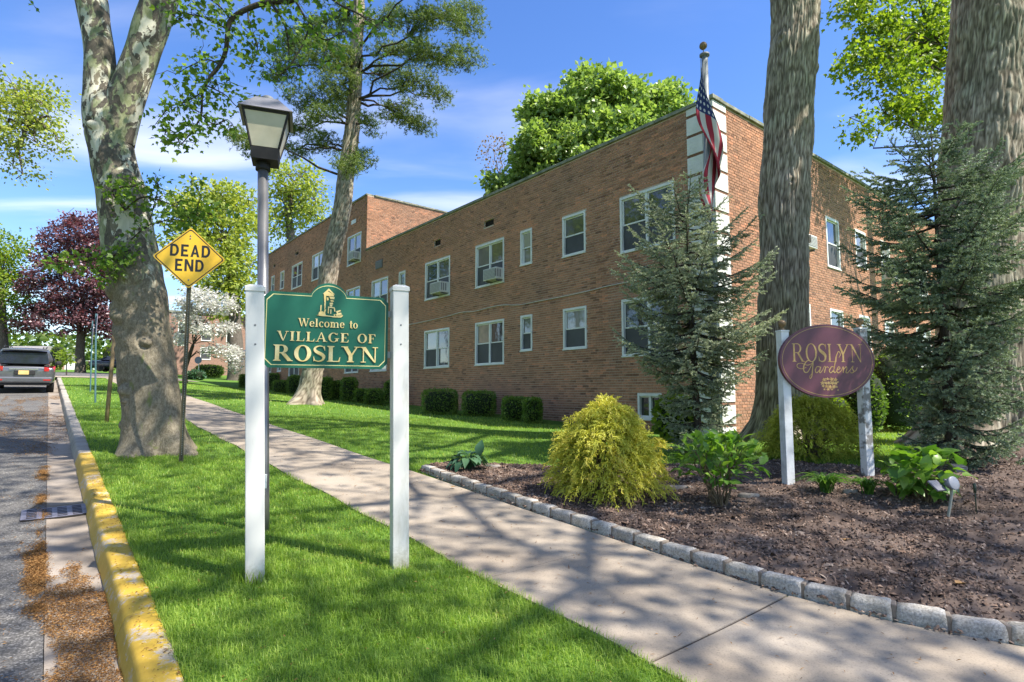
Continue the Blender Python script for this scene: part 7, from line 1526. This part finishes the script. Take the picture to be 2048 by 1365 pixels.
def house(label, u, v, w, h, d, Y, wallm, roofm):
    c = at(u, v, Y); z = g(c[0], Y) - .2; o = thing('house', label, 'building', (c[0], Y, z), 'houses at the far end of the street'); W = Wall((c[0] - w / 2, Y), (1, 0), (0, -1)); hs = [(w * f - .5, w * f + .5, z + h * .42, z + h * .78, SGL) for f in (.18, .5, .82)]
    uv_wall(W, 0, w, z, z + h, wallm, o, hs); W2 = Wall((c[0] + w / 2, Y), (0, 1), (1, 0)); uv_wall(W2, 0, d, z, z + h, wallm, o)
    mb = MB(); e = .35; P = [np.array([c[0] + sx_ * (w / 2 + e), Y + y_, z + h]) for sx_, y_ in ((-1, -e), (1, -e), (1, d + e), (-1, d + e))] + [np.array([c[0] - w / 2 - e, Y + d / 2, z + h * 1.45]), np.array([c[0] + w / 2 + e, Y + d / 2, z + h * 1.45])]; mb.add(P, [np.array([[0, 1, 5, 4], [2, 3, 4, 5]]), np.array([[1, 2, 5], [3, 0, 4]]), np.array([[0, 3, 2, 1]])]); mb.build('roof', roofm, o)
    for q in hs: window(W, q, o)
house('low brick house with pale roof far up the street at the left edge', 12, 712, 6.5, 2.8, 7, 84, m_fbrick, m_hroof); house('white walled house far up the street right of the brick one', 58, 712, 6.0, 2.7, 7, 92, M("white_siding", (.55, .55, .53), (.65, .65, .63), 4, .7), m_hroof)
clipped('green hedge at the foot of the far brick building', 388, 446, 731, 755, gp(415, 755)[1], 1600, m_dkgr if False else m_box, .13, 'hedges by the far building', .35)
clipped('low pale leaved clump left of the far hedge', 375, 409, 742, 761, gp(392, 760)[1], 500, m_hosta, .16, 'hedges by the far building', .5)
clipped('bright bush beside the driveway behind the parked dark car', 205, 232, 690, 722, 62, 500, m_lime, .2, 'hedges by the far building', .5)
clipped('green bush under the purple maple at the far kerb', 100, 130, 690, 735, 66, 700, m_lime, .2, 'hedges by the far building', .5)
p = gp(398, 757); o = thing('notice_sign', 'small round blue sign on a white pole by the far hedge', 'sign', p); q = at(397, 722, p[1]); mb = MB(); mb.tube([p, q], .03, 6); mb.build('pole', m_white, o); mb = MB(); mb.lathe(q + [0, -.04, .05], [(.30, 0), (.30, .02)], 16, (0, -1, 0)); mb.build('sign_plate', M("blue_grey_plate", (.16, .18, .24), (.22, .24, .30), 3, .5), o)
# slim young tree by the far kerb
p = gp(133, 752); o = thing('sapling', 'slim sapling at the kerb between the grey car and the purple maple', 'tree', p); q = at(133, 712, p[1]); mb = MB(); mb.tube([p, q], [.035, .02], 6); mb.build('trunk', m_barkd, o); crown('crown', o, [blob_px(133, 716, 9, 13, p[1], .4)], 16, 12, .2, .14, m_lime, m_barkd, [q], r_limb=.015)

# ============================================================ cars
def paint(name, c, rough=.28, metal=.55):
    m, n, l, b = new_mat(name); b.inputs['Base Color'].default_value = rgba(c); b.inputs['Metallic'].default_value = metal; b.inputs['Roughness'].default_value = rough; b.inputs['Coat Weight'].default_value = .8; b.inputs['Coat Roughness'].default_value = .05
    t = noise(n, l, 3, 4); r = ramp(n, [(.3, tuple(x * .92 for x in c)), (.7, tuple(x * 1.06 for x in c))]); l.new(t.outputs['Fac'], r.inputs[0]); l.new(r.outputs[0], b.inputs['Base Color']); return m
m_cglass = paint("car_glass", (.012, .014, .016), .06, 0.0); m_tyre = M("tyre_rubber", (.012, .012, .012), (.025, .025, .025), 20, .85); m_rim = M("alloy_rim", (.35, .35, .36), (.45, .45, .46), 8, .35, metal=.8); m_tail = paint("tail_light", (.42, .02, .02), .2, 0.0); m_trim = M("black_trim", (.018, .018, .019), (.03, .03, .03), 12, .6); m_chrome = M("chrome_trim", (.55, .55, .56), (.65, .65, .66), 6, .2, metal=.9); m_plate = M("number_plate", (.62, .45, .16), (.68, .52, .22), 6, .5)
def car(name, label, pos, fwd, col, suv=True):
    o = thing(name, label, 'car', pos, 'cars'); f = np.array([fwd[0], fwd[1], .0]); f /= np.linalg.norm(f); f = unit(np.array([f[0], f[1], .05 if suv else 0.0])); r = unit(np.cross(f, [0, 0, 1.])); u = np.cross(r, f); O = np.array(pos, float)
    P = lambda x, y, z: O + r * x + f * y + u * z
    if suv: L_, low, belt = 4.75, [(.0, .88, .42, .98), (.06, .92, .34, 1.05), (.25, .955, .30, 1.08), (1.2, .96, .28, 1.07), (3.2, .955, .28, 1.04), (3.9, .94, .28, 1.02), (4.45, .90, .30, .92), (4.72, .80, .36, .78)], None
    else: L_, low = 4.8, [(.0, .80, .40, .88), (.10, .88, .32, .97), (.9, .915, .28, 1.0), (1.3, .92, .28, .98), (3.2, .92, .28, .96), (4.0, .90, .28, .90), (4.6, .86, .30, .80), (4.8, .72, .36, .66)]
    top = [(.16, .70, 1.08, 1.62), (.42, .715, 1.08, 1.72), (1.4, .725, 1.07, 1.76), (2.4, .715, 1.05, 1.74), (2.9, .68, 1.04, 1.62), (3.55, .62, 1.03, 1.07)] if suv else [(.72, .60, .99, 1.04), (1.35, .62, .98, 1.36), (1.9, .64, .98, 1.44), (2.6, .63, .97, 1.43), (3.0, .60, .97, 1.30), (3.75, .56, .94, .97)]
    def loft(rows, sec, nm, mat, par=o, bev=0):
        mb = MB(); V = [sec(*q) for q in rows]; k = len(V[0]); n = len(rows); i = np.arange(n - 1)[:, None] * k; j = np.arange(k)[None]; j2 = (j + 1) % k; mb.add(np.array([P(*v) for q in V for v in q]), [np.stack([i + j, i + j2, i + k + j2, i + k + j], -1).reshape(-1, 4), np.arange(k)[::-1][None], (np.arange(k) + (n - 1) * k)[None]])
        q = mb.build(nm, mat, par, True); md = q.modifiers.new('sub', 'SUBSURF'); md.levels = md.render_levels = 2; return q
    body = loft(low, lambda y, w, a, b: [(-w * .90, y, a), (-w, y, a + .14), (-w, y, (a + b) / 2 + .1), (-w * .985, y, b - .10), (-w * .90, y, b), (w * .90, y, b), (w * .985, y, b - .10), (w, y, (a + b) / 2 + .1), (w, y, a + .14), (w * .90, y, a)], 'body', col)
    w0 = .93 if suv else .86
    loft(top, lambda y, w, a, b: [(-w0 * .98, y, a - .05), (-(w0 * .62 + w * .38), y, a * .55 + b * .45), (-w, y, b - .06), (-w * .86, y, b), (w * .86, y, b), (w, y, b - .06), (w0 * .62 + w * .38, y, a * .55 + b * .45), (w0 * .98, y, a - .05)], 'roof', col)
    # glazing lies a little proud of the cabin
    def quad(nm, pts, mat, th=.012, par=o):
        mb = MB(); V = np.array([P(*p) for p in pts]); n_ = unit(np.cross(V[1] - V[0], V[2] - V[0])); mb.add(np.concatenate([V, V + n_ * th]), [np.array([[4, 5, 6, 7], [0, 1, 5, 4], [1, 2, 6, 5], [2, 3, 7, 6], [3, 0, 4, 7]])]); return mb.build(nm, mat, par, bevel=.004)
    if suv:
        quad('rear_window', [(-.74, .065, 1.12), (.74, .065, 1.12), (.655, .25, 1.60), (-.655, .25, 1.60)], m_cglass, .05)
        mb = MB(); mb.box(P(0, .16, 1.665), (1.34, .22, .05), np.array([r, f, u])); mb.build('spoiler', col, o, bevel=.02)
        mb = MB(); mb.tube([P(-.02, .035, 1.13), P(.38, .05, 1.17)], .014, 5); mb.build('wiper', m_trim, o)
        for s in (-1, 1):
            mb = MB(); q = [(s * .60, -.012, .86), (s * .90, .05, .84), (s * .945, .20, .98), (s * .93, .17, 1.07), (s * .86, .02, 1.07), (s * .60, -.01, 1.02)]; V = np.array([P(*p) for p in q]); B = V + f * .16; n_ = len(q); j = np.arange(n_); j2 = (j + 1) % n_; mb.add(np.concatenate([V, B]), [j[None] if s > 0 else j[::-1][None], (j + n_)[None], np.stack([j, j2, j2 + n_, j + n_], -1)]); mb.build('tail_light', m_tail, o)
            mb = MB(); mb.tube([P(s * .62, .5, 1.735), P(s * .64, .6, 1.79), P(s * .64, 2.3, 1.80), P(s * .62, 2.4, 1.75)], .018, 6); mb.build('roof_rail', m_trim, o)
            mb = MB(); mb.box(P(s * 1.06, 3.15, 1.14), (.20, .14, .17), np.array([r, f, u])); mb.build('mirror', m_trim, o, bevel=.04)
        mb = MB(); mb.box(P(0, -.035, .93), (.86, .03, .045), np.array([r, f, u])); mb.build('chrome_strip', m_chrome, o, bevel=.008)
        mb = MB(); mb.box(P(.03, -.028, .80), (.62, .04, .17), np.array([r, f, u])); mb.build('plate_recess', m_trim, o, bevel=.02)
        mb = MB(); mb.box(P(.0, -.055, .80), (.31, .012, .155), np.array([r, f, u])); mb.build('number_plate', m_plate, o, bevel=.004)
        mb = MB(); mb.box(P(0, -.02, .52), (1.76, .20, .24), np.array([r, f, u])); mb.build('bumper', col, o, bevel=.06); mb = MB(); mb.box(P(0, .02, .36), (1.6, .16, .10), np.array([r, f, u])); mb.build('lower_bumper', m_trim, o, bevel=.03)
        for s in (-1, 1):
            mb = MB(); mb.box(P(s * .70, -.125, .52), (.22, .012, .05), np.array([r, f, u])); mb.build('reflector', m_tail, o, bevel=.006)
            quad('side_window', [(s * .925, .45, 1.12), (s * .925, 2.9, 1.09), (s * .765, 2.6, 1.62), (s * .765, .6, 1.63)][::(1 if s > 0 else -1)], m_cglass, .02)
    else:
        for s in (-1, 1):
            quad('side_window', [(s * .84, 1.1, 1.01), (s * .84, 3.35, .99), (s * .675, 2.85, 1.33), (s * .675, 1.5, 1.36)][::(1 if s > 0 else -1)], m_cglass, .02)
            mb = MB(); mb.box(P(s * .70, .06, .82), (.34, .10, .12), np.array([r, f, u])); mb.build('tail_light', m_tail, o, bevel=.03)
            mb = MB(); mb.box(P(s * .98, 3.0, 1.02), (.18, .12, .14), np.array([r, f, u])); mb.build('mirror', m_trim, o, bevel=.04)
        quad('rear_window', [(-.66, .78, 1.03), (.66, .78, 1.03), (.56, 1.32, 1.36), (-.56, 1.32, 1.36)], m_cglass, .02); quad('windscreen', [(.62, 3.6, .99), (-.62, 3.6, .99), (-.55, 2.95, 1.36), (.55, 2.95, 1.36)], m_cglass, .02)
        mb = MB(); mb.box(P(0, -.03, .80), (.31, .012, .155), np.array([r, f, u])); mb.build('number_plate', m_plate, o, bevel=.004)
    R__ = .36 if suv else .33
    for s in (-1, 1):
        for y in (.92, 3.75):
            mb = MB(); mb.lathe(P(s * .70, y, R__ - .02), [(R__ * .62, -.11 * 0), (R__ * .97, .0), (R__, .03), (R__, .20), (R__ * .96, .235), (R__ * .66, .24)], 24, r * s); w = mb.build('wheel', m_tyre, o, True)
            mb = MB(); mb.lathe(P(s * .70, y, R__ - .02), [(R__ * .64, .20), (R__ * .62, .232), (R__ * .2, .215), (.02, .225)], 20, r * s); mb.build('rim', m_rim, w, True)
    return o
p = gp(61, 788, -.14); t_, a_ = TA(p); xy = ta(t_ + .25, -.70); car('parked_car', 'grey parked estate SUV seen from behind at the kerb on the left', (xy[0], xy[1], g(*xy) - .14), (LX, LY), paint("grey_metallic_paint", (.135, .140, .155)))
xy = ta(t_ + 8.2, -.85); car('parked_car', 'dark car parked ahead of the grey one, only its roof showing', (xy[0], xy[1], g(*xy) - .14), (LX, LY), paint("black_car_paint", (.02, .021, .024)))
p = gp(196, 746, .03); c0_ = np.array([at(168, 740, 52)[0], 52.0]); car('parked_car', 'dark blue saloon standing across the driveway left of the mottled trunk', (c0_[0] + .6, c0_[1], at(196, 743, 52)[2]), (.93, .36), paint("dark_blue_paint", (.022, .03, .055)), False)

# ============================================================ small things in the bed
m_slab = concrete_material("buried_stone", (.20, .17, .14), (.30, .265, .23), (.38, .34, .30), 60, 3)
def slab(label, u, v, ln, wd, yaw, seed):
    p = bed_pt(u, v); rr = np.random.default_rng(seed); mb = MB(); a = np.linspace(0, 2 * math.pi, 15)[:-1]; q = np.stack([np.cos(a) * ln / 2 * rr.uniform(.85, 1.1, 14), np.sin(a) * wd / 2 * rr.uniform(.8, 1.15, 14)], -1); c, s = math.cos(yaw), math.sin(yaw); q = q @ np.array([[c, s], [-s, c]])
    V = np.concatenate([np.c_[q, np.full(14, -.04)], np.c_[q, np.full(14, .012)], np.c_[q * .86, np.full(14, .026) + rr.normal(0, .003, 14)]]) + p; j = np.arange(14); j2 = (j + 1) % 14; mb.add(V, [np.stack([j, j2, j2 + 14, j + 14], -1), np.stack([j + 14, j2 + 14, j2 + 28, j + 28], -1), (j + 28)[None]]); tag(recentre(mb.build('half_buried_stone', m_slab, None, True)), label, 'stone', 'half buried stones in the mulch')
slab('long half buried stone between the golden cypress and the hydrangea', 1345, 976, .50, .09, -.1, 1); slab('flat half buried stone right of the hydrangea stems', 1497, 992, .26, .10, -.2, 2); slab('pale flat stone behind the hosta', 986, 934, .26, .09, .05, 3); slab('flat stone between the two daylily tufts', 1700, 984, .17, .08, .1, 4)
mdl = leaf_mat("dead_leaf", [(.1, (.30, .17, .07)), (.9, (.45, .27, .12))], .2, .7)
def dead_leaf(label, u, v, s, yaw):
    p = bed_pt(u, v); mb = MB(); N_ = 14; a = np.linspace(0, 2 * math.pi, N_ + 1)[:-1]; r_ = s * (.55 + .45 * np.abs(np.cos(a * 2.5))) ; V = np.stack([r_ * np.cos(a + yaw), r_ * .7 * np.sin(a + yaw), .012 + s * .22 * np.abs(np.sin(a + .5))], -1); V = np.concatenate([V, [[0, 0, .01]]]) + p; j = np.arange(N_); mb.add(V, [np.stack([j, (j + 1) % N_, np.full(N_, N_)], -1)]); tag(recentre(mb.build('dead_leaf', mdl)), label, 'leaf', 'dead leaves on the ground')
dead_leaf('tan curled dead leaf lying on the mulch near the granite edging', 1920, 1170, .05, .5); dead_leaf('brown dead leaf lying on the sidewalk near the hosta', 907, 976, .04, 1.2); dead_leaf('orange dead leaf on the mulch nearer the middle of the bed', 1690, 1082, .04, 2.2)
